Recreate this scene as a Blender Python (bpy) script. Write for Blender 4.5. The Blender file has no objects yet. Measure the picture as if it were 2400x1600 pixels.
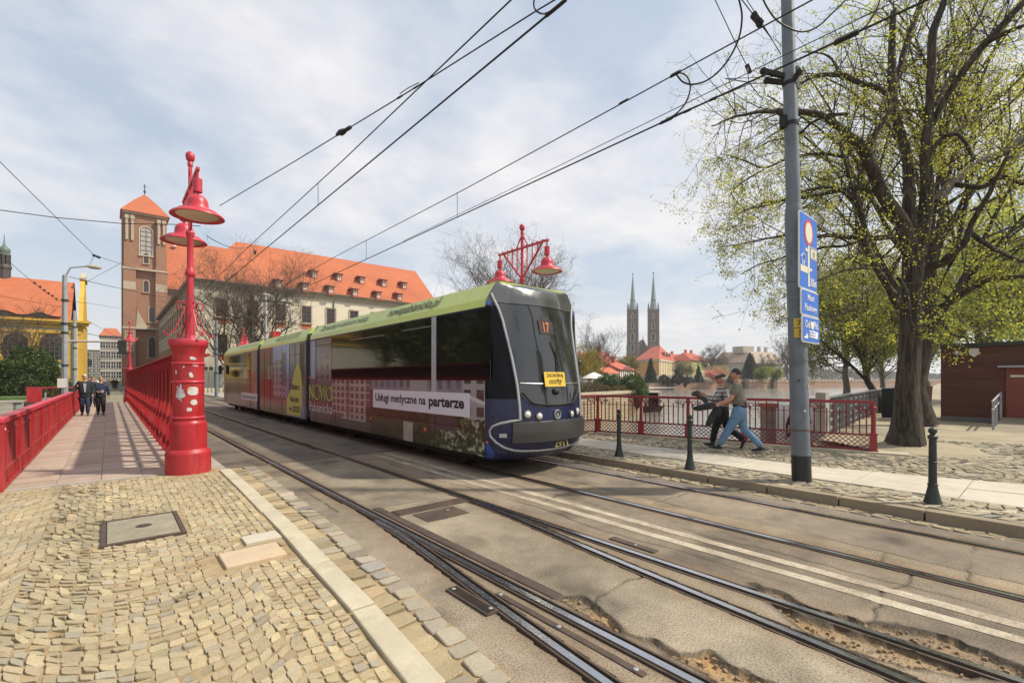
import bpy, bmesh, math, random
import numpy as np
from mathutils import Vector, Matrix
R=math.radians
random.seed(7); rng=np.random.default_rng(7)
SC=bpy.context.scene; COL=SC.collection
# ---------------------------------------------------------------- camera geometry
F=1100.; TH=math.atan2(944,1100); CT=math.cos(TH); ST=math.sin(TH); EH=1.765; HY=886.
def D(px,py,d):
    x=(px-1200)/F*d; return Vector((x*CT+d*ST,-x*ST+d*CT,EH+(HY-py)/F*d))
def W(px,py,z=0.): return D(px,py,(EH-z)*F/(py-HY))
def oY(px,py,Y):
    k=(px-1200)/F; return D(px,py,Y/(CT-k*ST))
def oX(px,py,X):
    k=(px-1200)/F; return D(px,py,X/(ST+k*CT))
cam=bpy.data.cameras.new('camera'); co=bpy.data.objects.new('camera',cam); COL.objects.link(co)
co.location=(0,0,EH); co.rotation_euler=(R(90),0,-TH)
cam.sensor_width=36; cam.lens=F/2400*36; cam.shift_y=(HY-800)/2400; cam.clip_start=.05; cam.clip_end=5000
SC.camera=co
# ---------------------------------------------------------------- object helpers
ORG={}
def link(o,parent=None):
    COL.objects.link(o)
    if parent is not None: o.parent=parent
    return o
def tag(o,label=None,cat=None,group=None,kind=None):
    if label: o['label']=label
    if cat: o['category']=cat
    if group: o['group']=group
    if kind: o['kind']=kind
    return o
def thing(name,loc,label,cat,group=None,rz=0):
    o=bpy.data.objects.new(name,None); o.empty_display_size=.2; COL.objects.link(o)
    o.location=loc; o.rotation_euler=(0,0,rz); ORG[o.name]=Vector(loc)
    return tag(o,label,cat,group)
def org(o): return ORG.get(o.name,Vector((0,0,0))) if o is not None else Vector((0,0,0))
def dup(o,loc=None,label=None,rz=None,parent=None,scale=None):
    c=o.copy(); COL.objects.link(c)
    if parent is not None: c.parent=parent
    if loc is not None: c.location=loc; ORG[c.name]=Vector(loc)
    else: ORG[c.name]=org(o)
    if rz is not None: c.rotation_euler=(0,0,rz)
    if scale is not None: c.scale=(scale,)*3 if not hasattr(scale,'__len__') else scale
    if label: c['label']=label
    for ch in list(o.children): dup(ch,parent=c)
    return c
class MB:
    def __init__(s): s.v=[]; s.f=[]; s.m=[]
    def add(s,vs,fs,m=0):
        b=len(s.v); s.v.extend([tuple(x) for x in vs]); s.f.extend([tuple(i+b for i in f) for f in fs]); s.m.extend([m]*len(fs)); return s
    def box(s,x0,x1,y0,y1,z0,z1,m=0):
        return s.add([(x0,y0,z0),(x1,y0,z0),(x1,y1,z0),(x0,y1,z0),(x0,y0,z1),(x1,y0,z1),(x1,y1,z1),(x0,y1,z1)],
            [(0,3,2,1),(4,5,6,7),(0,1,5,4),(1,2,6,5),(2,3,7,6),(3,0,4,7)],m)
    def obox(s,c,a,b,d,m=0):
        c=Vector(c);a=Vector(a);b=Vector(b);d=Vector(d); vs=[]
        for k in (-1,1):
            for (i,j) in ((-1,-1),(1,-1),(1,1),(-1,1)): vs.append(c+a*i+b*j+d*k)
        return s.add(vs,[(0,3,2,1),(4,5,6,7),(0,1,5,4),(1,2,6,5),(2,3,7,6),(3,0,4,7)],m)
    def bar(s,p,q,w,h,m=0,up=(0,0,1)):
        p=Vector(p);q=Vector(q);d=q-p; u=Vector(up)
        if abs(d.normalized().dot(u))>.98: u=Vector((0,1,0))
        a=d.cross(u).normalized(); b=a.cross(d).normalized()
        return s.obox((p+q)/2,d/2,a*w/2,b*h/2,m)
    def tube(s,pts,r,n=8,m=0,cap=True):
        P=[Vector(p) for p in pts]; k=len(P); rr=r if hasattr(r,'__len__') else [r]*k
        vs=[];fs=[]; ref=None
        for i in range(k):
            t=(P[min(i+1,k-1)]-P[max(i-1,0)])
            t=t.normalized() if t.length>1e-9 else Vector((0,0,1))
            if ref is None:
                ref=t.orthogonal().normalized()
            ref=ref-t*ref.dot(t)
            ref=ref.normalized() if ref.length>1e-6 else t.orthogonal().normalized()
            b=t.cross(ref)
            for j in range(n):
                a=2*math.pi*j/n; vs.append(P[i]+(ref*math.cos(a)+b*math.sin(a))*rr[i])
        for i in range(k-1):
            for j in range(n):
                j2=(j+1)%n; fs.append((i*n+j,i*n+j2,(i+1)*n+j2,(i+1)*n+j))
        if cap: fs.append(tuple(range(n-1,-1,-1))); fs.append(tuple((k-1)*n+j for j in range(n)))
        return s.add(vs,fs,m)
    def lathe(s,c,prof,n=24,m=0,axis=None):
        c=Vector(c); vs=[];fs=[];k=len(prof)
        az=Vector(axis).normalized() if axis else Vector((0,0,1)); ax=az.orthogonal().normalized(); ay=az.cross(ax)
        if not axis: ax,ay=Vector((1,0,0)),Vector((0,1,0))
        for (r,z) in prof:
            for j in range(n):
                a=2*math.pi*j/n; vs.append(c+(ax*math.cos(a)+ay*math.sin(a))*max(r,1e-4)+az*z)
        for i in range(k-1):
            for j in range(n):
                j2=(j+1)%n; fs.append((i*n+j,i*n+j2,(i+1)*n+j2,(i+1)*n+j))
        fs.append(tuple(range(n-1,-1,-1))); fs.append(tuple((k-1)*n+j for j in range(n)))
        return s.add(vs,fs,m)
    def sphere(s,c,r,n=12,m=0,sc=(1,1,1)):
        vs=[];fs=[];k=max(4,n//2)
        for i in range(k+1):
            t=math.pi*i/k
            for j in range(n):
                a=2*math.pi*j/n; vs.append((c[0]+r*sc[0]*max(math.sin(t),1e-3)*math.cos(a),c[1]+r*sc[1]*max(math.sin(t),1e-3)*math.sin(a),c[2]-r*sc[2]*math.cos(t)))
        for i in range(k):
            for j in range(n):
                j2=(j+1)%n; fs.append((i*n+j,i*n+j2,(i+1)*n+j2,(i+1)*n+j))
        return s.add(vs,fs,m)
    def prism(s,poly,z0,z1,m=0,side=None):
        n=len(poly); vs=[(p[0],p[1],z0) for p in poly]+[(p[0],p[1],z1) for p in poly]
        s.add(vs,[tuple(range(n,2*n))],m)
        b=len(s.v)-2*n
        for i in range(n):
            j=(i+1)%n; s.f.append((b+i,b+j,b+n+j,b+n+i)); s.m.append(m if side is None else side)
        return s
    def quad(s,a,b,c,d,m=0): return s.add([a,b,c,d],[(0,1,2,3)],m)
    def poly(s,pts,m=0): return s.add(pts,[tuple(range(len(pts)))],m)
    def slab(s,pts,n,t,m=0):
        "a flat outline given a real thickness t along -n"
        n=Vector(n).normalized()*t; k=len(pts)
        vs=[Vector(p) for p in pts]+[Vector(p)-n for p in pts]
        fs=[tuple(range(k)),tuple(range(2*k-1,k-1,-1))]+[(i,k+i,k+(i+1)%k,(i+1)%k) for i in range(k)]
        return s.add(vs,fs,m)
    def build(s,name,mats,parent=None,smooth=0,bevel=0):
        me=bpy.data.meshes.new(name); o0=org(parent)
        if len(s.v):
            a=np.array(s.v,dtype=np.float64)-np.array(o0[:]); me.from_pydata(a.tolist(),[],s.f)
        if not isinstance(mats,(list,tuple)): mats=[mats]
        for mt in mats: me.materials.append(mt)
        if len(mats)>1: me.polygons.foreach_set('material_index',s.m)
        if smooth:
            me.polygons.foreach_set('use_smooth',[True]*len(me.polygons)); me.set_sharp_from_angle(angle=R(smooth))
        me.update()
        o=bpy.data.objects.new(name,me); link(o,parent); ORG[o.name]=o0
        if bevel:
            b=o.modifiers.new('bevel','BEVEL'); b.width=bevel; b.segments=2; b.limit_method='ANGLE'; b.angle_limit=R(40)
        return o
def struct(mb,name,mats,**k):
    o=mb.build(name,mats,**k); o['kind']='structure'; return o
def single(mb,name,mats,label,cat,group=None,**k):
    "a thing that is one mesh, its origin put at its base"
    a=np.array(mb.v); c=Vector(((a[:,0].min()+a[:,0].max())/2,(a[:,1].min()+a[:,1].max())/2,a[:,2].min()))
    mb.v=[(x-c[0],y-c[1],z-c[2]) for x,y,z in mb.v]
    o=mb.build(name,mats,**k); o.location=c; ORG[o.name]=c
    return tag(o,label,cat,group)
def npmesh(name,V,Fq,mats,parent=None,col=None,smooth=0,fm=None):
    "mesh from numpy arrays; Fq is a list of equally sized face index arrays"
    me=bpy.data.meshes.new(name); V=np.asarray(V,dtype=np.float32)-np.array(org(parent)[:],dtype=np.float32)
    me.vertices.add(len(V)); me.vertices.foreach_set('co',V.ravel())
    tot=sum(f.size for f in Fq); nf=sum(len(f) for f in Fq)
    me.loops.add(tot); me.loops.foreach_set('vertex_index',np.concatenate([f.ravel() for f in Fq]).astype(np.int32))
    me.polygons.add(nf)
    ls=[];s0=0
    for f in Fq:
        k=f.shape[1]; ls.append(s0+np.arange(len(f))*k); s0+=f.size
    me.polygons.foreach_set('loop_start',np.concatenate(ls).astype(np.int32))
    if fm is not None: me.polygons.foreach_set('material_index',np.asarray(fm,dtype=np.int32))
    me.update(calc_edges=True)
    if col is not None:
        a=me.color_attributes.new('Col','FLOAT_COLOR','POINT')
        c4=np.ones((len(V),4),dtype=np.float32); c4[:,:3]=col; a.data.foreach_set('color',c4.ravel())
    if smooth:
        me.polygons.foreach_set('use_smooth',[True]*nf); me.set_sharp_from_angle(angle=R(smooth))
    else: me.polygons.foreach_set('use_smooth',[False]*nf)
    for mt in (mats if isinstance(mats,(list,tuple)) else [mats]): me.materials.append(mt)
    o=bpy.data.objects.new(name,me); link(o,parent); ORG[o.name]=org(parent); return o
# ---------------------------------------------------------------- materials
MATS={}
class NT:
    def __init__(s,mat):
        s.t=mat.node_tree; s.n=s.t.nodes; s.l=s.t.links
        s.b=s.n.get('Principled BSDF')
    def new(s,ty,**k):
        n=s.n.new(ty)
        for a,b in k.items(): setattr(n,a,b)
        return n
    def inp(s,sock,v):
        if hasattr(v,'is_output') or isinstance(v,bpy.types.NodeSocket): s.l.new(v,sock)
        else: sock.default_value=v
    def coord(s): return s.new('ShaderNodeTexCoord').outputs['Object']
    def noise(s,vec,scale,detail=5,rough=.6,dist=0):
        n=s.new('ShaderNodeTexNoise'); s.l.new(vec,n.inputs['Vector']); n.inputs['Scale'].default_value=scale; n.inputs['Detail'].default_value=detail
        n.inputs['Roughness'].default_value=rough; n.inputs['Distortion'].default_value=dist; return n.outputs['Fac']
    def ramp(s,fac,a,b,lo=0.,hi=1.):
        n=s.new('ShaderNodeMapRange'); n.clamp=True; s.l.new(fac,n.inputs[0]); n.inputs[1].default_value=a; n.inputs[2].default_value=b; n.inputs[3].default_value=lo; n.inputs[4].default_value=hi
        return n.outputs[0]
    def mix(s,fac,a,b,mode='MIX'):
        n=s.new('ShaderNodeMix',data_type='RGBA',blend_type=mode); s.inp(n.inputs[0],fac); s.inp(n.inputs[6],a); s.inp(n.inputs[7],b); return n.outputs[2]
    def math(s,op,a,b=0.):
        n=s.new('ShaderNodeMath',operation=op); s.inp(n.inputs[0],a); s.inp(n.inputs[1],b); return n.outputs[0]
    def bump(s,h,strength=.3,dist=.02):
        n=s.new('ShaderNodeBump'); s.l.new(h,n.inputs['Height']); n.inputs['Strength'].default_value=strength; n.inputs['Distance'].default_value=dist
        s.l.new(n.outputs[0],s.b.inputs['Normal'])
def c4(c,k=1.): return (min(c[0]*k,1),min(c[1]*k,1),min(c[2]*k,1),1)
def newmat(name):
    m=bpy.data.materials.new(name); m.use_nodes=True; MATS[name]=m; return m,NT(m)
def M(name,col,rough=.65,metal=0.,var=.15,vs=2.5,bump=0.,bs=40.,col2=None,stain=None,ss=1.2,coat=0.,spec=.5,st=(.55,.75),bd=.01):
    m,t=newmat(name); v=t.coord()
    f=t.noise(v,vs,6,.65)
    c=t.mix(t.ramp(f,.3,.7),c4(col,1-var),c4(col2 if col2 else col,1+(0 if col2 else var)))
    f2=t.noise(v,vs*9,3,.6); c=t.mix(t.ramp(f2,.3,.7,0,var*1.2),c,c4(col,.55))
    if stain:
        f3=t.noise(v,ss,7,.7); c=t.mix(t.ramp(f3,st[0],st[1],0,.8),c,c4(stain))
    t.l.new(c,t.b.inputs['Base Color']); 
    rr=t.ramp(f2,.2,.8,max(rough-.08,.02),min(rough+.1,1)); t.l.new(rr,t.b.inputs['Roughness'])
    t.b.inputs['Metallic'].default_value=metal; t.b.inputs['Specular IOR Level'].default_value=spec
    if coat: t.b.inputs['Coat Weight'].default_value=coat; t.b.inputs['Coat Roughness'].default_value=.08
    if bump: t.bump(t.noise(v,bs,4,.6),bump,bd)
    return m
def wallvec(t):
    v=t.coord(); x=t.new('ShaderNodeSeparateXYZ'); t.l.new(v,x.inputs[0]); cb=t.new('ShaderNodeCombineXYZ')
    t.l.new(t.math('ADD',x.outputs[0],x.outputs[1]),cb.inputs[0]); t.l.new(x.outputs[2],cb.inputs[1]); return cb.outputs[0],v
def BR(name,c1,c2,mortar,scale=1.,w=.5,h=.16,ms=.02,rough=.85,var=.25,stain=None,bump=.3):
    m,t=newmat(name); uv,v=wallvec(t)
    b=t.new('ShaderNodeTexBrick'); t.l.new(uv,b.inputs['Vector']); b.inputs['Color1'].default_value=c4(c1); b.inputs['Color2'].default_value=c4(c2); b.inputs['Mortar'].default_value=c4(mortar)
    b.inputs['Scale'].default_value=scale; b.inputs['Mortar Size'].default_value=ms; b.inputs['Brick Width'].default_value=w; b.inputs['Row Height'].default_value=h
    f=t.noise(v,.25/ max(h,.05)*.5,6,.7); c=t.mix(t.ramp(f,.35,.7,0,var),b.outputs[0],c4(stain if stain else tuple(x*.4 for x in c1)))
    f=t.noise(v,7,3); c=t.mix(t.ramp(f,.4,.75,0,.35),c,c4(c2,.6))
    t.l.new(c,t.b.inputs['Base Color']); t.b.inputs['Roughness'].default_value=rough
    if bump: t.bump(t.math('SUBTRACT',1.,b.outputs[1]),bump,.02)
    return m
def ATT(name,rough=.8,bump=0.,bs=60,speck=.25,ssc=120,coat=0.,spec=.4,vv=.2,vs=6):
    m,t=newmat(name); a=t.new('ShaderNodeAttribute',attribute_name='Col'); v=t.coord()
    f=t.noise(v,vs,5,.65); c=t.mix(t.ramp(f,.3,.7,0,vv),a.outputs['Color'],t.mix(1.,a.outputs['Color'],(.55,.5,.45,1),'MULTIPLY'))
    f2=t.noise(v,ssc,2,.5); c=t.mix(t.ramp(f2,.48,.62,0,speck),c,t.mix(1.,c,(.35,.33,.3,1),'MULTIPLY'))
    f3=t.noise(v,ssc*1.3,2,.5); c=t.mix(t.ramp(f3,.53,.66,0,speck),c,t.mix(1.,c,(1.7,1.65,1.55,1),'MULTIPLY'))
    t.l.new(c,t.b.inputs['Base Color']); t.b.inputs['Roughness'].default_value=rough; t.b.inputs['Specular IOR Level'].default_value=spec
    if coat: t.b.inputs['Coat Weight'].default_value=coat; t.b.inputs['Coat Roughness'].default_value=.1
    if bump: t.bump(f2,bump,.01)
    return m
def TILE(name,c1,c2,dark=.5,sc=1.):
    "clay roof tiles: rows of thin dark joints across, soft patches of weathering"
    m,t=newmat(name); v=t.coord()
    f=t.noise(v,.22*sc,6,.7); c=t.mix(t.ramp(f,.3,.7),c4(c1),c4(c2))
    x=t.new('ShaderNodeSeparateXYZ'); t.l.new(v,x.inputs[0])
    w=t.math('FRACT',t.math('MULTIPLY',x.outputs[2],4.*sc)); c=t.mix(t.ramp(w,.0,.18,.4,0),c,c4(c1,dark))
    f2=t.noise(v,5*sc,3,.6); c=t.mix(t.ramp(f2,.4,.75,0,.35),c,c4(c1,.55))
    f3=t.noise(v,.6*sc,5,.7); c=t.mix(t.ramp(f3,.55,.8,0,.4),c,c4(c1,.45))
    t.l.new(c,t.b.inputs['Base Color']); t.b.inputs['Roughness'].default_value=.85
    return m
def GLASS(name,col=(.015,.017,.02),rough=.04,spec=.6):
    m,t=newmat(name); v=t.coord(); t.b.inputs['Base Color'].default_value=c4(col); t.b.inputs['Specular IOR Level'].default_value=spec
    f=t.noise(v,3,3); t.l.new(t.ramp(f,.3,.8,rough,rough+.06),t.b.inputs['Roughness']); t.b.inputs['IOR'].default_value=1.55
    return m
# palette
m_red=M('red_paint',(.40,.013,.020),.42,var=.2,vs=2.2,bump=.12,bs=35,stain=(.22,.02,.016),ss=2.6,st=(.5,.75))
def RED(name,col,rough=.42):
    "old gloss paint on iron: faded areas, darker runs of rain and rust, small chips"
    m,t=newmat(name); v=t.coord(); mp=t.new('ShaderNodeMapping'); t.l.new(v,mp.inputs[0]); mp.inputs['Scale'].default_value=(1,1,.12)
    fade=t.noise(v,1.4,6,.65); run=t.noise(mp.outputs[0],16,5,.65,.3); big=t.noise(mp.outputs[0],4.,4,.6); chip=t.noise(v,38,4,.7); patch=t.noise(v,2.6,3)
    c=t.mix(t.ramp(fade,.38,.68,0,.75),c4(col),c4((min(col[0]*1.15,1),col[1]+.035,col[2]+.03)))
    c=t.mix(t.ramp(run,.50,.72,0,.62),c,c4((col[0]*.42,col[1]*.9,col[2]*.8))); c=t.mix(t.ramp(big,.55,.75,0,.35),c,c4((col[0]*.5,.02,.015)))
    ch=t.math('MULTIPLY',t.ramp(chip,.64,.68),t.ramp(patch,.48,.62)); c=t.mix(ch,c,(.10,.045,.03,1)); ch2=t.math('MULTIPLY',t.ramp(t.noise(v,55,3,.7),.68,.72),t.ramp(patch,.52,.4)); c=t.mix(ch2,c,(.42,.2,.18,1))
    t.l.new(c,t.b.inputs['Base Color']); t.l.new(t.ramp(fade,.3,.7,rough-.08,rough+.2),t.b.inputs['Roughness']); t.bump(t.math('SUBTRACT',t.math('MULTIPLY',fade,.4),ch),.35,.006); return m
m_red=RED('old_red_paint',(.40,.013,.020)); 
m_redworn=RED('worn_red_paint',(.34,.018,.022),.5)
m_redworn0=M('worn_red_paint_plain',(.36,.02,.024),.55,var=.2,vs=3,bump=.15,bs=45,stain=(.2,.05,.04),ss=3.5,st=(.58,.72))
m_lampred=M('lamp_red_paint',(.50,.035,.06),.4,var=.1,vs=1.5)
m_white=M('white_paint',(.75,.74,.7),.6,var=.1)
m_steel=M('galvanised_steel',(.36,.38,.40),.5,.3,var=.15,vs=4,bump=.05,stain=(.2,.17,.15),ss=3)
m_poleg=M('grey_pole_paint',(.16,.19,.22),.55,.1,var=.18,vs=2.2,bump=.06,bs=30,stain=(.09,.10,.11),ss=2.0,st=(.5,.7))
m_poleblack=M('black_tar_paint',(.022,.024,.026),.55,var=.3,vs=4,bump=.1,stain=(.08,.075,.06),ss=4,st=(.6,.8))
m_iron=M('dark_cast_iron',(.035,.045,.042),.5,.2,var=.3,vs=5,bump=.08,bs=60,stain=(.10,.095,.08),ss=4,st=(.58,.8))
m_wire=M('black_wire',(.02,.02,.022),.6,.3,var=.2)
m_black=M('black_rubber',(.015,.015,.016),.7,var=.2)
m_railtop=M('polished_rail_steel',(.62,.61,.60),.22,1.,var=.15,vs=3)
m_raildark=M('rusty_rail_steel',(.10,.074,.058),.62,.35,var=.35,vs=6,bump=.2,bs=80,stain=(.16,.085,.04),ss=5)
m_groove=M('rail_groove_dark',(.018,.015,.012),.9,var=.3)  # near black bottom of the rail grooves
m_stone=M('pale_granite',(.47,.42,.31),.85,var=.14,vs=3,bump=.25,bs=110,stain=(.30,.25,.17),ss=2.5)
m_slab=M('pale_flagstone',(.50,.455,.37),.85,var=.1,vs=1.3,bump=.12,bs=60,stain=(.36,.32,.25),ss=1.1,st=(.5,.75))
m_sand=M('joint_sand',(.34,.25,.135),.95,var=.3,vs=5,bump=.3,bs=90)
m_sandr=M('packed_earth',(.34,.29,.2),.95,var=.25,vs=1.2,bump=.3,bs=40)
m_conc=M('weathered_concrete',(.36,.34,.29),.9,var=.2,vs=1.2,bump=.15,stain=(.22,.2,.16),ss=1.)
m_glass=GLASS('window_glass',(.02,.024,.03),.05)
m_bark,t_=newmat('lime_bark'); v_=t_.coord(); mp_=t_.new('ShaderNodeMapping'); t_.l.new(v_,mp_.inputs[0]); mp_.inputs['Scale'].default_value=(1,1,.12)
f_=t_.noise(mp_.outputs[0],17,5,.6,.6); g_=t_.noise(v_,1.1,5); t_.l.new(t_.mix(t_.ramp(f_,.38,.62),(.028,.021,.016,1),t_.mix(t_.ramp(g_,.35,.65),(.115,.095,.075,1),(.075,.066,.05,1))),t_.b.inputs['Base Color']); t_.b.inputs['Roughness'].default_value=.95; t_.bump(f_,1.,.09)
m_barkg=M('grey_bark',(.13,.11,.085),.95,var=.3,vs=3)
m_twig=M('bare_twigs',(.10,.075,.055),.9,var=.25,vs=1)
# ================================================================ sky, sun
SUN_EL=R(49); SAX,SAY=.76,-.65      # the sun stands behind the camera, to its right
wd=bpy.data.worlds.new('World'); SC.world=wd; wd.use_nodes=True
t=wd.node_tree; n=t.nodes; l=t.links; bg=n['Background']; bg.inputs[1].default_value=.1
def wn(ty,**k):
    a=n.new(ty)
    for x,y in k.items(): setattr(a,x,y)
    return a
sky=wn('ShaderNodeTexSky',sky_type='NISHITA'); sky.sun_disc=False; sky.sun_elevation=SUN_EL
sky.sun_rotation=math.atan2(SAX,SAY); sky.air_density=1.2; sky.dust_density=2.2
tc=wn('ShaderNodeTexCoord'); sx=wn('ShaderNodeSeparateXYZ'); l.new(tc.outputs['Generated'],sx.inputs[0])
def wm(op,a,b=0.,cl=False):
    q=wn('ShaderNodeMath',operation=op,use_clamp=cl)
    for i,v in enumerate((a,b)):
        if isinstance(v,(int,float)): q.inputs[i].default_value=v
        else: l.new(v,q.inputs[i])
    return q.outputs[0]
def wr(f,a,b,lo=0.,hi=1.):
    q=wn('ShaderNodeMapRange'); q.clamp=True; l.new(f,q.inputs[0])
    for i,v in enumerate((a,b,lo,hi)): q.inputs[i+1].default_value=v
    return q.outputs[0]
dz=wm('ADD',wm('MAXIMUM',sx.outputs[2],0.),.16)
cb=wn('ShaderNodeCombineXYZ'); l.new(wm('DIVIDE',sx.outputs[0],dz),cb.inputs[0]); l.new(wm('DIVIDE',sx.outputs[1],dz),cb.inputs[1])
def wnoise(sc,det,ro,off,di=0.):
    a=wn('ShaderNodeVectorMath',operation='ADD'); l.new(cb.outputs[0],a.inputs[0]); a.inputs[1].default_value=off
    q=wn('ShaderNodeTexNoise'); l.new(a.outputs[0],q.inputs['Vector']); q.inputs['Scale'].default_value=sc; q.inputs['Detail'].default_value=det; q.inputs['Roughness'].default_value=ro; q.inputs['Distortion'].default_value=di
    return q.outputs['Fac']
big=wnoise(.75,4,.5,(3.1,1.7,0),.3); fine=wnoise(2.3,8,.6,(7.3,2.2,0),.25); puff=wnoise(4.5,7,.55,(1.2,8.4,0),.2)
cov=wm('ADD',wm('MULTIPLY',big,.62),wm('MULTIPLY',fine,.38))
mask=wr(cov,.41,.57,.36,1.); hor=wr(sx.outputs[2],0.,.30,1.,0.)
mask=wm('MAXIMUM',mask,hor,True)
def wmix(f,a,b,mode='MIX'):
    q=wn('ShaderNodeMix',data_type='RGBA',blend_type=mode)
    for s_,v in ((q.inputs[0],f),(q.inputs[6],a),(q.inputs[7],b)):
        if isinstance(v,(tuple,float)): s_.default_value=v
        else: l.new(v,s_)
    return q.outputs[2]
shade=wr(puff,.32,.68); 
cloud=wmix(shade,(6.7,6.8,7.35,1),(8.2,8.1,8.2,1))
hz=wmix(wr(sx.outputs[2],0.,.4),(8.3,8.2,8.2,1),cloud)
blue=wmix(.5,wmix(1.,sky.outputs[0],(1.25,1.25,1.2,1),'MULTIPLY'),(3.6,5.2,7.3,1))
l.new(wmix(mask,blue,hz),bg.inputs[0])
sl=bpy.data.lights.new('sun','SUN'); so=bpy.data.objects.new('sun',sl); COL.objects.link(so)
sl.energy=4.5; sl.angle=R(1.6); sl.color=(1,.91,.76)
hv=Vector((SAX,SAY,0)).normalized(); sdir=Vector((hv.x*math.cos(SUN_EL),hv.y*math.cos(SUN_EL),math.sin(SUN_EL)))
so.rotation_euler=sdir.to_track_quat('Z','Y').to_euler(); so.location=sdir*60
SC.view_settings.view_transform='Standard'; SC.view_settings.look='None'; SC.view_settings.exposure=.2; SC.view_settings.gamma=1
SC.cycles.max_bounces=6; SC.cycles.diffuse_bounces=3; SC.cycles.glossy_bounces=3; SC.cycles.transparent_max_bounces=8; SC.cycles.volume_bounces=0
SC.cycles.sample_clamp_indirect=6; SC.cycles.caustics_reflective=False; SC.cycles.caustics_refractive=False
# ================================================================ land, river
m_earth=M('bank_earth',(.24,.20,.13),.95,var=.25,vs=.6,bump=.2,bs=8)
m_quay=BR('quay_stone_wall',(.42,.34,.22),(.30,.24,.17),(.22,.19,.14),1.,.7,.32,.03)
m_grassland=M('park_ground',(.13,.14,.05),.95,var=.3,vs=.12,col2=(.2,.17,.09),stain=(.24,.19,.11),ss=.05)
m_water,t_=newmat('river_water'); t_.b.inputs['Base Color'].default_value=(.26,.245,.20,1); t_.b.inputs['Roughness'].default_value=.1; t_.b.inputs['IOR'].default_value=1.4; t_.b.inputs['Specular IOR Level'].default_value=.9
v_=t_.coord(); mp=t_.new('ShaderNodeMapping'); t_.l.new(v_,mp.inputs[0]); mp.inputs['Scale'].default_value=(1,1,1)
t_.bump(t_.math('ADD',t_.noise(mp.outputs[0],1.3,3,.6,.4),t_.math('MULTIPLY',t_.noise(mp.outputs[0],.22,2),1.2)),.8,.10)
struct(MB().quad((-1500,-1500,-2.7),(1500,-1500,-2.7),(1500,1500,-2.7),(-1500,1500,-2.7)),'river',m_water)
FENCE=[(15.6,4.35),(27.6,5.7),(60,9.4),(200,25)]
near=[(-60,-80),(220,-80),(220,27.2),(60,9.6),(27.6,5.9),(15.2,4.55),(14.4,4.3),(12.9,2.75),(11.05,9.0),(9.6,10.5),(-1.3,10.5),(-14,10.5),(-60,10.5)]
struct(MB().prism(near,-4,-.04,0,1),'ground',[m_sandr,m_quay])
island=[(-1.6,43.6),(9.6,43.6),(12,42.5),(34,30.4),(50,33.6),(52,36),(86,70),(150,160),(150,420),(-400,420),(-400,51.6),(-11.5,51.6),(-4.9,51.6),(-1.9,51.6)]
m_isl=M('island_ground',(.22,.2,.14),.95,var=.25,vs=.3)
struct(MB().prism(island,-4,-.03,0,1),'island_ground',[m_isl,m_quay])
fb0=D(1505,0,182); fb1=D(1912,0,224); fdir=(fb1-fb0); fdir.z=0; fdir.normalize(); fnor=Vector((-fdir.y,fdir.x,0))
if fnor.dot(Vector((ST,CT,0)))<0: fnor=-fnor
def FB(u,v,z=0): return Vector((fb0.x,fb0.y,0))+fdir*u+fnor*v+Vector((0,0,z))
struct(MB().prism([tuple(FB(-260,.5)[:2]),tuple(FB(900,.5)[:2]),tuple(FB(900,900)[:2]),tuple(FB(-260,900)[:2])],-4,.3),'far_bank',m_grassland)
# ================================================================ road
RAILS=[(2.58,1),(4.02,-1),(5.55,1),(6.985,-1)]
BR1=[(2.575,6.1),(2.545,5.5),(2.49,4.84),(2.40,3.88),(2.335,3.3),(2.235,2.28),(2.175,1.6),(2.08,.5),(1.92,-1.),(1.7,-3.)]
BR2=[(x+1.44,y) for x,y in BR1]
def dist_poly(X,Y,path):
    d=np.full(X.shape,1e9)
    for (a,b) in zip(path[:-1],path[1:]):
        ax,ay=a; bx,by=b; tt=np.clip(((X-ax)*(bx-ax)+(Y-ay)*(by-ay))/((bx-ax)**2+(by-ay)**2),0,1)
        d=np.minimum(d,np.hypot(X-ax-tt*(bx-ax),Y-ay-tt*(by-ay)))
    return d
def vnoise(X,Y,sc,seed):
    "smooth value noise"
    r=np.random.default_rng(seed); T=r.random((64,64)); x=X*sc+100; y=Y*sc+100
    i=np.floor(x).astype(int); j=np.floor(y).astype(int); fx=x-i; fy=y-j; fx=fx*fx*(3-2*fx); fy=fy*fy*(3-2*fy)
    g=lambda a,b:T[a%64,b%64]
    return (g(i,j)*(1-fx)+g(i+1,j)*fx)*(1-fy)+(g(i,j+1)*(1-fx)+g(i+1,j+1)*fx)*fy
def inpoly(X,Y,poly):
    r=np.zeros(X.shape,bool); n=len(poly)
    for i in range(n):
        x1,y1=poly[i]; x2,y2=poly[(i+1)%n]
        r^=((y1>Y)!=(y2>Y))&(X<(x2-x1)*(Y-y1)/(y2-y1+1e-12)+x1)
    return r
def gridfaces(nx,ny,off=0):
    a=np.arange(nx-1)[:,None]*ny+np.arange(ny-1)[None,:]; a=a.ravel()+off
    return np.stack([a,a+ny,a+ny+1,a+1],1)
def pxw(L): return [tuple(W(x,y)[:2]) for x,y in L]
def cB(x,y): return (700+x/2.613,1000+y/2.613)
def cC(x,y): return (1500+x/2.613,1000+y/2.613)
POT1=[(2.70,2.62),(2.95,2.55)]+pxw([cB(1900,1165),cB(2010,1290),cB(2200,1345),cB(2352,1420),cC(420,1350),cC(560,1480),cC(800,1568)])+[(3.05,-.2),(2.66,-.2),(2.66,1.0)]
POT2=pxw([cC(690,985),cC(850,1020),cC(1100,1110),cC(1350,1190),cC(1650,1230),cC(2000,1350),cC(2352,1470),cC(2352,1568),cC(1700,1372),cC(1200,1215),cC(800,1060)])
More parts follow.
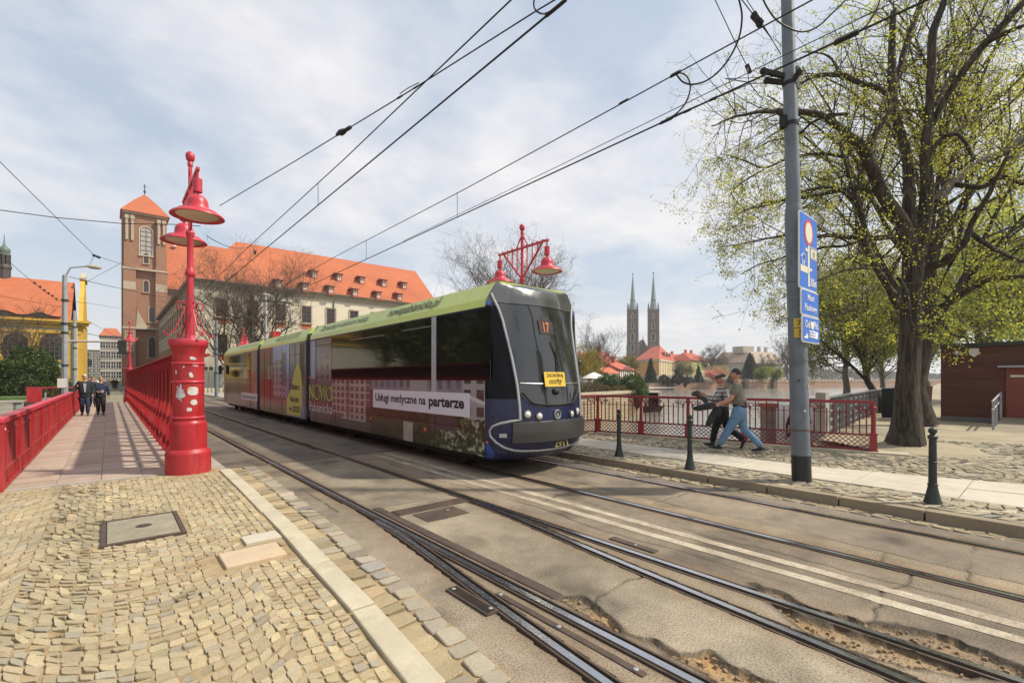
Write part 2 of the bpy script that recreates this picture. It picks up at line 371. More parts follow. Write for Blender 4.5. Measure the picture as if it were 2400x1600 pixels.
POT3=pxw([cC(760,1060),cC(1180,1220),cC(1700,1385),cC(2300,1568),cC(1950,1568),cC(1500,1440),cC(1000,1235)])
def roadtone(X,Y):
    N=lambda s,k:vnoise(X,Y,s,k)
    col=np.empty(X.shape+(3,)); base=np.array((.225,.188,.140))
    tone=1+.40*(N(.9,1)-.5)+.30*(N(3.3,2)-.5)+.22*(N(11,3)-.5)-.35*np.clip((N(1.7,81)-.66)/.2,0,1)+.25*np.clip((N(.6,83)-.6)/.3,0,1)
    col[:]=base
    lt=(X>2.66)&(X<3.94)&(Y<10.5); col[lt]=(.26,.222,.165)
    mid=(X>4.1)&(X<5.4); col[mid]=(.245,.20,.148)
    rt=(X>5.6)&(X<6.9); col[rt]=(.24,.198,.148)
    pa=(X>5.62)&(X<5.98)&(Y<5.5); col[pa]=(.29,.232,.158)
    dk=(X>7.08)&(X<7.4)&(Y<9); col[dk]=(.185,.16,.128)
    br=(Y>10.6); col[br]=(.165,.14,.112)
    dp=(Y>6.0)&(Y<6.6)&(X>2.7)&(X<3.9); col[dp]*=.85
    # dark tyre and oil streaks along the tracks
    st=np.exp(-((X-3.3)/.22)**2)+.8*np.exp(-((X-6.3)/.3)**2); tone-=.10*st*(N(1.2,9))
    col*=tone[...,None]
    dr=np.full(X.shape,1e9)
    for rx,_ in RAILS: dr=np.minimum(dr,np.abs(X-rx))
    for p in (BR1,BR2): dr=np.minimum(dr,dist_poly(X,Y,p))
    dirt=np.clip(1-(dr-.1)/(.10+.1*N(2.,5)),0,1)*.55; col=col*(1-dirt[...,None])+np.array((.21,.145,.085))*dirt[...,None]
    z=.008*(N(.7,21)-.5)+.004*(N(5,22)-.5)
    for P,sd,c in ((POT1,31,(.38,.225,.09)),(POT2,32,(.28,.20,.115)),(POT3,33,(.30,.2,.1))):
        w=.13*(N(4,sd)-.5)+.05*(N(13,sd+20)-.5); ins=inpoly(X+w,Y+w,P); dd=dist_poly(X+w,Y+w,P+[P[0]])
        k=np.where(ins,np.clip(dd/.035,0,1),0)*(Y<3); kk=k*np.clip(.45+N(3.,sd+7),0,1)
        z-=.075*kk*(.6+.8*N(9,sd+3)); z+=np.where(ins,.022*(N(16,sd+5)-.5),0)
        edge=np.exp(-(dd/.03)**2)*(Y<3); col*=(1-.75*edge)[...,None]; z+=.006*edge
        ck=(kk*np.clip(1.5*N(6,sd+9)-.1,0,1))[...,None]; col=col*(1-ck)+np.array(c)*ck
    # long ragged cracks beside the rails, transverse joints of the patches
    for xc,a,sd,y0,y1 in ((4.40,.07,41,-2,9),(5.12,.05,42,-2,7.5),(5.98,.045,43,-2,6.5),(2.30,.06,44,6.2,10),(7.06,.04,45,-2,9)):
        pth=xc+a*(vnoise(Y,Y*0,1.6,sd)-.5)*2+.03*(vnoise(Y,Y*0,7,sd+1)-.5)
        e=np.exp(-((X-pth)/.012)**2)*(Y>y0)*(Y<y1)*np.clip(2.2*vnoise(Y,Y*0,.9,sd+2)-.3,0,1); col*=(1-.72*e)[...,None]; z-=.012*e
    for yc,x0,x1,sd in ((2.55,4.1,5.5,51),(4.9,4.05,5.4,52),(.55,5.6,6.9,53),(1.15,5.6,5.98,54),(.0,5.6,5.98,56),(6.05,2.66,3.94,55),(3.7,5.6,7.0,57),(2.45,2.7,3.7,58),(.9,4.1,5.5,59)):
        pth=yc+.12*(vnoise(X,X*0,2.1,sd)-.5)+.05*(vnoise(X,X*0,9,sd+1)-.5)
        e=np.exp(-((Y-pth)/.013)**2)*(X>x0)*(X<x1)*np.clip(2*vnoise(X,X*0,2.2,sd+2)-.2,0,1); col*=(1-.7*e)[...,None]; z-=.010*e
    z=np.maximum(z,-.034); z=np.where(dr<.075,-.06,z); col[dr<.09]*=.7
    return np.clip(col,.01,.9),z
m_road=ATT('road_asphalt',.82,.5,70,.55,70,vv=.35,vs=5)
def roadgrid(name,xs,ys):
    X,Y=np.meshgrid(xs,ys,indexing='ij'); c,z=roadtone(X,Y)
    V=np.stack([X,Y,z],-1).reshape(-1,3); o=npmesh(name,V,[gridfaces(len(xs),len(ys))],m_road,col=c.reshape(-1,3),smooth=60); o['kind']='structure'; return o
roadgrid('road',np.arange(1.2,7.66,.02),np.arange(-.6,6.6,.02))
roadgrid('road',np.arange(1.2,7.66,.04),np.arange(6.57,12.0,.06))
roadgrid('road',np.arange(1.2,7.66,.07),np.arange(-8,-.55,.12))
roadgrid('road',np.arange(1.15,9.2,.1),np.concatenate([np.arange(11.94,45,.3),np.arange(45,260,2.)]))
def railmesh(mb,path,side):
    prof=[(-.060,-.07),(-.05,.001),(-.031,.003),(-.028,.012),(.026,.012),(.030,-.035),(.060,-.035),(.063,.006),(.080,.005),(.088,-.07)]
    mt=[1,1,1,0,1,2,1,1,1]; vs=[];k=len(prof)
    for i,p in enumerate(path):
        a=Vector(path[max(i-1,0)]);b=Vector(path[min(i+1,len(path)-1)]); d=(b-a).normalized(); nx=Vector((d.y,-d.x))
        if nx.x<0: nx=-nx
        nx*=side
        for (u,z) in prof: vs.append((p[0]+nx.x*u,p[1]+nx.y*u,z))
    b0=len(mb.v); mb.v.extend(vs)
    for i in range(len(path)-1):
        for j in range(k-1):
            f=(b0+i*k+j,b0+i*k+j+1,b0+(i+1)*k+j+1,b0+(i+1)*k+j); mb.f.append(f); mb.m.append(mt[j])
RM=[m_railtop,m_raildark,m_groove]
desc=['left rail of the straight near track','right rail of the straight near track','left rail of the far track the tram rides on','kerb side rail of the far track the tram rides on']
for (rx,sd),ds in zip(RAILS,desc):
    mb=MB(); railmesh(mb,[(rx,-9),(rx,0),(rx,12),(rx,60),(rx,200)],sd); tag(mb.build('tram_rail',RM),'grooved steel tram rail, '+ds,'rail','tram rails in the road')
def smoothpath(P,n=5):
    out=[]
    for i in range(len(P)-1):
        p0=Vector(P[max(i-1,0)]);p1=Vector(P[i]);p2=Vector(P[i+1]);p3=Vector(P[min(i+2,len(P)-1)])
        for k in range(n):
            s=k/n; out.append(tuple(.5*((2*p1)+(p2-p0)*s+(2*p0-5*p1+4*p2-p3)*s*s+(3*p1-p0-3*p2+p3)*s**3)))
    out.append(tuple(P[-1])); return out
for P,sd,ds in ((BR1,1,'curving away left nearest the cobbles'),(BR2,-1,'curving away left out of the near track')):
    mb=MB(); railmesh(mb,smoothpath([(x-.04 if y>5 else x,y) for x,y in P][1:]),sd); 
    tag(mb.build('tram_rail',RM),'shiny branch tram rail '+ds,'rail','tram rails in the road')
def plate(name,x0,x1,y0,y1,z,label,cat,ribs=0,mat=m_raildark,extra=None):
    mb=MB().box(x0,x1,y0,y1,-.03,z)
    if ribs:
        for i in range(ribs):
            a=x0+.02+(x1-x0-.04)*(i+.2)/ribs; b=x0+.02+(x1-x0-.04)*(i+.7)/ribs
            if x1-x0>y1-y0:
                a=y0+.015+(y1-y0-.03)*(i+.2)/ribs; b=y0+.015+(y1-y0-.03)*(i+.7)/ribs; mb.box(x0+.01,x1-.01,a,b,z,z+.008)
            else: mb.box(a,b,y0+.01,y1-.01,z,z+.006)
    o=single(mb,name,mat,label,cat,bevel=.004)
    for i,(bx,by) in enumerate(extra or []):
        MB().lathe((bx,by,z),[(.018,0),(.018,.006),(.01,.009)],8).build('bolt',m_steel,o)
    return o
plate('switch_plate',2.69,2.80,2.62,6.02,.012,'long dark steel strip beside the points rail','steel plate')
plate('tie_bar_cover',2.82,3.90,5.50,5.74,.012,'ribbed steel tie bar cover crossing between the near rails','steel plate',5)
plate('pit_cover',2.97,3.58,5.03,5.43,.010,'dark square steel pit cover between the near rails','pit cover',extra=[(3.42,5.3)])
plate('point_box_cover',2.14-.02,2.24,2.76,3.32,.016,'short dark steel box cover outside the branch rail','steel plate',6,extra=[(2.17,3.27),(2.2,2.81)])
plate('point_box_cover',4.16,4.26,2.66,3.22,.012,'slim steel cover beside the right rail of the near track','steel plate',extra=[(4.2,2.9)])
plate('points_heel_plate',2.385,2.44,1.6,3.0,.010,'narrow bolted plate wedged between the diverging rails','steel plate',extra=[(2.41,2.95),(2.41,2.3),(2.41,1.66)])
plate('bridge_joint',1.80,7.6,10.52,10.62,.006,'dark steel expansion joint crossing the road at the bridge end','expansion joint')
# faded double white line
m_line,t_=newmat('faded_line_paint'); v_=t_.coord(); f_=t_.noise(v_,2.2,6,.75); g_=t_.noise(v_,60,3,.6)
c_=t_.mix(t_.ramp(t_.math('ADD',t_.math('MULTIPLY',f_,.6),t_.math('MULTIPLY',g_,.4)),.40,.60),(.24,.19,.135,1),(.50,.44,.34,1)); t_.l.new(c_,t_.b.inputs['Base Color']); t_.b.inputs['Roughness'].default_value=.85
for x0 in (4.59,4.86):
    xs=[x0,x0+.125]; ys=np.arange(-7,10.4,.06); X,Y=np.meshgrid(np.array([x0,x0+.04,x0+.085,x0+.125]),ys,indexing='ij'); c,z=roadtone(X,Y)
    V=np.stack([X+.012*(vnoise(X*9,Y,5,66)-.5),Y,z+.004],-1).reshape(-1,3); o=npmesh('road_marking',V,[gridfaces(4,len(ys))],m_line); o['kind']='structure'
# broken stones lying in the potholes
rb_=MB(); rr_=random.Random(4)
def rubble(P,n,lo,hi):
    xs=[p[0] for p in P]; ys=[p[1] for p in P]; k=0
    while k<n:
        x,y=rr_.uniform(min(xs),max(xs)),rr_.uniform(max(min(ys),-.3),max(ys))
        if not bool(inpoly(np.array([x]),np.array([y]),P)[0]) or min(abs(x-q) for q,_ in RAILS)<.11: continue
        s=lo+(hi-lo)*rr_.random()**2.5; pts=[]
        for (a,b,c) in ((-1,-1,-1),(1,-1,-1),(1,1,-1),(-1,1,-1),(-.7,-.7,.8),(.7,-.7,.9),(.7,.7,.7),(-.7,.7,.9)): pts.append((x+s*(a+rr_.uniform(-.35,.35)),y+s*(b+rr_.uniform(-.35,.35)),-.022+s*.6*(c+rr_.uniform(-.3,.3))))
        rb_.add(pts,[(4,5,6,7),(0,1,5,4),(1,2,6,5),(2,3,7,6),(3,0,4,7)]); k+=1
rubble(POT1,260,.004,.034); rubble(POT3,110,.004,.016); rubble(POT2,60,.004,.016)
tag(rb_.build('road_rubble',M('sandy_rubble',(.31,.215,.125),.95,var=.5,vs=9,bump=.3,bs=60)),'sandy stones and crumbled asphalt in the potholes beside the rails','rubble',kind='stuff')
# ================================================================ setts and kerbs
def stones(name,Q,z0,zt,cols,mat,full=True,inset=.10,tilt=.006,kind='structure',drop=None,cutk=1.):
    Q=np.asarray(Q,dtype=np.float64); N=len(Q); c=Q.mean(1,keepdims=True)
    P8=np.empty((N,8,2))
    for i in range(4):
        a=Q[:,i]; p=Q[:,(i-1)%4]; q=Q[:,(i+1)%4]; cut=(.07+.09*rng.random((N,1)))*cutk
        P8[:,2*i]=a+(p-a)*cut; P8[:,2*i+1]=a+(q-a)*cut
    zt=np.broadcast_to(np.asarray(zt,dtype=float),(N,))
    top=c+(P8-c)*(1-inset); mid=c+(P8-c)*.97
    tl=rng.normal(0,tilt,(N,2)); L=np.sqrt(((Q[:,0]-Q[:,2])**2).sum(1))+1e-6
    zz=zt[:,None]+((top-c)*tl[:,None,:]).sum(-1)/L[:,None]*2
    T=np.concatenate([top,zz[...,None]],-1); Mi=np.concatenate([mid,(zz-(drop or (.006 if full else .007)))[...,None]],-1); B=np.concatenate([mid,np.full((N,8,1),z0)],-1)
    rings=[T,Mi,B]; k=3
    V=np.stack(rings,1).reshape(-1,3); base=(np.arange(N)*8*k)[:,None]
    f8=base+np.arange(8)[None]; j=np.arange(8); j2=(j+1)%8
    f4=[]
    for r in range(k-1):
        f4.append((base[:,:,None]+np.stack([r*8+j,r*8+j2,(r+1)*8+j2,(r+1)*8+j],1)[None]).reshape(-1,4)[:, ::-1])
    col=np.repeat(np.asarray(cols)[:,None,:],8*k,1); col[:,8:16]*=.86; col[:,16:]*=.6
    o=npmesh(name,V,[f8]+f4,mat,col=col.reshape(-1,3)); 
    if kind: o['kind']=kind
    return o
m_sett=ATT('granite_setts',.8,.5,100,.4,170,vv=.3,vs=14)
def settcol(N,base=(.42,.350,.222),sd=.085,c=None):
    k=1+rng.normal(0,sd,(N,1)); h=rng.normal(0,.014,(N,3)); col=np.array(base)[None]*k*(1+h)
    wt=rng.random((N,1))<.12; col=np.where(wt,col*np.array((.86,.93,1.1)),col); return np.clip(col,.05,.8)
def arcs(x0,x1,y0,y1,sw,row,step,rise,jit=.011):
    out=[]; ns=int(math.ceil((x1-x0)/sw))
    for s in range(ns):
        xa=x0+s*sw; nk=int(round(sw/step))
        for r in range(int((y1-y0+rise)/row)+2):
            yb=y0+r*row+(s%2)*row*.5
            off=rng.uniform(-.3,.3)/nk
            us=np.clip((np.arange(nk+1)+np.where((np.arange(nk+1)>0)&(np.arange(nk+1)<nk),off+rng.normal(0,.12,nk+1),0))/nk,0,1)
            yy=yb-rise*(1-(2*us-1)**2)+.02*np.sin(us*9+r)
            for i in range(nk):
                q=[(xa+us[i]*sw,yy[i]),(xa+us[i+1]*sw,yy[i+1]),(xa+us[i+1]*sw,yy[i+1]+row),(xa+us[i]*sw,yy[i]+row)]
                out.append(q)
    Q=np.array(out)
    Q=Q+rng.normal(0,jit,Q.shape); c=Q.mean(1,keepdims=True); return c+(Q-c)*(.92+.04*rng.random((len(Q),1,1)))
KL=[(1.05,-.5),(1.25,2.39),(1.33,3.38),(1.385,4.71),(1.42,5.27),(1.50,8.0),(1.54,10.23)]   # outer line of the left kerb
KR=[(x+.185,y) for x,y in KL]
def xat(P,y): return np.interp(y,[p[1] for p in P],[p[0] for p in P])
HOLES=[(-.06,.64,6.26,7.31),(1.02,1.42,5.36,5.70),(.75,1.32,4.78,5.28)]
Q=arcs(-5.8,1.9,-.6,11,1.75,.083,.082,.58,.0048)
c=Q.mean(1); wob=.03*np.sin(c[:,1]*3); keep=(c[:,0]<xat(KL,c[:,1])-.06)&(c[:,1]<10.27)
for h in HOLES: keep&=~((c[:,0]>h[0]-.03)&(c[:,0]<h[1]+.03)&(c[:,1]>h[2]-.03)&(c[:,1]<h[3]+.03))
keep&=~(np.hypot(c[:,0]-1.1,c[:,1]-10.37)<.5)
# straight courses along the kerb
edge=xat(KL,c[:,1])-c[:,0]; keep&=edge>.42
Q=Q[keep]
q2=[]
for k in range(5):
    y=-.6+rng.uniform(0,.1)
    while y<10.2:
        L=.07+.025*rng.random(); e=lambda yy,a: xat(KL,yy)-.02-a*.082
        q2.append([(e(y,k+1),y),(e(y,k),y),(e(y+L,k),y+L),(e(y+L,k+1),y+L)]); y+=L
q2=np.array(q2); cc=q2.mean(1); kp=np.ones(len(q2),bool)
for h in HOLES: kp&=~((cc[:,0]>h[0]-.03)&(cc[:,0]<h[1]+.03)&(cc[:,1]>h[2]-.03)&(cc[:,1]<h[3]+.03))
kp&=~(np.hypot(cc[:,0]-1.1,cc[:,1]-10.37)<.5)
q2=q2[kp]; q2=q2+rng.normal(0,.006,q2.shape); cc=q2.mean(1,keepdims=True); q2=cc+(q2-cc)*(.86+.08*rng.random((len(q2),1,1)))
Q=np.concatenate([Q,q2]); c=Q.mean(1); und=.012*(vnoise(c[:,0],c[:,1],.8,71)-.5)
col=settcol(len(Q)); col*=(1+.22*(vnoise(c[:,0],c[:,1],.7,72)-.5)+.18*(vnoise(c[:,0],c[:,1],2.5,73)-.5))[:,None]
rust=np.exp(-(((c[:,0]-.75)/.35)**2+((c[:,1]-5.05)/.22)**2))[:,None]*.55+.35*np.exp(-(((c[:,0]-1.05)/.3)**2+((c[:,1]-9.75)/.2)**2))[:,None]; col=col*(1-rust)+np.array((.30,.19,.10))*rust
stones('cobbled_pavement',Q,.03,.064+und+rng.normal(0,.0022,len(Q)),col,m_sett,inset=.07,drop=.006,tilt=.006)
xs=np.arange(-6,1.7,.07); ys=np.arange(-2,10.5,.07); X,Y=np.meshgrid(xs,ys,indexing='ij')
Z=.055+.012*(vnoise(X,Y,.8,71)-.5)+.009*(vnoise(X,Y,7,74)-.5); Z=np.where(X>xat(KL,Y)+.05,.0,Z)
V=np.stack([X,Y,Z],-1).reshape(-1,3); o=npmesh('pavement_bed',V,[gridfaces(len(xs),len(ys))],m_sand,smooth=60); o['kind']='structure'
# left kerb: long granite blocks
def kerbline(PL,PR,y0,y1,L,zt,zb,mat,name='kerb',gap=.008):
    mb=MB(); y=y0; k=0
    while y<y1:
        a,b=y+gap,min(y+L*random.uniform(.85,1.15),y1)-gap; dx=random.uniform(-.006,.006); dz=random.uniform(-.004,.004); m=2
        ym=[a+(b-a)*i/m for i in range(m+1)]
        for i in range(m):
            l0,l1,r0,r1=float(xat(PL,ym[i]))+dx,float(xat(PL,ym[i+1]))+dx,float(xat(PR,ym[i]))+dx,float(xat(PR,ym[i+1]))+dx
            mb.add([(l0,ym[i],zb),(r0,ym[i],zb),(r1,ym[i+1],zb),(l1,ym[i+1],zb),(l0,ym[i],zt+dz),(r0,ym[i],zt+dz),(r1,ym[i+1],zt+dz),(l1,ym[i+1],zt+dz)],
                [(4,5,6,7),(1,2,6,5),(3,0,4,7)]+([(0,1,5,4)] if i==0 else [])+([(2,3,7,6)] if i==m-1 else []))
        y=b+gap; k+=1
    return struct(mb,name,mat,bevel=.012)
kerbline(KL,KR,-2,10.1,1.15,.085,-.1,m_stone)
q3=[]
for k in range(2):
    y=-.8+rng.uniform(0,.1)
    while y<10.3:
        L=.15+.07*rng.random(); wv=lambda yy:(.205+.012*(yy-3))
        e=lambda yy,a: float(xat(KR,yy))+.012+a*np.clip(.185+.008*(yy-3),.17,.22)
        q3.append([(e(y,k),y),(e(y,k+1),y),(e(y+L,k+1),y+L),(e(y+L,k),y+L)]); y+=L
q3=np.array(q3); q3=q3+rng.normal(0,.008,q3.shape); cc=q3.mean(1,keepdims=True); q3=cc+(q3-cc)*(.88+.06*rng.random((len(q3),1,1)))
col=settcol(len(q3),(.34,.30,.23),.14); rowl=q3.mean(1)[:,0]-xat(KR,q3.mean(1)[:,1])<.19; col=np.where(rowl[:,None],col*np.array((1.12,1.02,.82)),col)
stones('gutter_setts',q3,-.06,.030+rng.normal(0,.006,len(q3)),col,m_sett,inset=.12,tilt=.01)
xs=np.arange(1.3,2.3,.05); ys=np.arange(-1,10.5,.06); X,Y=np.meshgrid(xs,ys,indexing='ij'); wdt=float(.40)
Z=np.where((X-xat(KR,Y))<.40+.008*(Y-3)*2,.014+.012*(vnoise(X,Y,8,75)-.5),-.05); V=np.stack([X,Y,Z],-1).reshape(-1,3); o=npmesh('gutter_bed',V,[gridfaces(len(xs),len(ys))],m_sand); o['kind']='structure'
# manhole and marker slabs in the cobbles
mh=thing('manhole_cover',(.29,6.79,.05),'large square steel framed manhole cover set in the cobbles','manhole cover')
MB().box(-.02,.60,6.30,7.27,.02,.078).build('cover',M('cast_cover',(.29,.26,.19),.8,.1,var=.2,vs=6,bump=.3,bs=90,stain=(.2,.17,.12)),mh,bevel=.006)
fr=MB(); fr.box(-.07,-.025,6.25,7.32,.02,.084).box(.605,.65,6.25,7.32,.02,.084).box(-.025,.605,6.25,6.295,.02,.084).box(-.025,.605,7.275,7.32,.02,.084)
fr.build('frame',m_raildark,mh,bevel=.004)
MB().lathe((.30,6.83,.078),[(.075,0),(.075,.004),(.06,.004),(.06,.001),(.04,.001),(.04,.005),(.012,.005)],20).build('boss',m_raildark,mh)
single(MB().box(1.06,1.40,5.40,5.67,.02,.082),'marker_slab',m_slab,'small pale stone slab with a slot beside the left kerb','stone slab',bevel=.008)
single(MB().box(.79,1.30,4.83,5.25,.02,.086),'marker_slab',M('rosy_slab',(.50,.40,.27),.85,var=.12,vs=2,bump=.15,bs=80,stain=(.42,.26,.14),ss=2.4),'larger rust stained stone slab let into the cobbles','stone slab',bevel=.01)
# ---------------- right pavement
KX=7.63
kerbline([(KX,-20),(KX,60)],[(KX+.17,-20),(KX+.17,60)],-14,10.4,1.05,.135,-.1,M('shaded_kerb_stone',(.27,.22,.15),.88,var=.15,vs=2.5,bump=.25,bs=90,stain=(.17,.14,.1),ss=1.5))  # right kerb in darker brown: shade on its face put into the colour
q4=[]
for k in range(2):
    y=-6+rng.uniform(0,.1)
    while y<9.8:
        L=.17+.08*rng.random(); a=KX-.02-(k+1)*.115; q4.append([(a,y),(a+.115,y),(a+.115,y+L),(a,y+L)]); y+=L
q4=np.array(q4)+rng.normal(0,.006,(len(q4),4,2)); cc=q4.mean(1,keepdims=True); q4=cc+(q4-cc)*.88
stones('gutter_setts',q4,-.06,.012+rng.normal(0,.004,len(q4)),settcol(len(q4),(.36,.295,.19),.12),m_sett,inset=.1)
def slabfar(y): return np.interp(y,[-14,0,3,10],[12.2,10.7,9.85,9.75])
def slabnear(y): return np.interp(y,[-14,0,3,10],[8.95,8.72,8.66,8.62])
Q=arcs(7.83,18.6,-9,10.2,1.4,.125,.13,.3,.010); c=Q.mean(1)
sl=(c[:,0]>slabnear(c[:,1])-.03)&(c[:,0]<slabfar(c[:,1])+.03)
RL=[(14.6,4.4),(12.75,2.75),(11.0,9.0),(10.4,10.2)]
okp=inpoly(c[:,0],c[:,1],[(7.8,-9),(18.2,-9),(17,1.2),(15.2,3.6),(13.1,2.9),(12.3,4.6),(11.25,8.8),(10.6,10.1),(7.8,10.1)])
tr=np.hypot(c[:,0]-14.35,c[:,1]-2.45)>1.0
Q=Q[~sl&okp&tr]; c=Q.mean(1); col=settcol(len(Q),(.36,.315,.225),.16); col*=(1+.3*(vnoise(c[:,0],c[:,1],.6,77)-.5))[:,None]
stones('cobbled_pavement',Q,.09,.138+rng.normal(0,.004,len(Q)),col,m_sett,full=False)
xs=np.arange(7.78,24.5,.12); ys=np.arange(-16,10.3,.12); X,Y=np.meshgrid(xs,ys,indexing='ij'); Z=.118+.02*(vnoise(X,Y,1.1,78)-.5)+.012*(vnoise(X,Y,5,79)-.5)+.16*np.exp(-((X-14.4)**2+(Y-2.4)**2)/1.1)
okp=inpoly(X,Y,[(7.7,-17),(26,-17),(26,5.6),(15.2,4.45),(14.4,4.2),(12.9,2.8),(11.05,9.0),(9.6,10.3),(7.7,10.3)])
ff=gridfaces(len(xs),len(ys)); V=np.stack([X,Y,Z],-1).reshape(-1,3); okf=okp.ravel()[ff].all(1)
o=npmesh('pavement_bed',V,[ff[okf]],m_sandr,smooth=60); o['kind']='structure'
q5=[]
y=-13.8
while y<10.0:
    L=.9+.35*rng.random(); nx=2; a,b=float(slabnear(y)),float(slabfar(y)); a2,b2=float(slabnear(y+L)),float(slabfar(y+L)); m=.45+.1*rng.random()
    for (u,v) in ((0,m),(m,1)): q5.append([(a+(b-a)*u+.006,y+.006),(a+(b-a)*v-.006,y+.006),(a2+(b2-a2)*v-.006,y+L-.006),(a2+(b2-a2)*u+.006,y+L-.006)])
    y+=L
mb=MB()
for q in q5:
    dz=random.uniform(-.003,.003); mb.add([(x,y,.09) for x,y in q]+[(x,y,.146+dz) for x,y in q],[(4,5,6,7),(0,1,5,4),(1,2,6,5),(2,3,7,6),(3,0,4,7)])
struct(mb,'flagstone_path',m_slab,bevel=.005)
# ================================================================ bridge
DK0,DK1=10.45,43.7
struct(MB().box(-1.35,9.2,DK0,DK1,-.75,-.07),'bridge_deck',M('bridge_underside',(.2,.1,.09),.8,var=.2))
# left footway: reddish slabs
m_tile=ATT('footway_slabs',.8,.25,80,.3,120,vv=.3,vs=3)
q=[];yy=10.42
while yy<DK1:
    L=.55
    for k in range(4):
        a=-1.2+k*.55; q.append([(a+.003,yy+.003),(a+.547,yy+.003),(a+.547,yy+L-.003),(a+.003,yy+L-.003)])
    yy+=L
q=np.array(q); qc=q.mean(1); col=np.array((.43,.335,.275))[None]*(1+rng.normal(0,.07,(len(q),1)))*(1+rng.normal(0,.02,(len(q),3))); 
stones('footway',q,-.07,.062+rng.normal(0,.0015,len(q)),col,m_tile,full=False,inset=.006,tilt=.001,drop=.002,cutk=.06)
struct(MB().box(-1.3,.98,10.30,10.40,-.05,.075).box(-1.25,1.7,10.4,DK1,-.08,.045),'footway_edge',m_conc)
# railing on the far left of the footway
RLN=-1.25
lr=thing('bridge_railing',(RLN,DK0,.06),'long red plate railing along the left edge of the bridge footway','railing')
mb=MB(); mb.add([(RLN-.14,10.36,1.08),(RLN+.05,10.36,1.08),(RLN+.05,DK1,1.08),(RLN-.14,DK1,1.08),(RLN-.12,10.36,1.16),(RLN+.03,10.36,1.16),(RLN+.03,DK1,1.16),(RLN-.12,DK1,1.16)],[(0,3,2,1),(4,5,6,7),(0,1,5,4),(1,2,6,5),(2,3,7,6),(3,0,4,7)])
mb.build('handrail',m_lampred,lr,bevel=.015)
NP=18
for i in range(NP):
    y0=10.42+(DK1-10.42)*i/NP; y1=10.42+(DK1-10.42)*(i+1)/NP
    mb=MB().box(RLN-.015,RLN+.002,y0+.02,y1-.02,.36,1.09)
    mb.box(RLN+.002,RLN+.018,y0+.12,y1-.12,.90,.935)
    for k in range(3):
        yc=y0+(y1-y0)*(k+1)/4; mb.box(RLN+.002,RLN+.012,yc-.035,yc+.035,.36,.90)
    mb.build('panel',m_redworn,lr)
    mb=MB().box(RLN-.03,RLN+.03,y0+.05,y1,.33,.375).box(RLN-.03,RLN+.045,y0+.05,y1,.07,.115).box(RLN-.025,RLN-.012,y0,y1,.1,.35)
    for k in range(5):
        yc=y0+(y1-y0)*(k+.5)/5; mb.box(RLN-.01,RLN+.035,yc-.03,yc+.03,.11,.335)
    mb.build('plinth',m_redworn,lr)
    mb=MB().box(RLN-.05,RLN+.04,y0-.05,y0+.05,.06,1.09); 
    for zz in (1.0,.97):
        for dy in (-.02,.02): pass
    mb.build('post',m_red,lr,bevel=.006)
MB().sphere((RLN+.02,10.60,.97),.02,8,sc=(.6,1,1)).sphere((RLN+.02,10.67,.975),.02,8,sc=(.6,1,1)).build('sticker',m_white,lr)
er=thing('bridge_railing',(-3.4,10.36,.06),'red plate railing returning left from the bridge end post','railing')
mb=MB().box(-5.6,RLN+.06,10.24,10.42,1.09,1.165); mb.build('handrail',m_lampred,er,bevel=.015)
MB().box(-5.6,RLN-.1,10.335,10.35,.3,1.09).build('panel',m_redworn,er); MB().box(-5.6,RLN-.1,10.30,10.38,.06,.3).build('plinth',m_redworn,er)
MB().box(RLN-.16,RLN+.05,10.26,10.43,.05,1.09).build('post',m_red,er,bevel=.012)
# girder between footway and road (copied for the far side)
def girder(X,sg,label):
    g=thing('bridge_girder',(X,DK0,0.),label,'bridge girder')
    y0,y1=10.75,DK1-.3
    b=lambda mb,a,c,*r: mb.box(min(X+sg*a,X+sg*c),max(X+sg*a,X+sg*c),*r)
    mb=MB(); b(mb,-.16,.44,y0,y1,2.20,2.24); b(mb,.10,.16,y0,y1,1.58,2.20); b(mb,.14,.22,y0,y1,2.08,2.20); mb.build('top_chord',m_redworn,g)
    mb=MB(); b(mb,-.05,.35,y0,y1,.05,.09); b(mb,.12,.17,y0,y1,.09,.36); mb.build('bottom_chord',m_redworn,g)
    n=34
    for i in range(n):
        y=y0+.05+(y1-y0-.1)*i/(n-1); mb=MB()
        b(mb,-.10,.12,y-.012,y+.012,.06,1.8); b(mb,-.115,-.10,y-.05,y+.05,.06,1.95)
        v=[(X-sg*.11,y-.012,1.8),(X+sg*.12,y-.012,1.8),(X+sg*.12,y-.012,2.2),(X-sg*.14,y-.012,2.2)]
        mb.slab(v,(0,-1,0),.024)
        mb.build('upright',m_red,g)
        if i<n-1:
            yn=y0+.05+(y1-y0-.1)*(i+1)/(n-1); mb=MB()
            if i%2: mb.bar((X+sg*.135,y,.3),(X+sg*.135,yn,1.95),.012,.09)
            else: mb.bar((X+sg*.135,yn,.3),(X+sg*.135,y,1.95),.012,.09)
            mb.build('diagonal',m_redworn,g)
    mb=MB(); b(mb,.2,.25,y0,y1,1.28,1.36); b(mb,.2,.25,y0,y1,.78,.84); mb.build('guard_rail',m_redworn,g)
    return g
girder(1.06,1,'long red riveted bridge girder between the left footway and the tram road')
girder(8.5,-1,'red riveted bridge girder on the right, hidden behind the tram')
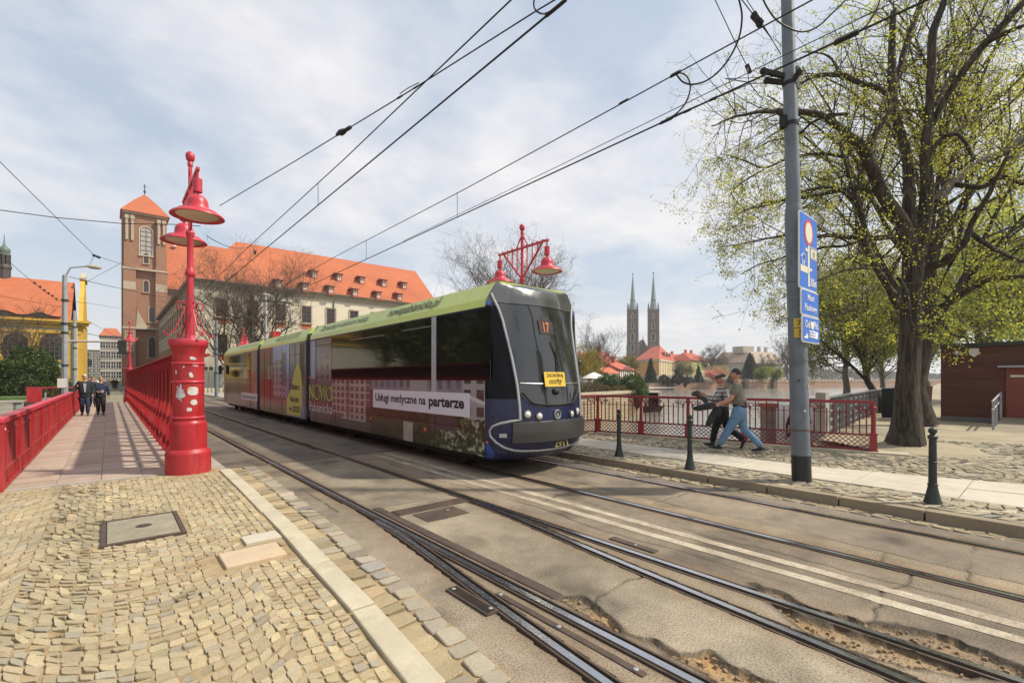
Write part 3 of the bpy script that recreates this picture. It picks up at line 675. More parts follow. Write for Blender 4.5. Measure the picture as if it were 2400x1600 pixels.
# ---------------- lamp columns
def column(X,Y):
    c=thing('lamp_column',(X,Y,0.04),None,'column')
    cyl=lambda name,prof,mat=m_red: MB().lathe((X,Y,0),prof,40).build(name,mat,c,smooth=35)
    cyl('plinth',[(.352,.03),(.352,.40),(.348,.43),(.315,.47),(.30,.49)])
    cyl('base_drum',[(.288,.47),(.288,.93),(.283,.96),(.265,.985),(.26,1.0)])
    cyl('shaft',[(.25,.98),(.25,1.02),(.262,1.03),(.262,1.05),(.243,1.06),(.243,2.16),(.247,2.2),(.27,2.3),(.298,2.36)])
    for z in (1.055,1.70,2.03): 
        cyl('ring',[(.24,z-.026),(.256,z-.018),(.263,z),(.256,z+.018),(.24,z+.026)],m_lampred)
    cyl('cap',[(.296,2.35),(.306,2.37),(.306,2.44),(.296,2.465),(.2,2.475)],m_lampred)
    return c
def lampprof():
    return [(a*.86,b*.68) for a,b in [(.02,.62),(.05,.60),(.10,.575),(.15,.52),(.175,.45),(.185,.36),(.19,.26),(.21,.235),(.31,.205),(.33,.20),(.335,.18),(.42,.12),(.455,.075),(.46,.05),(.44,.045),(.36,.085)]]
def lamp(X,Y,label):
    "mast with a cross arm along Y carrying two bell lamps"
    g=thing('bridge_lamp',(X,Y,2.47),label,'street lamp','twin bell lamps of the bridge')
    MB().lathe((X,Y,0),[(.11,2.475),(.095,2.50),(.08,2.55),(.072,2.75),(.064,3.0),(.06,3.2),(.055,3.22)],8).build('mast_foot',m_lampred,g)
    MB().lathe((X,Y,0),[(.06,3.2),(.056,3.3),(.054,3.62),(.075,3.64),(.083,3.68),(.083,3.70),(.064,3.76),(.053,3.8),(.05,4.34),(.062,4.37),(.072,4.42),(.072,4.45),(.055,4.47)],16).build('mast',m_lampred,g,smooth=40)
    MB().box(X-.03,X+.03,Y-.03,Y+.03,4.46,5.72).build('mast_head',m_lampred,g,bevel=.006)
    MB().lathe((X,Y,0),[(.045,5.66),(.045,5.72),(.035,5.74),(.06,5.76),(.075,5.82),(.07,5.88),(.04,5.915),(.0,5.925)],14).build('finial',m_lampred,g,smooth=50)
    MB().bar((X,Y-1.0,5.28),(X,Y+1.0,5.28),.055,.055).build('cross_arm',m_lampred,g,bevel=.005)
    mb=MB(); mb.bar((X,Y,4.44),(X,Y-.78,5.26),.03,.045).bar((X,Y,4.44),(X,Y+.78,5.26),.03,.045).bar((X,Y-.05,5.58),(X,Y-.24,5.3),.02,.03).bar((X,Y+.05,5.58),(X,Y+.24,5.3),.02,.03); mb.build('brace',m_lampred,g)
    mb=MB()
    for k in (-3,-2,-1,1,2,3):
        y=Y+k*.2; z=4.44+.82*abs(k*.2)/.78; mb.bar((X,y,z),(X,y,5.27),.022,.022)
    for k in range(-4,5): mb.box(X-.02,X+.02,Y+k*.2-.02,Y+k*.2+.02,5.3,5.335)
    for sg in (-1,1): mb.bar((X,Y,5.5),(X,Y+sg*.12,5.52),.02,.02)
    mb.build('arm_bar',m_lampred,g)
    for sg in (-1,1):
        ly=Y+sg*.95; z0=4.44
        s=MB().lathe((X,ly,z0),lampprof(),28).build('lamp_shade',m_lampred,g,smooth=50)
        MB().lathe((X,ly,z0),[(.31,.058),(.26,.042),(.24,.03),(.13,.02),(.0,.018)],28).build('diffuser',M('lamp_diffuser',(.62,.56,.44),.35,var=.06) if 'lamp_diffuser' not in MATS else MATS['lamp_diffuser'],s,smooth=50)
        MB().lathe((X,ly,z0),[(.022,.4),(.022,.45),(.07,.455),(.07,.675),(.062,.68),(.02,.685),(.02,.84)],16).build('ballast_can',m_lampred,g,smooth=40)
    # curled iron scrolls on the foot
    mb=MB()
    for a in (0,90,180,270):
        ca,sa=math.cos(R(a+20)),math.sin(R(a+20)); P=[(.09,3.12),(.16,3.16),(.24,3.12),(.20,3.02),(.13,3.05)]+[] 
        mb.tube([(X+r*ca,Y+r*sa,z) for r,z in P],.012,6)
        P=[(.1,3.0),(.16,2.85),(.24,2.66),(.32,2.56),(.40,2.52),(.43,2.57),(.40,2.62)]; mb.tube([(X+r*ca,Y+r*sa,z) for r,z in P],.013,6)
    mb.build('scroll',m_lampred,g,smooth=60)
    return g
col1=column(1.10,10.37); tag(col1,'fat red cast iron column covered in torn stickers under the near lamp')
lamp1=lamp(1.13,10.40,'red twin bell lamp on the stickered column nearest the camera')
for (x,y,lb,lb2) in ((8.47,9.45,'red cast iron column on the right bridge end, behind the tram','red twin bell lamp rising above the front of the tram'),
        (1.12,44.0,'distant red column at the far left end of the bridge','small far red twin bell lamp in front of the brick church tower'),
        (8.47,44.0,'red column at the far right end of the bridge behind the tram','red twin bell lamp at the far right bridge end behind the tram')):
    dup(col1,(x,y,.04),lb); dup(lamp1,(x,y,2.47),lb2)
# torn stickers on the near column: ragged paper patches curved round the shaft
m_paper=M('sticker_paper',(.60,.57,.55),.6,var=.2,vs=9,stain=(.45,.36,.3),ss=9); m_paperg=M('torn_grey_paper',(.52,.50,.55),.7,var=.15,vs=8)
def sticker(px,py,w,h,mat,label,n=11,jag=.25,seed=0,part=None):
    r_=random.Random(seed); dv=Vector((px-1200,0,0)); dirv=(D(px,py,1)-Vector((0,0,EH)))
    # hit the cylinder
    ox,oy=-1.10,-10.37; a=dirv.x**2+dirv.y**2; b=2*(ox*dirv.x+oy*dirv.y); rad=.2455; cc=ox*ox+oy*oy-rad*rad; s=(-b-math.sqrt(b*b-4*a*cc))/(2*a)
    p=dirv*s+Vector((0,0,EH)); ang=math.atan2(p.y-10.37,p.x-1.10); pts=[]
    for i in range(n):
        t=2*math.pi*i/n; k=1-jag*r_.random()
        ex,ez=math.cos(t),math.sin(t)
        if jag<.12: m=max(abs(ex),abs(ez)); ex/=m; ez/=m
        pts.append((ex*w/2*k,ez*h/2*k))
    V=[(1.10+(rad+.003)*math.cos(ang+u/rad),10.37+(rad+.003)*math.sin(ang+u/rad),p.z+v) for u,v in pts]; c=(1.10+(rad+.0035)*math.cos(ang),10.37+(rad+.0035)*math.sin(ang),p.z)
    mb=MB().add([c]+V,[(0,1+i,1+(i+1)%n) for i in range(n)]); return single(mb,'sticker',mat,label,'sticker')
def gp(x,y): return (280+x/4.9,820+y/4.9)
sticker(*gp(842,95),.13,.09,m_paper,'white leaf shaped sticker high under the column cap',9,.5,1)
sticker(*gp(825,290),.11,.12,m_paper,'crumpled white sticker between the upper two column rings',8,.5,2)
sticker(*gp(690,500),.20,.36,m_paperg,'large torn grey poster remnant on the left of the column',26,.62,3)
sticker(*gp(845,470),.17,.15,m_paper,'squarish white sticker with yellow top on the column',12,.05,4)
sticker(*gp(800,446),.08,.04,M('yellowed_paper',(.6,.42,.2),.6),'small yellowed scrap on the square white sticker',8,.3,5)
sticker(*gp(856,600),.12,.11,m_paper,'round white sticker below the square one',18,.13,6)
sticker(*gp(800,682),.10,.09,m_paper,'ragged white scrap lowest on the column',9,.5,7)
sticker(*gp(652,250),.05,.11,m_paper,'thin white scraped sticker at the left edge of the column',6,.5,8)
sticker(*gp(738,194),.04,.04,m_paper,'tiny white sticker dot above the torn poster',7,.4,9)
sticker(*gp(870,178),.16,.05,M('pink_scrape',(.62,.3,.3),.6),'pale scraped smear under the upper column ring',9,.5,10)
# ================================================================ right hand railing
rp=[W(1401,1014,.13),W(1500,1022,.13),W(1611,1030,.13),W(1742,1041,.13)]
rp.append(W(1893,1052,.13)); rp.append(W(2047,1061,.13))
RP=[Vector((p.x,p.y,.13)) for p in rp]
# straighten: fit one line through the posts, even spacing
a0,a1=RP[0],RP[-1]; dv=(a1-a0); dn=dv.normalized(); RP=[a0+dn*((p-a0).dot(dn)) for p in RP]
start=Vector((8.85,9.6,.13))
m_rail2=M('railing_red_paint',(.21,.018,.024),.5,var=.25,vs=3,stain=(.07,.02,.02),ss=4)
m_rail3=M('handrail_dull_red',(.30,.03,.04),.5,var=.25,vs=3,stain=(.12,.03,.03),ss=4)
def panel(A,B,label,last=False,first=False):
    g=thing('quay_railing',(A.x,A.y,A.z),label,'railing','red quay railing panels'); d=(B-A); L=d.length; u=d/L; nrm=Vector((-u.y,u.x,0)); z=Vector((0,0,1))
    at=lambda s,h: A+u*s+z*h
    mb=MB(); mb.bar(at(0,1.10),at(L,1.10),.06,.045).bar(at(0,1.13),at(L,1.13),.045,.025); mb.build('handrail',m_rail3,g,bevel=.008)
    mb=MB(); mb.bar(at(0,.39),at(L,.39),.05,.035).bar(at(0,.06),at(L,.06),.05,.035).bar(at(.1,.87),at(L-.1,.87),.018,.014); mb.build('rail',m_rail2,g)
    n=max(8,int(round(L/.125))); 
    for i in range(1,n):
        s=L*i/n; h=1.07 if i%2==0 else .93
        mb=MB().bar(at(s,.40),at(s,h),.02,.022)
        if i%2: mb.sphere(at(s,h+.015),.017,6)
        mb.build('baluster',m_rail2,g)
    mb=MB(); k=int(round(L/.115))
    for i in range(-3,k):
        for sg in (1,-1):
            s0,s1=L*i/k,L*(i+3)/k; h0,h1=(.075,.375) if sg>0 else (.375,.075)
            c0,c1=max(s0,0),min(s1,L)
            if c1-c0<.02: continue
            f=lambda s:h0+(h1-h0)*(s-s0)/(s1-s0)
            mb.bar(at(c0,f(c0))+nrm*.004*sg,at(c1,f(c1))+nrm*.004*sg,.008,.016,up=(nrm.x,nrm.y,nrm.z) if False else (0,0,1))
    mb.build('lattice',m_rail2,g)
    for e,sg in ((0,1),(L,-1)):
        mb=MB()
        for (ds,h,r) in ((.14,.98,.055),(.23,.97,.035),(.30,.985,.025),(.12,.90,.03)):
            c=at(e+sg*ds,h); mb.tube([c+u*(r*math.cos(t))+z*(r*math.sin(t)) for t in np.linspace(0,5.6,12)],.009,5)
        mb.tube([at(e+sg*.04,1.04),at(e+sg*.15,.93),at(e+sg*.3,.95),at(e+sg*.34,1.02)],.009,5); mb.build('scroll',m_rail2,g)
    def post(P):
        mb=MB(); mb.obox(P+z*.20,u*.065,nrm*.065,z*.2).obox(P+z*.03,u*.085,nrm*.085,z*.03).obox(P+z*.41,u*.075,nrm*.075,z*.015)
        mb.lathe((P.x,P.y,P.z),[(.05,.42),(.045,.5),(.042,.95),(.06,.97),(.06,1.0),(.045,1.02),(.045,1.09)],10); mb.build('post',m_rail3,g,smooth=35)
    post(B) 
    if first: post(A)
    return g
names=['first red railing panel right of the tram nose','red railing panel behind the first bollard','red railing panel behind the second bollard','red railing panel behind the two walking men','red railing panel just left of the thick grey pole','last red railing panel between the grey pole and the big tree']
prev=start
for i,P in enumerate(RP): panel(prev,P,names[i],first=(i==0)); prev=P
mb=MB()
for (A,B) in ((RP[0],RP[3]),(RP[3],RP[5]+dn*.6)):
    nr=Vector((-dn.y,dn.x,0)); mb.bar(A+Vector((0,0,.015))-nr*(-.0),B+Vector((0,0,.015)),.42,.05)
struct(mb,'railing_kerb',m_stone,bevel=.01)
# ================================================================ bollards
def bollard(X,Y,label,sc=1):
    g=thing('bollard',(X,Y,.135),label,'bollard','cast iron bollards along the right kerb')
    MB().lathe((X,Y,.135),[(.10,0),(.095,.02),(.085,.06),(.066,.14),(.054,.2),(.05,.23),(.057,.235),(.057,.25),(.047,.255)],14).build('foot',m_iron,g,smooth=40)
    MB().lathe((X,Y,.135),[(.046,.25),(.043,.52),(.05,.525),(.05,.54),(.043,.545),(.04,.84)],14).build('shaft',m_iron,g,smooth=40)
    MB().lathe((X,Y,.135),[(.039,.83),(.054,.845),(.054,.875),(.039,.885),(.03,.90)],14).build('collar',m_iron,g,smooth=40)
    MB().sphere((X,Y,.135+.942),.048,14).build('ball',m_iron,g,smooth=80)
    return g
bs=[W(1451,1070,.135),W(1617,1099,.135),W(2186,1178,.135)]
b0=bollard(bs[0].x,bs[0].y,'cast iron bollard nearest the tram nose')
dup(b0,(bs[1].x,bs[1].y,.135),'cast iron bollard left of the walking men'); dup(b0,(bs[2].x,bs[2].y,.135),'greenish cast iron bollard in front of the big tree')
# ================================================================ grey tram pole with signs
pb=W(1879,1127,.135); PX,PY=pb.x,pb.y
camr=Vector((CT,-ST,0)); lean=-.030   # the pole leans a little to the left
def PP(z): return Vector((PX,PY,z))+camr*(lean*(z-.135))
gp_=thing('overhead_line_pole',(PX,PY,.135),'thick grey steel overhead line pole with black foot and blue signs','pole')
MB().tube([PP(.12),PP(.55)],[.139,.137],24).build('foot_band',m_poleblack,gp_,smooth=40)
MB().tube([PP(.55),PP(4.38),PP(4.50)],[.132,.128,.108],24).build('lower_shaft',m_poleg,gp_,smooth=30)
MB().tube([PP(4.45),PP(9.2)],[.106,.082],24).build('upper_shaft',m_poleg,gp_,smooth=40)
for z in (.95,2.05,2.72,3.3): MB().tube([PP(z-.018),PP(z+.018)],.1375 if z<4 else .11,24).build('band',m_poleg if z!=.95 else M('rust_band',(.14,.10,.08),.8),gp_,smooth=40)
mb=MB(); mb2=MB()
for z,r in ((6.42,.106),(5.78,.112)):
    (mb if z>6 else mb2).tube([PP(z-.03),PP(z+.03)],r,20)
c=PP(6.48); 
for (a,b,zz,L) in ((-1,0,.05,.42),(-.9,.3,-.04,.34),(.7,.3,.12,.22),(.2,-.9,-.08,.2)):
    dr_=(camr*a+Vector((ST,CT,0))*b); mb.bar(c+Vector((0,0,zz)),c+dr_*L+Vector((0,0,zz+.10)),.05,.07)
    mb.sphere(c+dr_*L+Vector((0,0,zz+.1)),.055,8)
mb.obox(PP(6.5)+camr*.07,(.06,0,0),(0,.06,0),(0,0,.16)); mb2.obox(PP(5.82)-camr*.11,(.05,0,0),(0,.05,0),(0,0,.09)); mb2.bar(PP(5.9)-camr*.12,PP(6.02)-camr*.22,.04,.05)
mb.build('bracket',m_black,gp_); mb2.build('bracket',m_black,gp_)
def textmesh(body,h=None,w=None,bold=0.,extr=0.,shear=0.,align='CENTER',sp=1.):
    cu=bpy.data.curves.new('t','FONT'); cu.body=body; cu.size=1; cu.align_x=align; cu.align_y='CENTER'; cu.offset=bold; cu.extrude=extr; cu.shear=shear; cu.resolution_u=3; cu.space_character=sp
    o=bpy.data.objects.new('t',cu); COL.objects.link(o); dg=bpy.context.evaluated_depsgraph_get(); ev=o.evaluated_get(dg); me=bpy.data.meshes.new_from_object(ev)
    V=np.array([v.co[:] for v in me.vertices]); Fs=[tuple(p.vertices) for p in me.polygons]
    bpy.data.objects.remove(o); bpy.data.curves.remove(cu); bpy.data.meshes.remove(me)
    mn,mx=V.min(0),V.max(0); V=V-np.array(((mn[0]+mx[0])/2,(mn[1]+mx[1])/2,0)); sx=mx[0]-mn[0]; sy=mx[1]-mn[1]
    if w and h: V[:,0]*=w/sx; V[:,1]*=h/sy
    elif w: V*=w/sx
    elif h: V*=h/sy
    return V,Fs
def text(mb,body,c,ux,uy,off=.004,m=0,**k):
    "letters laid on a surface at c, reading along ux, upright along uy"
    V,Fs=textmesh(body,**k); ux=Vector(ux).normalized(); uy=Vector(uy).normalized(); n=ux.cross(uy)
    mb.add([Vector(c)+ux*v[0]+uy*v[1]+n*(v[2]+off) for v in V],Fs,m); return mb
def letters(name,body,c,ux,uy,mat,parent,**k): return text(MB(),body,c,ux,uy,**k).build(name,mat,parent)
m_blue=M('sign_blue',(.025,.15,.62),.35,var=.05,vs=3); m_signw=M('sign_white',(.8,.8,.78),.4,var=.04); m_signred=M('sign_red',(.6,.04,.05),.4,var=.04); m_cream=M('sign_cream',(.72,.68,.52),.4,var=.04); m_yel=M('sign_yellow',(.72,.50,.06),.5,var=.08,vs=4,stain=(.5,.36,.1),ss=5); m_ink=M('black_ink',(.012,.012,.014),.5,var=.05)
# signs hang on the pole, turned towards the oncoming road
SD=Vector((.62,-.785,0)) ; 
sa=W(1871,1000,0); 
def signplate(name,px0,px1,pyt0,pyt1,pyb0,pyb1,label,dep0=7.38):
    "left edge at depth dep0; the right edge lies on a line turned away from the camera"
    A=D(px0,pyt0,dep0); Bm=D(px0,pyb0,dep0)
    return A,Bm
sgn_u=(camr*.74+Vector((ST,CT,0))*.65).normalized()     # from the left to the right edge
SL=D(1876,886,7.06); SL.z=0
def mk(name,z0,z1,w,off,label,lean_=True):
    g=thing(name,(SL.x,SL.y,z0),label,'road sign','blue signs on the grey pole'); o=SL+camr*(lean*((z0+z1)/2-3.2))+sgn_u*off; n=sgn_u.cross(Vector((0,0,1)))
    at=lambda u,v,d=0: o+sgn_u*(u*.86)+Vector((0,0,v))+n*d
    def rr(u0,u1,v0,v1,r):
        P=[]
        for (cx,cy,a0) in ((u1-r,v1-r,0),(u0+r,v1-r,90),(u0+r,v0+r,180),(u1-r,v0+r,270)):
            for k in range(4): a=R(a0+30*k); P.append((cx+r*math.cos(a),cy+r*math.sin(a)))
        return P
    MB().slab([at(u,v) for u,v in rr(0,w,z0,z1,.03)],n,.02).build('backing',m_signw,g)
    MB().slab([at(u,v,.004) for u,v in rr(.014,w-.014,z0+.014,z1-.014,.025)],n,.003).build('face',m_blue,g)
    return g,at,n
def signs():
    zf=lambda py,d=7.33: EH+(HY-py)*d/F
    # depth of the plate's left edge decides its heights; px 1866 at the left edge, 1916 at the right
    W1=.60; off=.0
    g,at,n=mk('direction_sign',3.14,4.30,.95,off,'tall blue road sign with red ringed circle and road diagram')
    zt=4.30; z=lambda f: zt-f*1.16; S=.95/.62   # f from the top
    uX=sgn_u; uZ=Vector((0,0,1)); cx=.46*.86; at0=at; at=lambda u,v,d=0: at0(u*S,v,d)
    cir=lambda r,d: [at0((cx+r*math.cos(t))/.86,z(.235)+r*1.02*math.sin(t),d) for t in np.linspace(0,2*math.pi,28,endpoint=False)]
    MB().slab(cir(.20,.008),n,.003).build('ring',m_signred,g); MB().slab(cir(.155,.0115),n,.003).build('disc',m_cream,g)
    mb=MB(); R_=lambda u0,u1,f0,f1: mb.slab([at(u0,z(f1),.008),at(u1,z(f1),.008),at(u1,z(f0),.008),at(u0,z(f0),.008)],n,.003)
    R_(.27,.33,.375,.72); R_(.19,.268,.455,.495); R_(.02,.268,.70,.785); R_(.332,.42,.70,.738); R_(.28,.335,.722,.955); mb.build('road_diagram',m_cream,g)
    mb=MB(); mb.slab([at(.37,z(.565),.008),at(.585,z(.565),.008),at(.585,z(.405),.008),at(.37,z(.405),.008)],n,.003); pl=mb.build('notice',m_cream,g)
    mb=MB(); mb.slab([at(.40,z(.55),.012),at(.56,z(.55),.012),at(.56,z(.545),.012),at(.40,z(.545),.012)],n,.002)
    for k in range(3): mb.slab([at(.44,z(.475+.024*k),.012),at(.52,z(.475+.024*k),.012),at(.52,z(.463+.024*k),.012),at(.44,z(.463+.024*k),.012)],n,.002)
    mb.slab([at(.39,z(.425),.012),at(.57,z(.425),.012),at(.57,z(.415),.012),at(.39,z(.415),.012)],n,.002); mb.build('print',M('grey_print',(.3,.3,.28),.6),pl)
    letters('lettering','300m',at(.46,z(.885),.006),uX,uZ,m_signw,g,w=0.292,h=.13,bold=.012)
    letters('lettering','H',at(.115,z(.665),.006),uX,uZ,m_signw,g,w=0.095,h=.09,bold=.01)
    mb=MB(); mb.bar(at(.05,z(.595),.008),at(.115,z(.54),.008),.006,.018,up=tuple(n)).bar(at(.115,z(.54),.008),at(.18,z(.595),.008),.006,.018,up=tuple(n)); mb.bar(at(.06,z(.60),.008),at(.06,z(.645),.008),.006,.014,up=tuple(n)).bar(at(.17,z(.60),.008),at(.17,z(.645),.008),.006,.014,up=tuple(n)); mb.build('roof_mark',m_signw,g)
    g,at,n=mk('bridge_name_sign',2.735,3.125,.93,.02,'blue sign reading Most Piaskowy in the middle of the pole')
    letters('lettering','Most',at(.47,3.02,.006),uX,uZ,m_signw,g,w=0.310,h=.10,bold=.012)
    letters('lettering','Piaskowy',at(.47,2.845,.006),uX,uZ,m_signw,g,w=0.568,h=.13,bold=.012)
    g,at,n=mk('river_name_sign',2.315,2.72,.93,.03,'lowest blue sign with river name, waves and a torn white sticker')
    letters('lettering','Odra Płd.',at(.47,2.60,.006),uX,uZ,m_signw,g,w=0.619,h=.12,bold=.01)
    mb=MB()
    for k in range(3):
        P=[at(.34+.32*i/16,2.49-.042*k+.012*math.sin(i*1.57),.008) for i in range(17)]
        mb.tube(P,.009,4)
    mb.slab([at(0.672,2.389,.008),at(0.800,2.389,.008),at(0.832,2.498,.008),at(0.688,2.498,.008)],n,.003)
    mb.slab([at(0.064,2.376,.008),at(0.272,2.376,.008),at(0.264,2.414,.008),at(0.208,2.464,.008),at(0.160,2.414,.008),at(0.080,2.401,.008)],n,.003); mb.build('river_symbol',m_signw,g)
    mb=MB(); mb.slab([at(0.432,2.532,.012),at(0.544,2.532,.012),at(0.568,2.641,.012),at(0.400,2.649,.012)],n,.002); mb.build('torn_sticker',m_signw,g)
    # number plate strapped round the pole
    g=thing('number_plate',tuple(PP(2.4)),'yellow pole number plate reading 70 over 51','number plate')
    fw=-Vector((ST,CT,0)); ang0=math.atan2(fw.y,fw.x)
    def cyl(u,v,r): # u metres round the pole from the camera side, to the right
        a=ang0+u/r; p=PP(v); return p+Vector((math.cos(a),math.sin(a),0))*r
    r=.1375
    for (z0,z1) in ((2.56,2.70),(2.40,2.545)):
        mb=MB(); us=np.linspace(-.12,.075,9); vs=[cyl(u,z0,r) for u in us]+[cyl(u,z1,r) for u in us]
        mb.add(vs,[(i,i+1,9+i+1,9+i) for i in range(8)]); mb.build('plate',m_yel,g,smooth=60)
    for body,uc,zc in (('70',-.018,2.63),('51',.005,2.47)):
        V,Fs=textmesh(body,w=.12,h=.085,bold=.01); mb=MB(); mb.add([cyl(uc+v[0],zc+v[1],r+.003) for v in V],Fs); mb.build('digits',m_ink,g)
    mb=MB(); us=np.linspace(-.07,.075,7); mb.add([cyl(u,2.549,r+.002) for u in us]+[cyl(u,2.558,r+.002) for u in us],[(i,i+1,8+i,7+i) for i in range(6)]); mb.build('rule',m_ink,g)
    def ps(px,py,w,h,lab,mat,sd):
        d=7.36; p=D(px,py,d); u=(px-(1879-(1127-py)*.030))/F*d; v=p.z; rr_=random.Random(sd); pts=[]
        for i in range(9):
            t=2*math.pi*i/9; k=1-.45*rr_.random(); pts.append((u*1.12+w/2*k*math.cos(t),v+h/2*k*math.sin(t)))
        mb=MB().add([cyl(a,b,.1375) for a,b in pts],[tuple(range(9))]); single(mb,'sticker',mat,lab,'sticker')
    ps(1890,871,.07,.11,'pale scraped square sticker below the blue signs on the pole',M('faded_sticker',(.34,.36,.36),.6,var=.2,vs=20),1)
    ps(1874,962,.05,.045,'white sticker scrap halfway down the grey pole',m_signw,2)
    ps(1886,905,.06,.07,'beige smudge sticker on the grey pole',M('beige_sticker',(.42,.40,.34),.7,var=.2),3)
    ps(1862,892,.04,.045,'round black sticker on the left of the grey pole',m_ink,4)
signs()
mb=MB()
for z in (4.1,3.4,3.0,2.85,2.6,2.42): mb.bar(PP(z),SL+camr*(lean*(z-3.2))+sgn_u*.35+Vector((0,0,z)),.05,.03)
mb.build('sign_clamp',m_steel,gp_)
# ================================================================ tram
TC=6.27; TW=1.19; XS=TC-TW           # centre line, half width, plane of the visible side
tram=thing('tram',(TC,18.5,0),'three section low floor tram with lime green roof band, advert wrap and dark blue cab','tram')
m_lime=M('lime_green_vinyl',(.53,.64,.14),.35,var=.06,vs=.8,coat=.2); m_navy=M('tram_dark_blue',(.008,.012,.062),.3,var=.12,vs=1.2,coat=.15); m_silver=M('tram_silver',(.45,.46,.46),.3,.5,var=.06)
m_tgrey=M('tram_grey',(.12,.125,.125),.4,.1,var=.15,vs=2,coat=.2); m_roof=M('tram_dome_grey',(.10,.107,.11),.2,.35,var=.12,vs=1.,coat=.5)
m_twin=GLASS('tram_tinted_glass',(.006,.007,.008),.03,.5); m_shield=GLASS('tram_windscreen',(.022,.025,.026),.05,.9); m_bel=M('bellows_grey',(.05,.05,.052),.8,var=.15); m_under=M('tram_underside',(.012,.012,.012),.9,var=.2)
m_ad=ATT('printed_advert_wrap',.3,0,60,.06,90,coat=.35,vv=.05,vs=4)
SEC=[(6.66,16.25),(16.72,23.15),(23.6,31.75)]
YX=lambda px:oX(px,900,XS).y
# ---- the printed picture, drawn as colours over a fine grid of the side
def ad_colour(Y,Z):
    def N(s,k):
        c_,s_=math.cos(k*1.7),math.sin(k*1.7); a=Y*c_+Z*s_+.03*np.sin(Z*23+k); b=Z*c_-Y*s_+.03*np.sin(Y*19+k)
        v=.55*vnoise(a,b,s,k)+.30*vnoise(a*.8+b*.6,b*.8-a*.6,s*2.1,k+1)+.15*vnoise(a,b,s*4.3,k+2); return np.clip((v-.5)*1.5+.5,0,1)
    N3=lambda a,b,k:vnoise(Y*a,Z*b,1.,k)
    C=np.empty(Y.shape+(3,)); C[:]=(.05,.045,.04)
    def put(m,c,k=None):
        c=np.asarray(c); C[m]=(c if c.ndim==1 else c[m])
    fine=(.75+.5*N(14,1))[...,None]
    def windows(m,y0,z0,dy,dz,fy,fz,c,wallc):
        u=((Y-y0)/dy)%1; v=((Z-z0)/dz)%1; k=(u>.5-fy/2)&(u<.5+fy/2)&(v>.5-fz/2)&(v<.5+fz/2)
        C[m]=np.array(wallc)*(.9+.2*N(3,5))[...,None][m]; kk=m&k; C[kk]=np.array(c)*(.6+.8*N(9,6))[...,None][kk]
    # front section, lower band: apartment block, balconies, planting
    s1=(Y<16.4)
    put(s1,np.array((.085,.072,.068))*fine)
    tree=(np.array((.07,.05,.035))*(.4+1.2*N(7,2))[...,None]); put(s1&(Z>.9),tree)
    yb0,yb1=YX(868),YX(768)   # pink block of flats between these
    m=s1&(Y>yb0)&(Y<yb1)&(Z>.62); windows(m,yb0,.62,.34,.19,.5,.6,(.06,.05,.055),(.33,.275,.265))
    m2=m&((((Y-yb0)/1.36)%1)<.2); C[m2]=np.array((.13,.085,.085))
    put(m&(((Z-.62)/.19)%1<.13),np.array((.42,.36,.35)))
    m=s1&(Y>yb1)&(Z>.6); put(m,np.array((.09,.06,.06))*fine)
    m=s1&(Y>YX(776))&(Z>1.25); put(m,np.array((.12,.11,.13))*fine)
    m=s1&(Y<YX(1085))&(Z>1.0); windows(m,6.6,1.0,.40,.30,.55,.6,(.06,.05,.055),(.30,.30,.32))
    put(s1&(Y<YX(1085))&(np.abs(Z-1.36-.22*(Y-6.9))<.035),np.array((.50,.50,.52)))
    m=s1&(Y>YX(1085))&(Y<yb0)&(Z>1.48); windows(m,8.,1.48,.33,.5,.45,.7,(.10,.10,.12),(.20,.20,.24))
    put(s1&(Y>YX(1000))&(Y<YX(960))&(Z>1.48),np.array((.28,.27,.28)))
    # planting along the bottom: grasses, dark shrubs, white flower heads
    g=(Z<1.03+.12*(N(2.2,11)-.5))&(Y<yb0+.3)
    put(s1&g,np.array((.022,.028,.014))*(.3+1.6*N(9,12))[...,None])
    gr=s1&g&(N3(16,2.5,13)>.55)&(N(1.6,14)>.45)&(Y>YX(1040))&(Y<YX(940)); put(gr,np.array((.22,.19,.085))*(.5+N(12,15))[...,None])
    fl=s1&g&(N(11,16)>.68)&(Y<YX(1040))&(Z<.98); put(fl,np.array((.34,.36,.30)))
    lf=s1&g&(N(13,17)>.62)&(Y<YX(1010))&~fl; put(lf,np.array((.09,.12,.05)))
    pot=s1&(Y>YX(968))&(Y<YX(945))&(Z<.8); put(pot,np.array((.30,.27,.25))*fine)
    put(s1&(Y>YX(1070))&(Y<YX(1010))&(Z<1.02)&(Z>.72),np.array((.055,.05,.055))*fine)
    lo=s1&(Z<.62)&(Y>yb0); put(lo,np.array((.075,.065,.06))*fine)
    put(s1&(Z<.75)&(Y>YX(800))&(Y<YX(768)),np.array((.06,.05,.05))*fine)
    # middle section: sky, tower blocks, red seats behind, garden
    s2=(Y>16.5)&(Y<23.4)
    sk=np.array((.24,.38,.66))*(.55+.55*np.clip((Z-1.2)/1.8,0,1))[...,None]*(.9+.2*N(1,21))[...,None]; put(s2,sk)
    a,b=YX(670),YX(640); m=s2&(Y>a)&(Y<b)&(Z<2.62-.25*((Y-a)/(b-a))); windows(m,a,.9,.5,.27,.5,.62,(.07,.08,.10),(.30,.31,.34))
    m=s2&(Y>YX(671))&(Y<YX(661))&(Z<2.75)&(Z>1.45); put(m,np.array((.10,.12,.17)))
    m=s2&(Y>b); put(m,np.array((.11,.075,.06))*fine); put(m&(Z<1.72),np.array((.16,.012,.016))*fine); put(m&(Z<1.0),np.array((.10,.06,.06))*fine); put(m&(Z>2.55),np.array((.18,.03,.025)))
    put(m&(Z>1.72)&(Z<2.3)&(np.abs(Y-YX(632))<.35),np.array((.22,.20,.18))*fine)
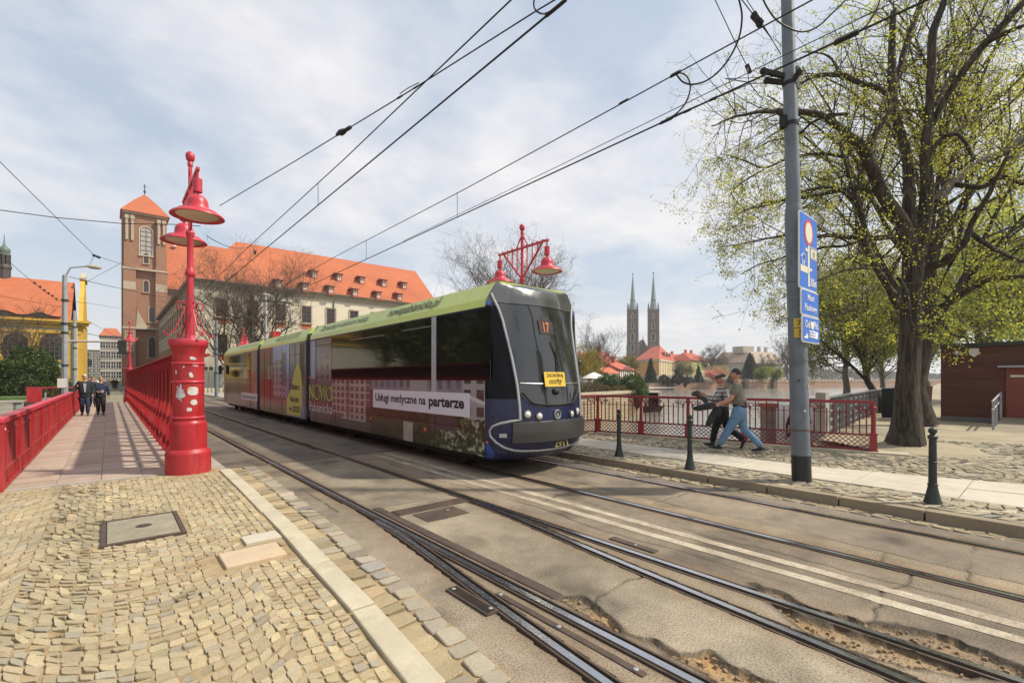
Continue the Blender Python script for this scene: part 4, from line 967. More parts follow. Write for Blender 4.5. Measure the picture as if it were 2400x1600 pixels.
    m=s2&(Y<YX(704)); put(m&(Z>1.5),np.array((.07,.08,.035))*(.4+1.3*N(8,22))[...,None])
    m=s2&(Y<YX(678))&(Y>=YX(704)); put(m,np.array((.14,.18,.25))*(.85+.3*N(.9,23))[...,None]); put(m&(np.abs(Z-2.62)<.015),np.array((.03,.03,.035)))
    m=s2&(Z<1.02)&(Y>YX(672)); put(m,np.array((.15,.10,.09))*(.5+N(7,24))[...,None]); put(m&(Z<.62),np.array((.15,.13,.06))*fine)
    # rear section: garden blurred below
    s3=(Y>23.4); put(s3,np.array((.11,.11,.07))*(.5+N(2.4,31))[...,None]); put(s3&(Z<.8),np.array((.18,.165,.14))*fine); put(s3&(Z>.9)&(Z<1.75)&(N3(2,.4,33)>.5),np.array((.055,.07,.035)))
    a,b=YX(607),YX(588)   # orange brown figure panel
    put(s3&(Y<b)&(Z<3.02),np.array((.20,.16,.17))*fine); put(s3&(Y<YX(592))&(Y>YX(601))&(Z<2.1)&(Z>.95),np.array((.36,.10,.05))*fine); put(s3&(Y<YX(598))&(Z<1.5),np.array((.34,.32,.33)))
    return np.clip(C,.004,.9)
def sidegrid(name,y0,y1,z0,z1,X,step=.022,parent=tram):
    ys=np.linspace(y0,y1,max(2,int((y1-y0)/step)+1)); zs=np.linspace(z0,z1,max(2,int((z1-z0)/step)+1)); Y,Z=np.meshgrid(ys,zs,indexing='ij')
    V=np.stack([np.full(Y.shape,X),Y,Z],-1).reshape(-1,3); return npmesh(name,V,[gridfaces(len(ys),len(zs))[:, ::-1]],m_ad,parent,col=ad_colour(Y,Z).reshape(-1,3))
for i,(a,b) in enumerate(SEC):
    # carbody: dark shell, both sides
    mb=MB(); x0,x1=XS+.006,TC+TW-.006
    mb.box(x0,x1,a,b,.40,3.05); mb.build('body_shell',[m_navy],tram)
    sidegrid('wrapped_side',a,b,.36,3.05 if i else 1.74,XS)
    # far side: plain dark wrap with a window band
    MB().box(TC+TW-.004,TC+TW+.004,a+.3,b-.3,1.72,2.98).build('window',m_twin,tram)
    # roof: two slanted lime facets each side and a flat top
    mb=MB(); e=.0
    for sg in (-1,1):
        q=[(TC+sg*TW,3.045),(TC+sg*(TW-.025),3.18),(TC+sg*(TW-.24),3.50),(TC+sg*(TW-.40),3.54)]
        for (p,r) in zip(q[:-1],q[1:]): mb.quad((p[0],a,p[1]),(p[0],b,p[1]),(r[0],b,r[1]),(r[0],a,r[1]))
    w=TW-.40
    mb.quad((TC-w,a,3.54),(TC-w,b,3.54),(TC+w,b,3.54),(TC+w,a,3.54))
    for yy in (a,b): mb.poly([(TC-TW,yy,3.045),(TC-TW+.025,yy,3.18),(TC-TW+.24,yy,3.5),(TC-w,yy,3.54),(TC+w,yy,3.54),(TC+TW-.24,yy,3.5),(TC+TW-.025,yy,3.18),(TC+TW,yy,3.045)])
    mb.build('roof',m_lime,tram)
    # underframe and bogies
    MB().box(TC-1.0,TC+1.0,a+.4,b-.2,.22,.42).build('underframe',m_under,tram)
for (a,b) in ((16.25,16.72),(23.15,23.6)):
    mb=MB(); n=6
    for k in range(n):
        y0=a+(b-a)*k/n; y1=a+(b-a)*(k+1)/n; ins=.05 if k%2 else .10
        mb.box(XS+ins,TC+TW-ins,y0,y1,.45,3.32-ins)
    mb.build('bellows',m_bel,tram)
    MB().box(XS-.004,XS+.05,b-.02,b+.20,.36,3.02).build('joint_post',m_tgrey,tram,bevel=.02); MB().box(XS-.004,XS+.05,a-.12,a+.01,.36,3.02).build('joint_post',m_tgrey,tram,bevel=.02)
    MB().slab([(TC-.95,a-.04,3.53),(TC-.95,a+.04,3.53),(TC-TW+.02,a+.04,3.12),(TC-TW+.02,a-.04,3.12)],(-.8,0,.6),.03).build('joint_edge',m_navy,tram)
for by in (8.9,14.6,20.0,25.4,29.9):
    bg_=MB().box(TC-.62,TC+.62,by-1.2,by+1.2,.25,.5).build('bogie',m_under,tram)
    for sg in (-1,1):
        for dy in (-.85,.85): MB().lathe((TC+sg*.72,by+dy,.33),[(.0,-.06),(.30,-.06),(.32,-.05),(.32,.05),(.30,.06),(.0,.06)],20,axis=(1,0,0)).build('wheel',m_under,bg_)
# windows on the visible side
def sidewin(pa,pb,z0,z1,mat=m_twin,name='window',off=.006):
    ya,yb=YX(pa),YX(pb); return MB().box(XS-off,XS+.003,min(ya,yb),max(ya,yb),z0,z1).build(name,mat,tram)
sidewin(1023,1150,1.725,3.01); sidewin(777.5,1012,1.725,3.01)
MB().box(XS-.010,XS-.004,YX(900),YX(822),2.80,2.83).build('window_sash',m_tgrey,tram); MB().box(XS-.010,XS-.004,YX(1012),YX(942),2.83,2.86).build('window_sash',m_tgrey,tram)
sidewin(1012,1023,1.3,3.03,M('tram_pillar_print',(.40,.41,.46),.35,var=.2,vs=6),'pillar',.008)
o=sidegrid('door',YX(777),YX(741),.42,2.98,XS-.008)
a=o.data.color_attributes['Col']; 
Vv=np.array([v.co[:] for v in o.data.vertices]); yy=Vv[:,1]+18.5; zz=Vv[:,2]; cc=np.empty((len(Vv),4)); cc[:]=(.13,.14,.17,1)
f=(yy-YX(777))/(YX(741)-YX(777)); bl=(zz<2.55-.5*f)&(zz>1.35)&(f<.95); cc[bl]=(.20,.20,.21,1); wn_=bl&((f*3%1)>.45)&((zz*3.2%1)>.5); cc[wn_]=(.06,.06,.065,1); cc[(zz<1.7)]=cc[(zz<1.7)]*.55; cc[zz<1.0]=(.085,.06,.06,1); cc[:,3]=1
a.data.foreach_set('color',cc.ravel().astype(np.float32))
sidewin(741,777,2.79,2.81,m_ink,'door_seam',.012); sidewin(729,739.5,1.75,2.98,M('pale_blue_print',(.30,.38,.55),.35,var=.1),'print_panel',.004)
MB().box(XS-.012,XS,YX(741.5),YX(740.5),.42,2.98).build('door_seam',m_ink,tram)
sidewin(530,586,1.74,2.96); sidewin(704,713,1.75,2.95,M('leaf_print',(.05,.065,.025),.4,var=.6,vs=9),'print_panel',.004)
for px_,z_ in ((719.5,1.78),(718.5,.98)):
    MB().lathe((XS-.004,YX(728),z_),[(.0,-.01),(.045,-.01),(.045,.02),(.03,.035),(.0,.04)],10,axis=(-1,0,0)).build('side_lamp',M('orange_lens',(.75,.10,.02),.25) if 'orange_lens' not in MATS else MATS['orange_lens'],tram)
for px_,py_ in ((786,965),(871,980),(997.5,1006)):
    y=YX(px_); z=oX(px_,py_,XS).z; MB().box(XS-.02,XS,y-.05,y+.05,z-.028,z+.028).build('side_lamp',MATS['orange_lens'],tram,bevel=.006)
mb=MB(); mb.box(XS-.004,XS,YX(990),YX(880),.86,.872).box(XS-.004,XS,YX(853),YX(790),.60,.612).box(XS-.004,XS,YX(1020),YX(1019),.40,1.7).box(XS-.004,XS,YX(786.5),YX(786),.40,1.0); mb.build('panel_seam',m_ink,tram)
mb=MB()
for px in (619.5,634,661,678.5,691.5,703.5): mb.box(XS-.006,XS,YX(px)-.012,YX(px)+.012,.42,2.96)
for px in (531,587,604): mb.box(XS-.009,XS,YX(px)-.014,YX(px)+.014,.42,2.98)
mb.box(XS-.006,XS,16.75,23.1,.985,.997).box(XS-.006,XS,16.75,23.1,1.70,1.712).box(XS-.006,XS,23.7,31.7,1.70,1.715).box(XS-.006,XS,6.7,16.2,1.035-.2,1.035-.19); mb.build('panel_seam',m_ink,tram)
# lettering
UX=Vector((0,-1,0)); UZ=Vector((0,0,1)); sl=Vector((.215,0,.32)).normalized()
ban=MB().box(XS-.010,XS,YX(1102),YX(875),1.035,1.485).build('banner',M('banner_white',(.62,.61,.68),.4,var=.03),tram)
yb=(YX(1083)+YX(884))/2
def fit(px0,px1): return abs(YX(px1)-YX(px0))
V1=textmesh('Usługi medyczne na ',w=1)[0]
letters('banner_text','Usługi medyczne na',Vector((XS-.010,(YX(880)+YX(1000))/2,1.27)),UX,UZ,m_ink,ban,w=fit(882,1000),h=.25,bold=.022)
letters('banner_text','parterze',Vector((XS-.010,(YX(1006)+YX(1089))/2,1.25)),UX,UZ,m_ink,ban,w=fit(1006,1089),h=.26,bold=.034)
m_tlime=M('lime_ink',(.50,.52,.12),.4,var=.05)
def stroke(name,segs,c,w,h,mat,off,r=.012,parent=tram):
    mb=MB()
    for s in segs: mb.tube([Vector(c)+UX*(u*w)+UZ*(v*h)+Vector((-off,0,0)) for u,v in s],r,4)
    return mb.build(name,mat,parent)
arc=lambda cx,cy,rx,ry,a0,a1,n=14:[(cx+rx*math.cos(R(a)),cy+ry*math.sin(R(a))) for a in np.linspace(a0,a1,n)]
stroke('brand_lettering',[[(0,0),(0,1),(.18,.05),(.18,1)],arc(.38,.5,.14,.5,0,360,20),[(.54,1),(.60,0),(.67,.9),(.74,0),(.80,1)],arc(.92,.45,.10,.45,0,360,18),[(1.02,1),(1.02,0)]],(XS-.004,YX(727),1.08),fit(727,777),.46,m_tlime,.012,.016)
letters('brand_lettering','Pabianicka',Vector((XS-.010,(YX(726)+YX(780))/2,.84)),UX,UZ,M('print_white',(.62,.62,.62),.4),tram,w=fit(726,780),h=.30)
# roof texts lie on the upper slanted facet
def rooftext(body,px0,px1,py0,py1,h,mat,bold=.012,shear=.15):
    y0,y1=YX(px0),YX(px1); c=Vector((XS+.115,(y0+y1)/2,3.325)); letters('roof_text',body,c,UX,sl,mat,tram,w=abs(y1-y0),h=h,bold=bold,shear=shear,off=.012)
m_dkink=M('dark_green_ink',(.05,.065,.03),.5); m_midink=M('grey_green_ink',(.24,.30,.12),.5)
rooftext('nowapabianicka.pl',901,1019,0,0,.34,m_dkink,.008); rooftext('Zamieszkaj w centrum miasta',745,852,0,0,.27,m_dkink,.004); rooftext('+48 536',640,665,0,0,.27,m_midink,.004); rooftext('160 000',668,694,0,0,.27,m_midink,.004); rooftext('Zamieszkaj w centrum',556,598,0,0,.13,m_midink,.002)
# lime speech shape in the middle section
P=[]
for (px,py) in ((708,1+0.0),(0,0)): pass
sh=[(672,.42),(705,.42),(709,.9),(708.6,1.5),(706,1.95),(702,2.2),(698.5,2.28),(694,2.18),(689,1.9),(684,1.5),(679,1.22),(673,1.02)]
lm=MB().slab([(XS-.012,YX(p),z) for p,z in sh],(-1,0,0),.008).build('lime_panel',M('lime_print',(.48,.52,.13),.4,var=.04),tram)
for body,z,w in (('Odbierz',1.46,23),('klucze',1.02,20),('w 2025!',.66,25)): letters('lime_text',body,Vector((XS-.012,YX(691),z)),UX,UZ,m_ink,lm,w=fit(691-w/2,691+w/2),h=.22,bold=.025)
pn=MB().box(XS-.012,XS,YX(603.5),YX(566),.72,1.06).build('white_panel',MATS['banner_white'],tram); letters('panel_text','Zadzwoń teraz!',Vector((XS-.012,(YX(603)+YX(566))/2,.88)),UX,UZ,m_ink,pn,w=fit(569,601),h=.14,bold=.01)
# ---- nose
NZ=[.30,.45,.62,.80,1.0,1.25,1.65,2.2,2.7,3.0,3.16,3.30,3.42,3.50,3.545]
NC=[6.34,6.17,6.05,6.02,6.02,6.04,6.10,6.20,6.33,6.40,6.45,6.48,6.53,6.58,6.70]
NF=[6.46,6.30,6.20,6.17,6.17,6.18,6.22,6.34,6.47,6.54,6.59,6.61,6.63,6.645,6.71]
NWf=[.70,.76,.79,.80,.79,.78,.77,.75,.74,.72,.71,.70,.66,.6,.5]
NJ=[6.76,6.68]+[6.66]*13
NW=[1.10,1.16,1.185,1.19,1.19,1.19,1.19,1.19,1.19,1.19,1.17,1.085,1.0,.955,.80]
def nose(u,z,off=0.):
    g=lambda A:float(np.interp(z,NZ,A)); c,f,w,j,W_=g(NC),g(NF),g(NWf),g(NJ),g(NW); a=abs(u); sg=1 if u>=0 else -1
    if a<=.6: s=a/.6; x=w*s; y=c+(f-c)*s**2.2
    else:
        s=(a-.6)/.4; # quadratic from the front edge round to the side
        p0=Vector((w,f)); p2=Vector((W_,j+.0)); p1=Vector((w+(W_-w)*.80,f+(j-f)*.28)); q=p0*(1-s)**2+p1*2*s*(1-s)+p2*s*s; x,y=q.x,q.y
    p=Vector((TC+sg*x,y,z))
    if off:
        d=Vector((sg*x*.55,-(1.0 if a<=.6 else 1-.8*(a-.6)/.4),0)).normalized(); p+=d*off
    return p
def npatch(name,u0,u1,zs,mat,off=0.,nu=14,parent=tram,uf=None,smooth=60):
    mb=MB(); us=np.linspace(u0,u1,nu); nz=len(zs)
    for z in zs:
        for u in us:
            uu=uf(u,z) if uf else u; mb.v.append(tuple(nose(uu,z,off)))
    for i in range(nz-1):
        for k in range(nu-1):
            mb.f.append((i*nu+k,i*nu+k+1,(i+1)*nu+k+1,(i+1)*nu+k)); mb.m.append(0)
    return mb.build(name,mat,parent,smooth=smooth)
lin=lambda a,b,n:list(np.linspace(a,b,n))
npatch('cab_shell',-1,1,lin(.30,3.15,28),m_navy,0,31)
npatch('dome',-1,1,lin(3.13,3.545,12),m_roof,.004,31)
MB().poly([tuple(nose(u,3.545,.004)) for u in lin(-1,1,21)]).build('dome_top',m_roof,tram)
# windscreen with a rounded lower edge
def shield(u,z):
    return u
zs=lin(1.26,3.13,26)
def ulim(z): return float(np.interp(z,[1.0,1.2,1.6,2.0,2.4,2.8,3.05,3.2,3.3],[.60,.605,.62,.64,.665,.70,.75,.83,.94]))
ws=MB(); nu=17
for z in zs:
    lim=(ulim(z)-.02) if z>1.55 else (ulim(z)-.02)*math.sqrt(max(0.02,1-((1.55-z)/.30)**2*.75))
    for u in lin(-lim,lim,nu): ws.v.append(tuple(nose(u,z,.012)))
for i in range(len(zs)-1):
    for k in range(nu-1): ws.f.append((i*nu+k,i*nu+k+1,(i+1)*nu+k+1,(i+1)*nu+k)); ws.m.append(0)
wo=ws.build('windscreen',m_shield,tram,smooth=60)
MB().tube([nose(u,1.27+.06*(abs(u)/.5)**2+(.16*max(0,abs(u)-.42)/.14),.012) for u in lin(-.56,.56,21)],.022,6).build('windscreen_edge',m_black,tram,smooth=60)
MB().tube([nose(u,3.135,.014) for u in lin(-.80,.80,19)],.011,5).build('windscreen_edge',m_black,tram)
MB().tube([nose(u,1.66+.03*abs(u),.016) for u in lin(-.585,.585,15)],.008,5).build('windscreen_seam',m_silver,tram)
# dark corner windows of the cab
m_cabg=GLASS('cab_side_glass',(.006,.006,.008),.06,.12)
for sg in (-1,1):
    npatch('cab_side_window',sg*.63,sg*.995,lin(1.40,3.06,18),m_cabg,.008,10,uf=lambda u,z,sg=sg: sg*(ulim(z)+(.995-ulim(z))*(abs(u)-.63)/.365))
    npatch('cab_side_trim',sg*.86,sg*.995,lin(3.075,3.13,3),M('bright_blue',(.03,.07,.33),.3) if 'bright_blue' not in MATS else MATS['bright_blue'],.010,8)
    P=[nose(sg*ulim(z),z,.016) for z in lin(3.29,1.03,24)]
    MB().tube(P,.027,8).build('silver_trim',m_silver,tram,smooth=60)
    P=[nose(sg*u,z,.016) for u,z in ((.60,1.03),(.70,1.01),(.82,.97),(.90,.92),(.935,.84),(.925,.74),(.86,.64),(.76,.55),(.64,.49),(.5,.465),(.25,.45),(0,.447))]
    MB().tube(P,.024,8).build('silver_trim',m_silver,tram,smooth=60)
    npatch('blue_flash',sg*.86,sg*.99,lin(.34,.66,8),MATS['bright_blue'],.008,6,uf=lambda u,z,sg=sg: sg*(.985-(.985-abs(u))*np.clip((.68-z)/.25,0,1)))
    # headlights
    for (u,z,r) in ((.50,1.125,.062),(.325,1.085,.058)):
        c=nose(sg*u,z,.0); ax=Vector((sg*.25,-1,0)).normalized()
        h=MB().lathe(c,[(.0,-.01),(r*1.25,-.01),(r*1.25,.022),(r*1.05,.028),(r,.02)],18,axis=ax).build('headlight',m_tgrey,tram,smooth=40)
        MB().lathe(c,[(r,.018),(r*.8,.034),(.0,.042)],18,axis=ax).build('lens',M('lamp_lens',(.75,.72,.66),.12,coat=.6) if 'lamp_lens' not in MATS else MATS['lamp_lens'],h,smooth=60)
    c=nose(sg*.97,.63,.012); MB().sphere(c,.04,8,sc=(.5,1,.6)).build('indicator',MATS['orange_lens'],tram)
    mb=MB(); c=nose(sg*.78,.76,.012); mb.obox(c,(.045*sg,.04,0),(.004,-.006,0),(0,0,.035)); mb.build('step_recess',m_silver,tram)
# bumper
m_bump=M('bumper_plastic',(.06,.06,.06),.4,var=.15,vs=2)
npatch('bumper',-.68,.72,lin(.63,.98,8),m_bump,.06,25,uf=None)
mb=MB(); us=lin(-.68,.72,25)
mb.v=[tuple(nose(u,.98,.06)) for u in us]+[tuple(nose(u,1.0,-.01)) for u in us]+[tuple(nose(u,.63,.06)) for u in us]+[tuple(nose(u,.61,-.01)) for u in us]
for k in range(24):
    mb.f.append((k,k+1,25+k+1,25+k)); mb.m.append(0); mb.f.append((50+k+1,50+k,75+k,75+k+1)); mb.m.append(0)
mb.build('bumper_lip',m_bump,tram,smooth=50)
# emblem, camera pod, number, sign
c=nose(0,1.10,.012); ring=MB().tube([c+Vector((.078*math.cos(t),-.004,.078*math.sin(t))) for t in np.linspace(0,2*math.pi,22)],.012,6).build('emblem',m_silver,tram)
mb=MB(); 
for sg in (-1,1): mb.obox(c+Vector((sg*.02,-.004,-.012)),(.012,0,-sg*.0),(0,.005,0),(sg*-.006,0,.045))
mb.build('emblem_mark',m_silver,ring)
MB().sphere(nose(0,1.52,.02),.085,12,sc=(1,.7,.8)).build('camera_pod',m_black,tram,smooth=60)
pv=nose(.0,1.78,.02); sn=Vector((0,-1,.16)).normalized(); su=Vector((1,0,0)); sv=Vector((0,.16,1)).normalized()
sg_=MB().obox(Vector((TC+.0,6.085,1.745)),su*.27,sv*.135,sn*.006).build('warning_sign',m_yel,tram)
letters('warning_text','ZACHOWAJ',Vector((TC,6.085,1.745))+sv*.062+sn*.006,su,sv,m_ink,sg_,w=.44,h=.085,bold=.012); letters('warning_text','ODSTĘP',Vector((TC,6.085,1.745))-sv*.058+sn*.006,su,sv,m_ink,sg_,w=.34,h=.10,bold=.012)
c=nose(0,.55,.02); letters('fleet_number','2911',c+Vector((.16,.0,0)),(1,0,0),(0,.25,1),M('number_yellow',(.65,.5,.08),.4),tram,w=.36,h=.12,bold=.012)
# route display behind the windscreen glass
dp=MB().obox(nose(0,2.72,.020),(.19,0,0),(0,.03,.13),(0,-.002,.0006)).build('route_display',M('display_dark',(.05,.035,.03),.25),tram)
m_led,t_=newmat('amber_display'); t_.b.inputs['Base Color'].default_value=(.3,.1,.02,1); t_.b.inputs['Emission Color'].default_value=(1,.28,.08,1); t_.b.inputs['Emission Strength'].default_value=.16
letters('route_digits','17',nose(0,2.72,.024)+Vector((0,0,0)),(1,0,0),(0,.23,1),m_led,dp,w=.16,h=.2,bold=.03)
MB().bar(nose(.05,1.70,.03),nose(.12,2.28,.04),.02,.02).build('wiper',m_black,tram); MB().bar(nose(.13,1.95,.035),nose(.02,2.45,.03),.014,.014).build('wiper',m_black,tram)
# rear cab end, mirror, pantograph
mb=MB(); ys=[31.75,32.2,32.5]; ws_=[1.19,1.05,.75]
for k in range(2):
    for sg in (-1,1): mb.quad((TC+sg*ws_[k],ys[k],.4),(TC+sg*ws_[k+1],ys[k+1],.5),(TC+sg*ws_[k+1],ys[k+1],3.2),(TC+sg*ws_[k],ys[k],3.3))
mb.quad((TC-.75,32.5,.5),(TC+.75,32.5,.5),(TC+.75,32.5,3.2),(TC-.75,32.5,3.2)); mb.poly([(TC-1.19,31.75,3.3),(TC-1.05,32.2,3.3),(TC-.75,32.5,3.2),(TC+.75,32.5,3.2),(TC+1.05,32.2,3.3),(TC+1.19,31.75,3.3)]); mb.build('rear_cab',m_navy,tram)
MB().bar((XS,31.6,2.55),(XS-.2,31.7,2.5),.03,.03).box(XS-.26,XS-.12,31.62,31.78,2.0,2.5).build('mirror',m_black,tram,bevel=.02)
pt=MB().box(TC-.45,TC+.45,24.2,25.6,3.56,3.62).build('pantograph',m_steel,tram); 
mb=MB(); py=25.4
for sg in (-1,1): mb.tube([(TC+sg*.35,py,3.6),(TC+sg*.28,py-1.5,4.6),(TC+sg*.4,py-.2,5.52)],.025,6)
mb.tube([(TC-.85,py-.2,5.42),(TC-.7,py-.2,5.56),(TC+.7,py-.2,5.56),(TC+.85,py-.2,5.42)],.025,6); mb.tube([(TC-.4,py-.2,5.52),(TC+.4,py-.2,5.52)],.02,6).tube([(TC-.85,py+.05,5.42),(TC-.7,py+.05,5.56),(TC+.7,py+.05,5.56),(TC+.85,py+.05,5.42)],.025,6); mb.build('arm',m_iron,pt)
MB().box(TC-.35,TC-.05,24.3,24.9,3.62,4.0).build('insulator_box',m_red,pt)
mb=MB(); 
for (a,b) in ((8.3,10.5),(12.5,15.2),(18,21.5),(27.5,30)): mb.box(TC-.6,TC+.6,a,b,3.55,3.62)
mb.build('roof_equipment',m_tgrey,tram,bevel=.04)
# ================================================================ buildings of the island
m_orange=TILE('orange_roof_tiles',(.50,.150,.060),(.36,.10,.045),.5); m_redroof=TILE('red_roof_tiles',(.46,.11,.065),(.36,.08,.05),.55); m_oldroof=TILE('brown_roof_tiles',(.40,.13,.08),(.30,.10,.07),.5)
m_cream=M('cream_plaster',(.70,.64,.50),.9,var=.06,vs=.4,stain=(.55,.48,.36),ss=.35,st=(.6,.8)); m_stonetrim=M('sandstone_trim',(.46,.40,.30),.9,var=.15,vs=2)
m_brickpanel=M('orange_brick_panel',(.50,.14,.06),.9,var=.2,vs=3); m_yellow=M('ochre_yellow_plaster',(.60,.38,.055),.9,var=.1,vs=.6,stain=(.48,.3,.06),ss=.5); m_creamw=M('white_plaster',(.66,.62,.50),.9,var=.07,vs=.5,stain=(.5,.45,.33),ss=.8)
m_brick=BR('gothic_brick',(.39,.195,.11),(.31,.145,.085),(.33,.25,.18),1.,.55,.17,.02,var=.5,stain=(.24,.14,.09)); m_greytrim=M('dark_grey_stone',(.16,.145,.13),.9,var=.15,vs=1.5); m_greyplaster=M('grey_plaster',(.40,.37,.32),.9,var=.1,vs=.3)
m_frame=M('window_frame_brown',(.16,.085,.05),.6,var=.1); m_framew=M('window_frame_white',(.62,.6,.54),.6,var=.05)
def wframe(mb,o,u,z,x0,x1,z0,z1,nx,nz,t,d=.06):
    "frame and glazing bars on a facade: o + u*x + z"
    n=u.cross(Vector((0,0,1)))
    at=lambda a,b:o+u*a+Vector((0,0,b))
    for a in [x0+(x1-x0)*i/nx for i in range(nx+1)]: mb.obox(at(a,(z0+z1)/2),u*t/2,n*d/2,Vector((0,0,(z1-z0)/2+t/2)))
    for b in [z0+(z1-z0)*i/nz for i in range(nz+1)]: mb.obox(at((x0+x1)/2,b),u*(x1-x0)/2,n*(d/2+.004),Vector((0,0,t/2)))
def window(par,o,u,x,z0,w,h,surround=None,frame=m_frame,nx=2,nz=3,arch=False,apron=None,t=.09,glass=m_glass):
    "window as a part of the building with frame, sill or surround as sub-parts; outward normal is u x Z"
    u=Vector(u); n=u.cross(Vector((0,0,1))); Z=Vector((0,0,1)); at=lambda a,b,d=0: Vector(o)+u*(x+a)+Z*(z0+b)+n*d
    if arch:
        P=[(-w/2,0),(w/2,0)]+[(w/2*math.cos(a),h-w/2*arch+w/2*arch*math.sin(a)) for a in np.linspace(0,math.pi,11)]
    else: P=[(-w/2,0),(w/2,0),(w/2,h),(-w/2,h)]
    g=MB().slab([at(a,b,.02) for a,b in P],n,.06).build('window',glass,par)
    mb=MB(); Q=P+[P[0]]
    for (a,b),(c,d) in zip(Q[:-1],Q[1:]): mb.bar(at(a,b,.05),at(c,d,.05),t,t,up=tuple(n))
    top=lambda a: h if not arch else h-w/2*arch+arch*math.sqrt(max(0,w*w/4-a*a))
    hw=lambda z: w/2 if (not arch or z<h-w/2*arch) else math.sqrt(max(0,w*w/4-((z-h+w/2*arch)/arch)**2))
    for i in range(1,nx):
        a=-w/2+w*i/nx; mb.bar(at(a,0,.05),at(a,top(a),.05),t*.7,t*.7,up=tuple(n))
    for i in range(1,nz): e=hw(h*i/nz); mb.bar(at(-e,h*i/nz,.05),at(e,h*i/nz,.05),t*.7,t*.7,up=tuple(n))
    mb.build('frame',frame,g)
    if surround:
        k=.22; mb=MB(); Q=[(a*(1+2*k/w*.5),b+(k*.5 if b>h*.5 else -.0)) for a,b in P]; Q.append(Q[0])
        for (a,b),(c,d) in zip(Q[1:-1],Q[2:]): mb.bar(at(a,b,.03),at(c,d,.03),k,.12,up=tuple(n))
        mb.obox(at(0,-.12,.1),u*(w/2+.25),n*.16,Z*.09); mb.build('surround',surround,g)
    if apron: MB().slab([at(-w/2-.1,-1.0,.03),at(w/2+.1,-1.0,.03),at(w/2+.1,-.25,.03),at(-w/2-.1,-.25,.03)],n,.05).build('apron',apron,g)
    return g
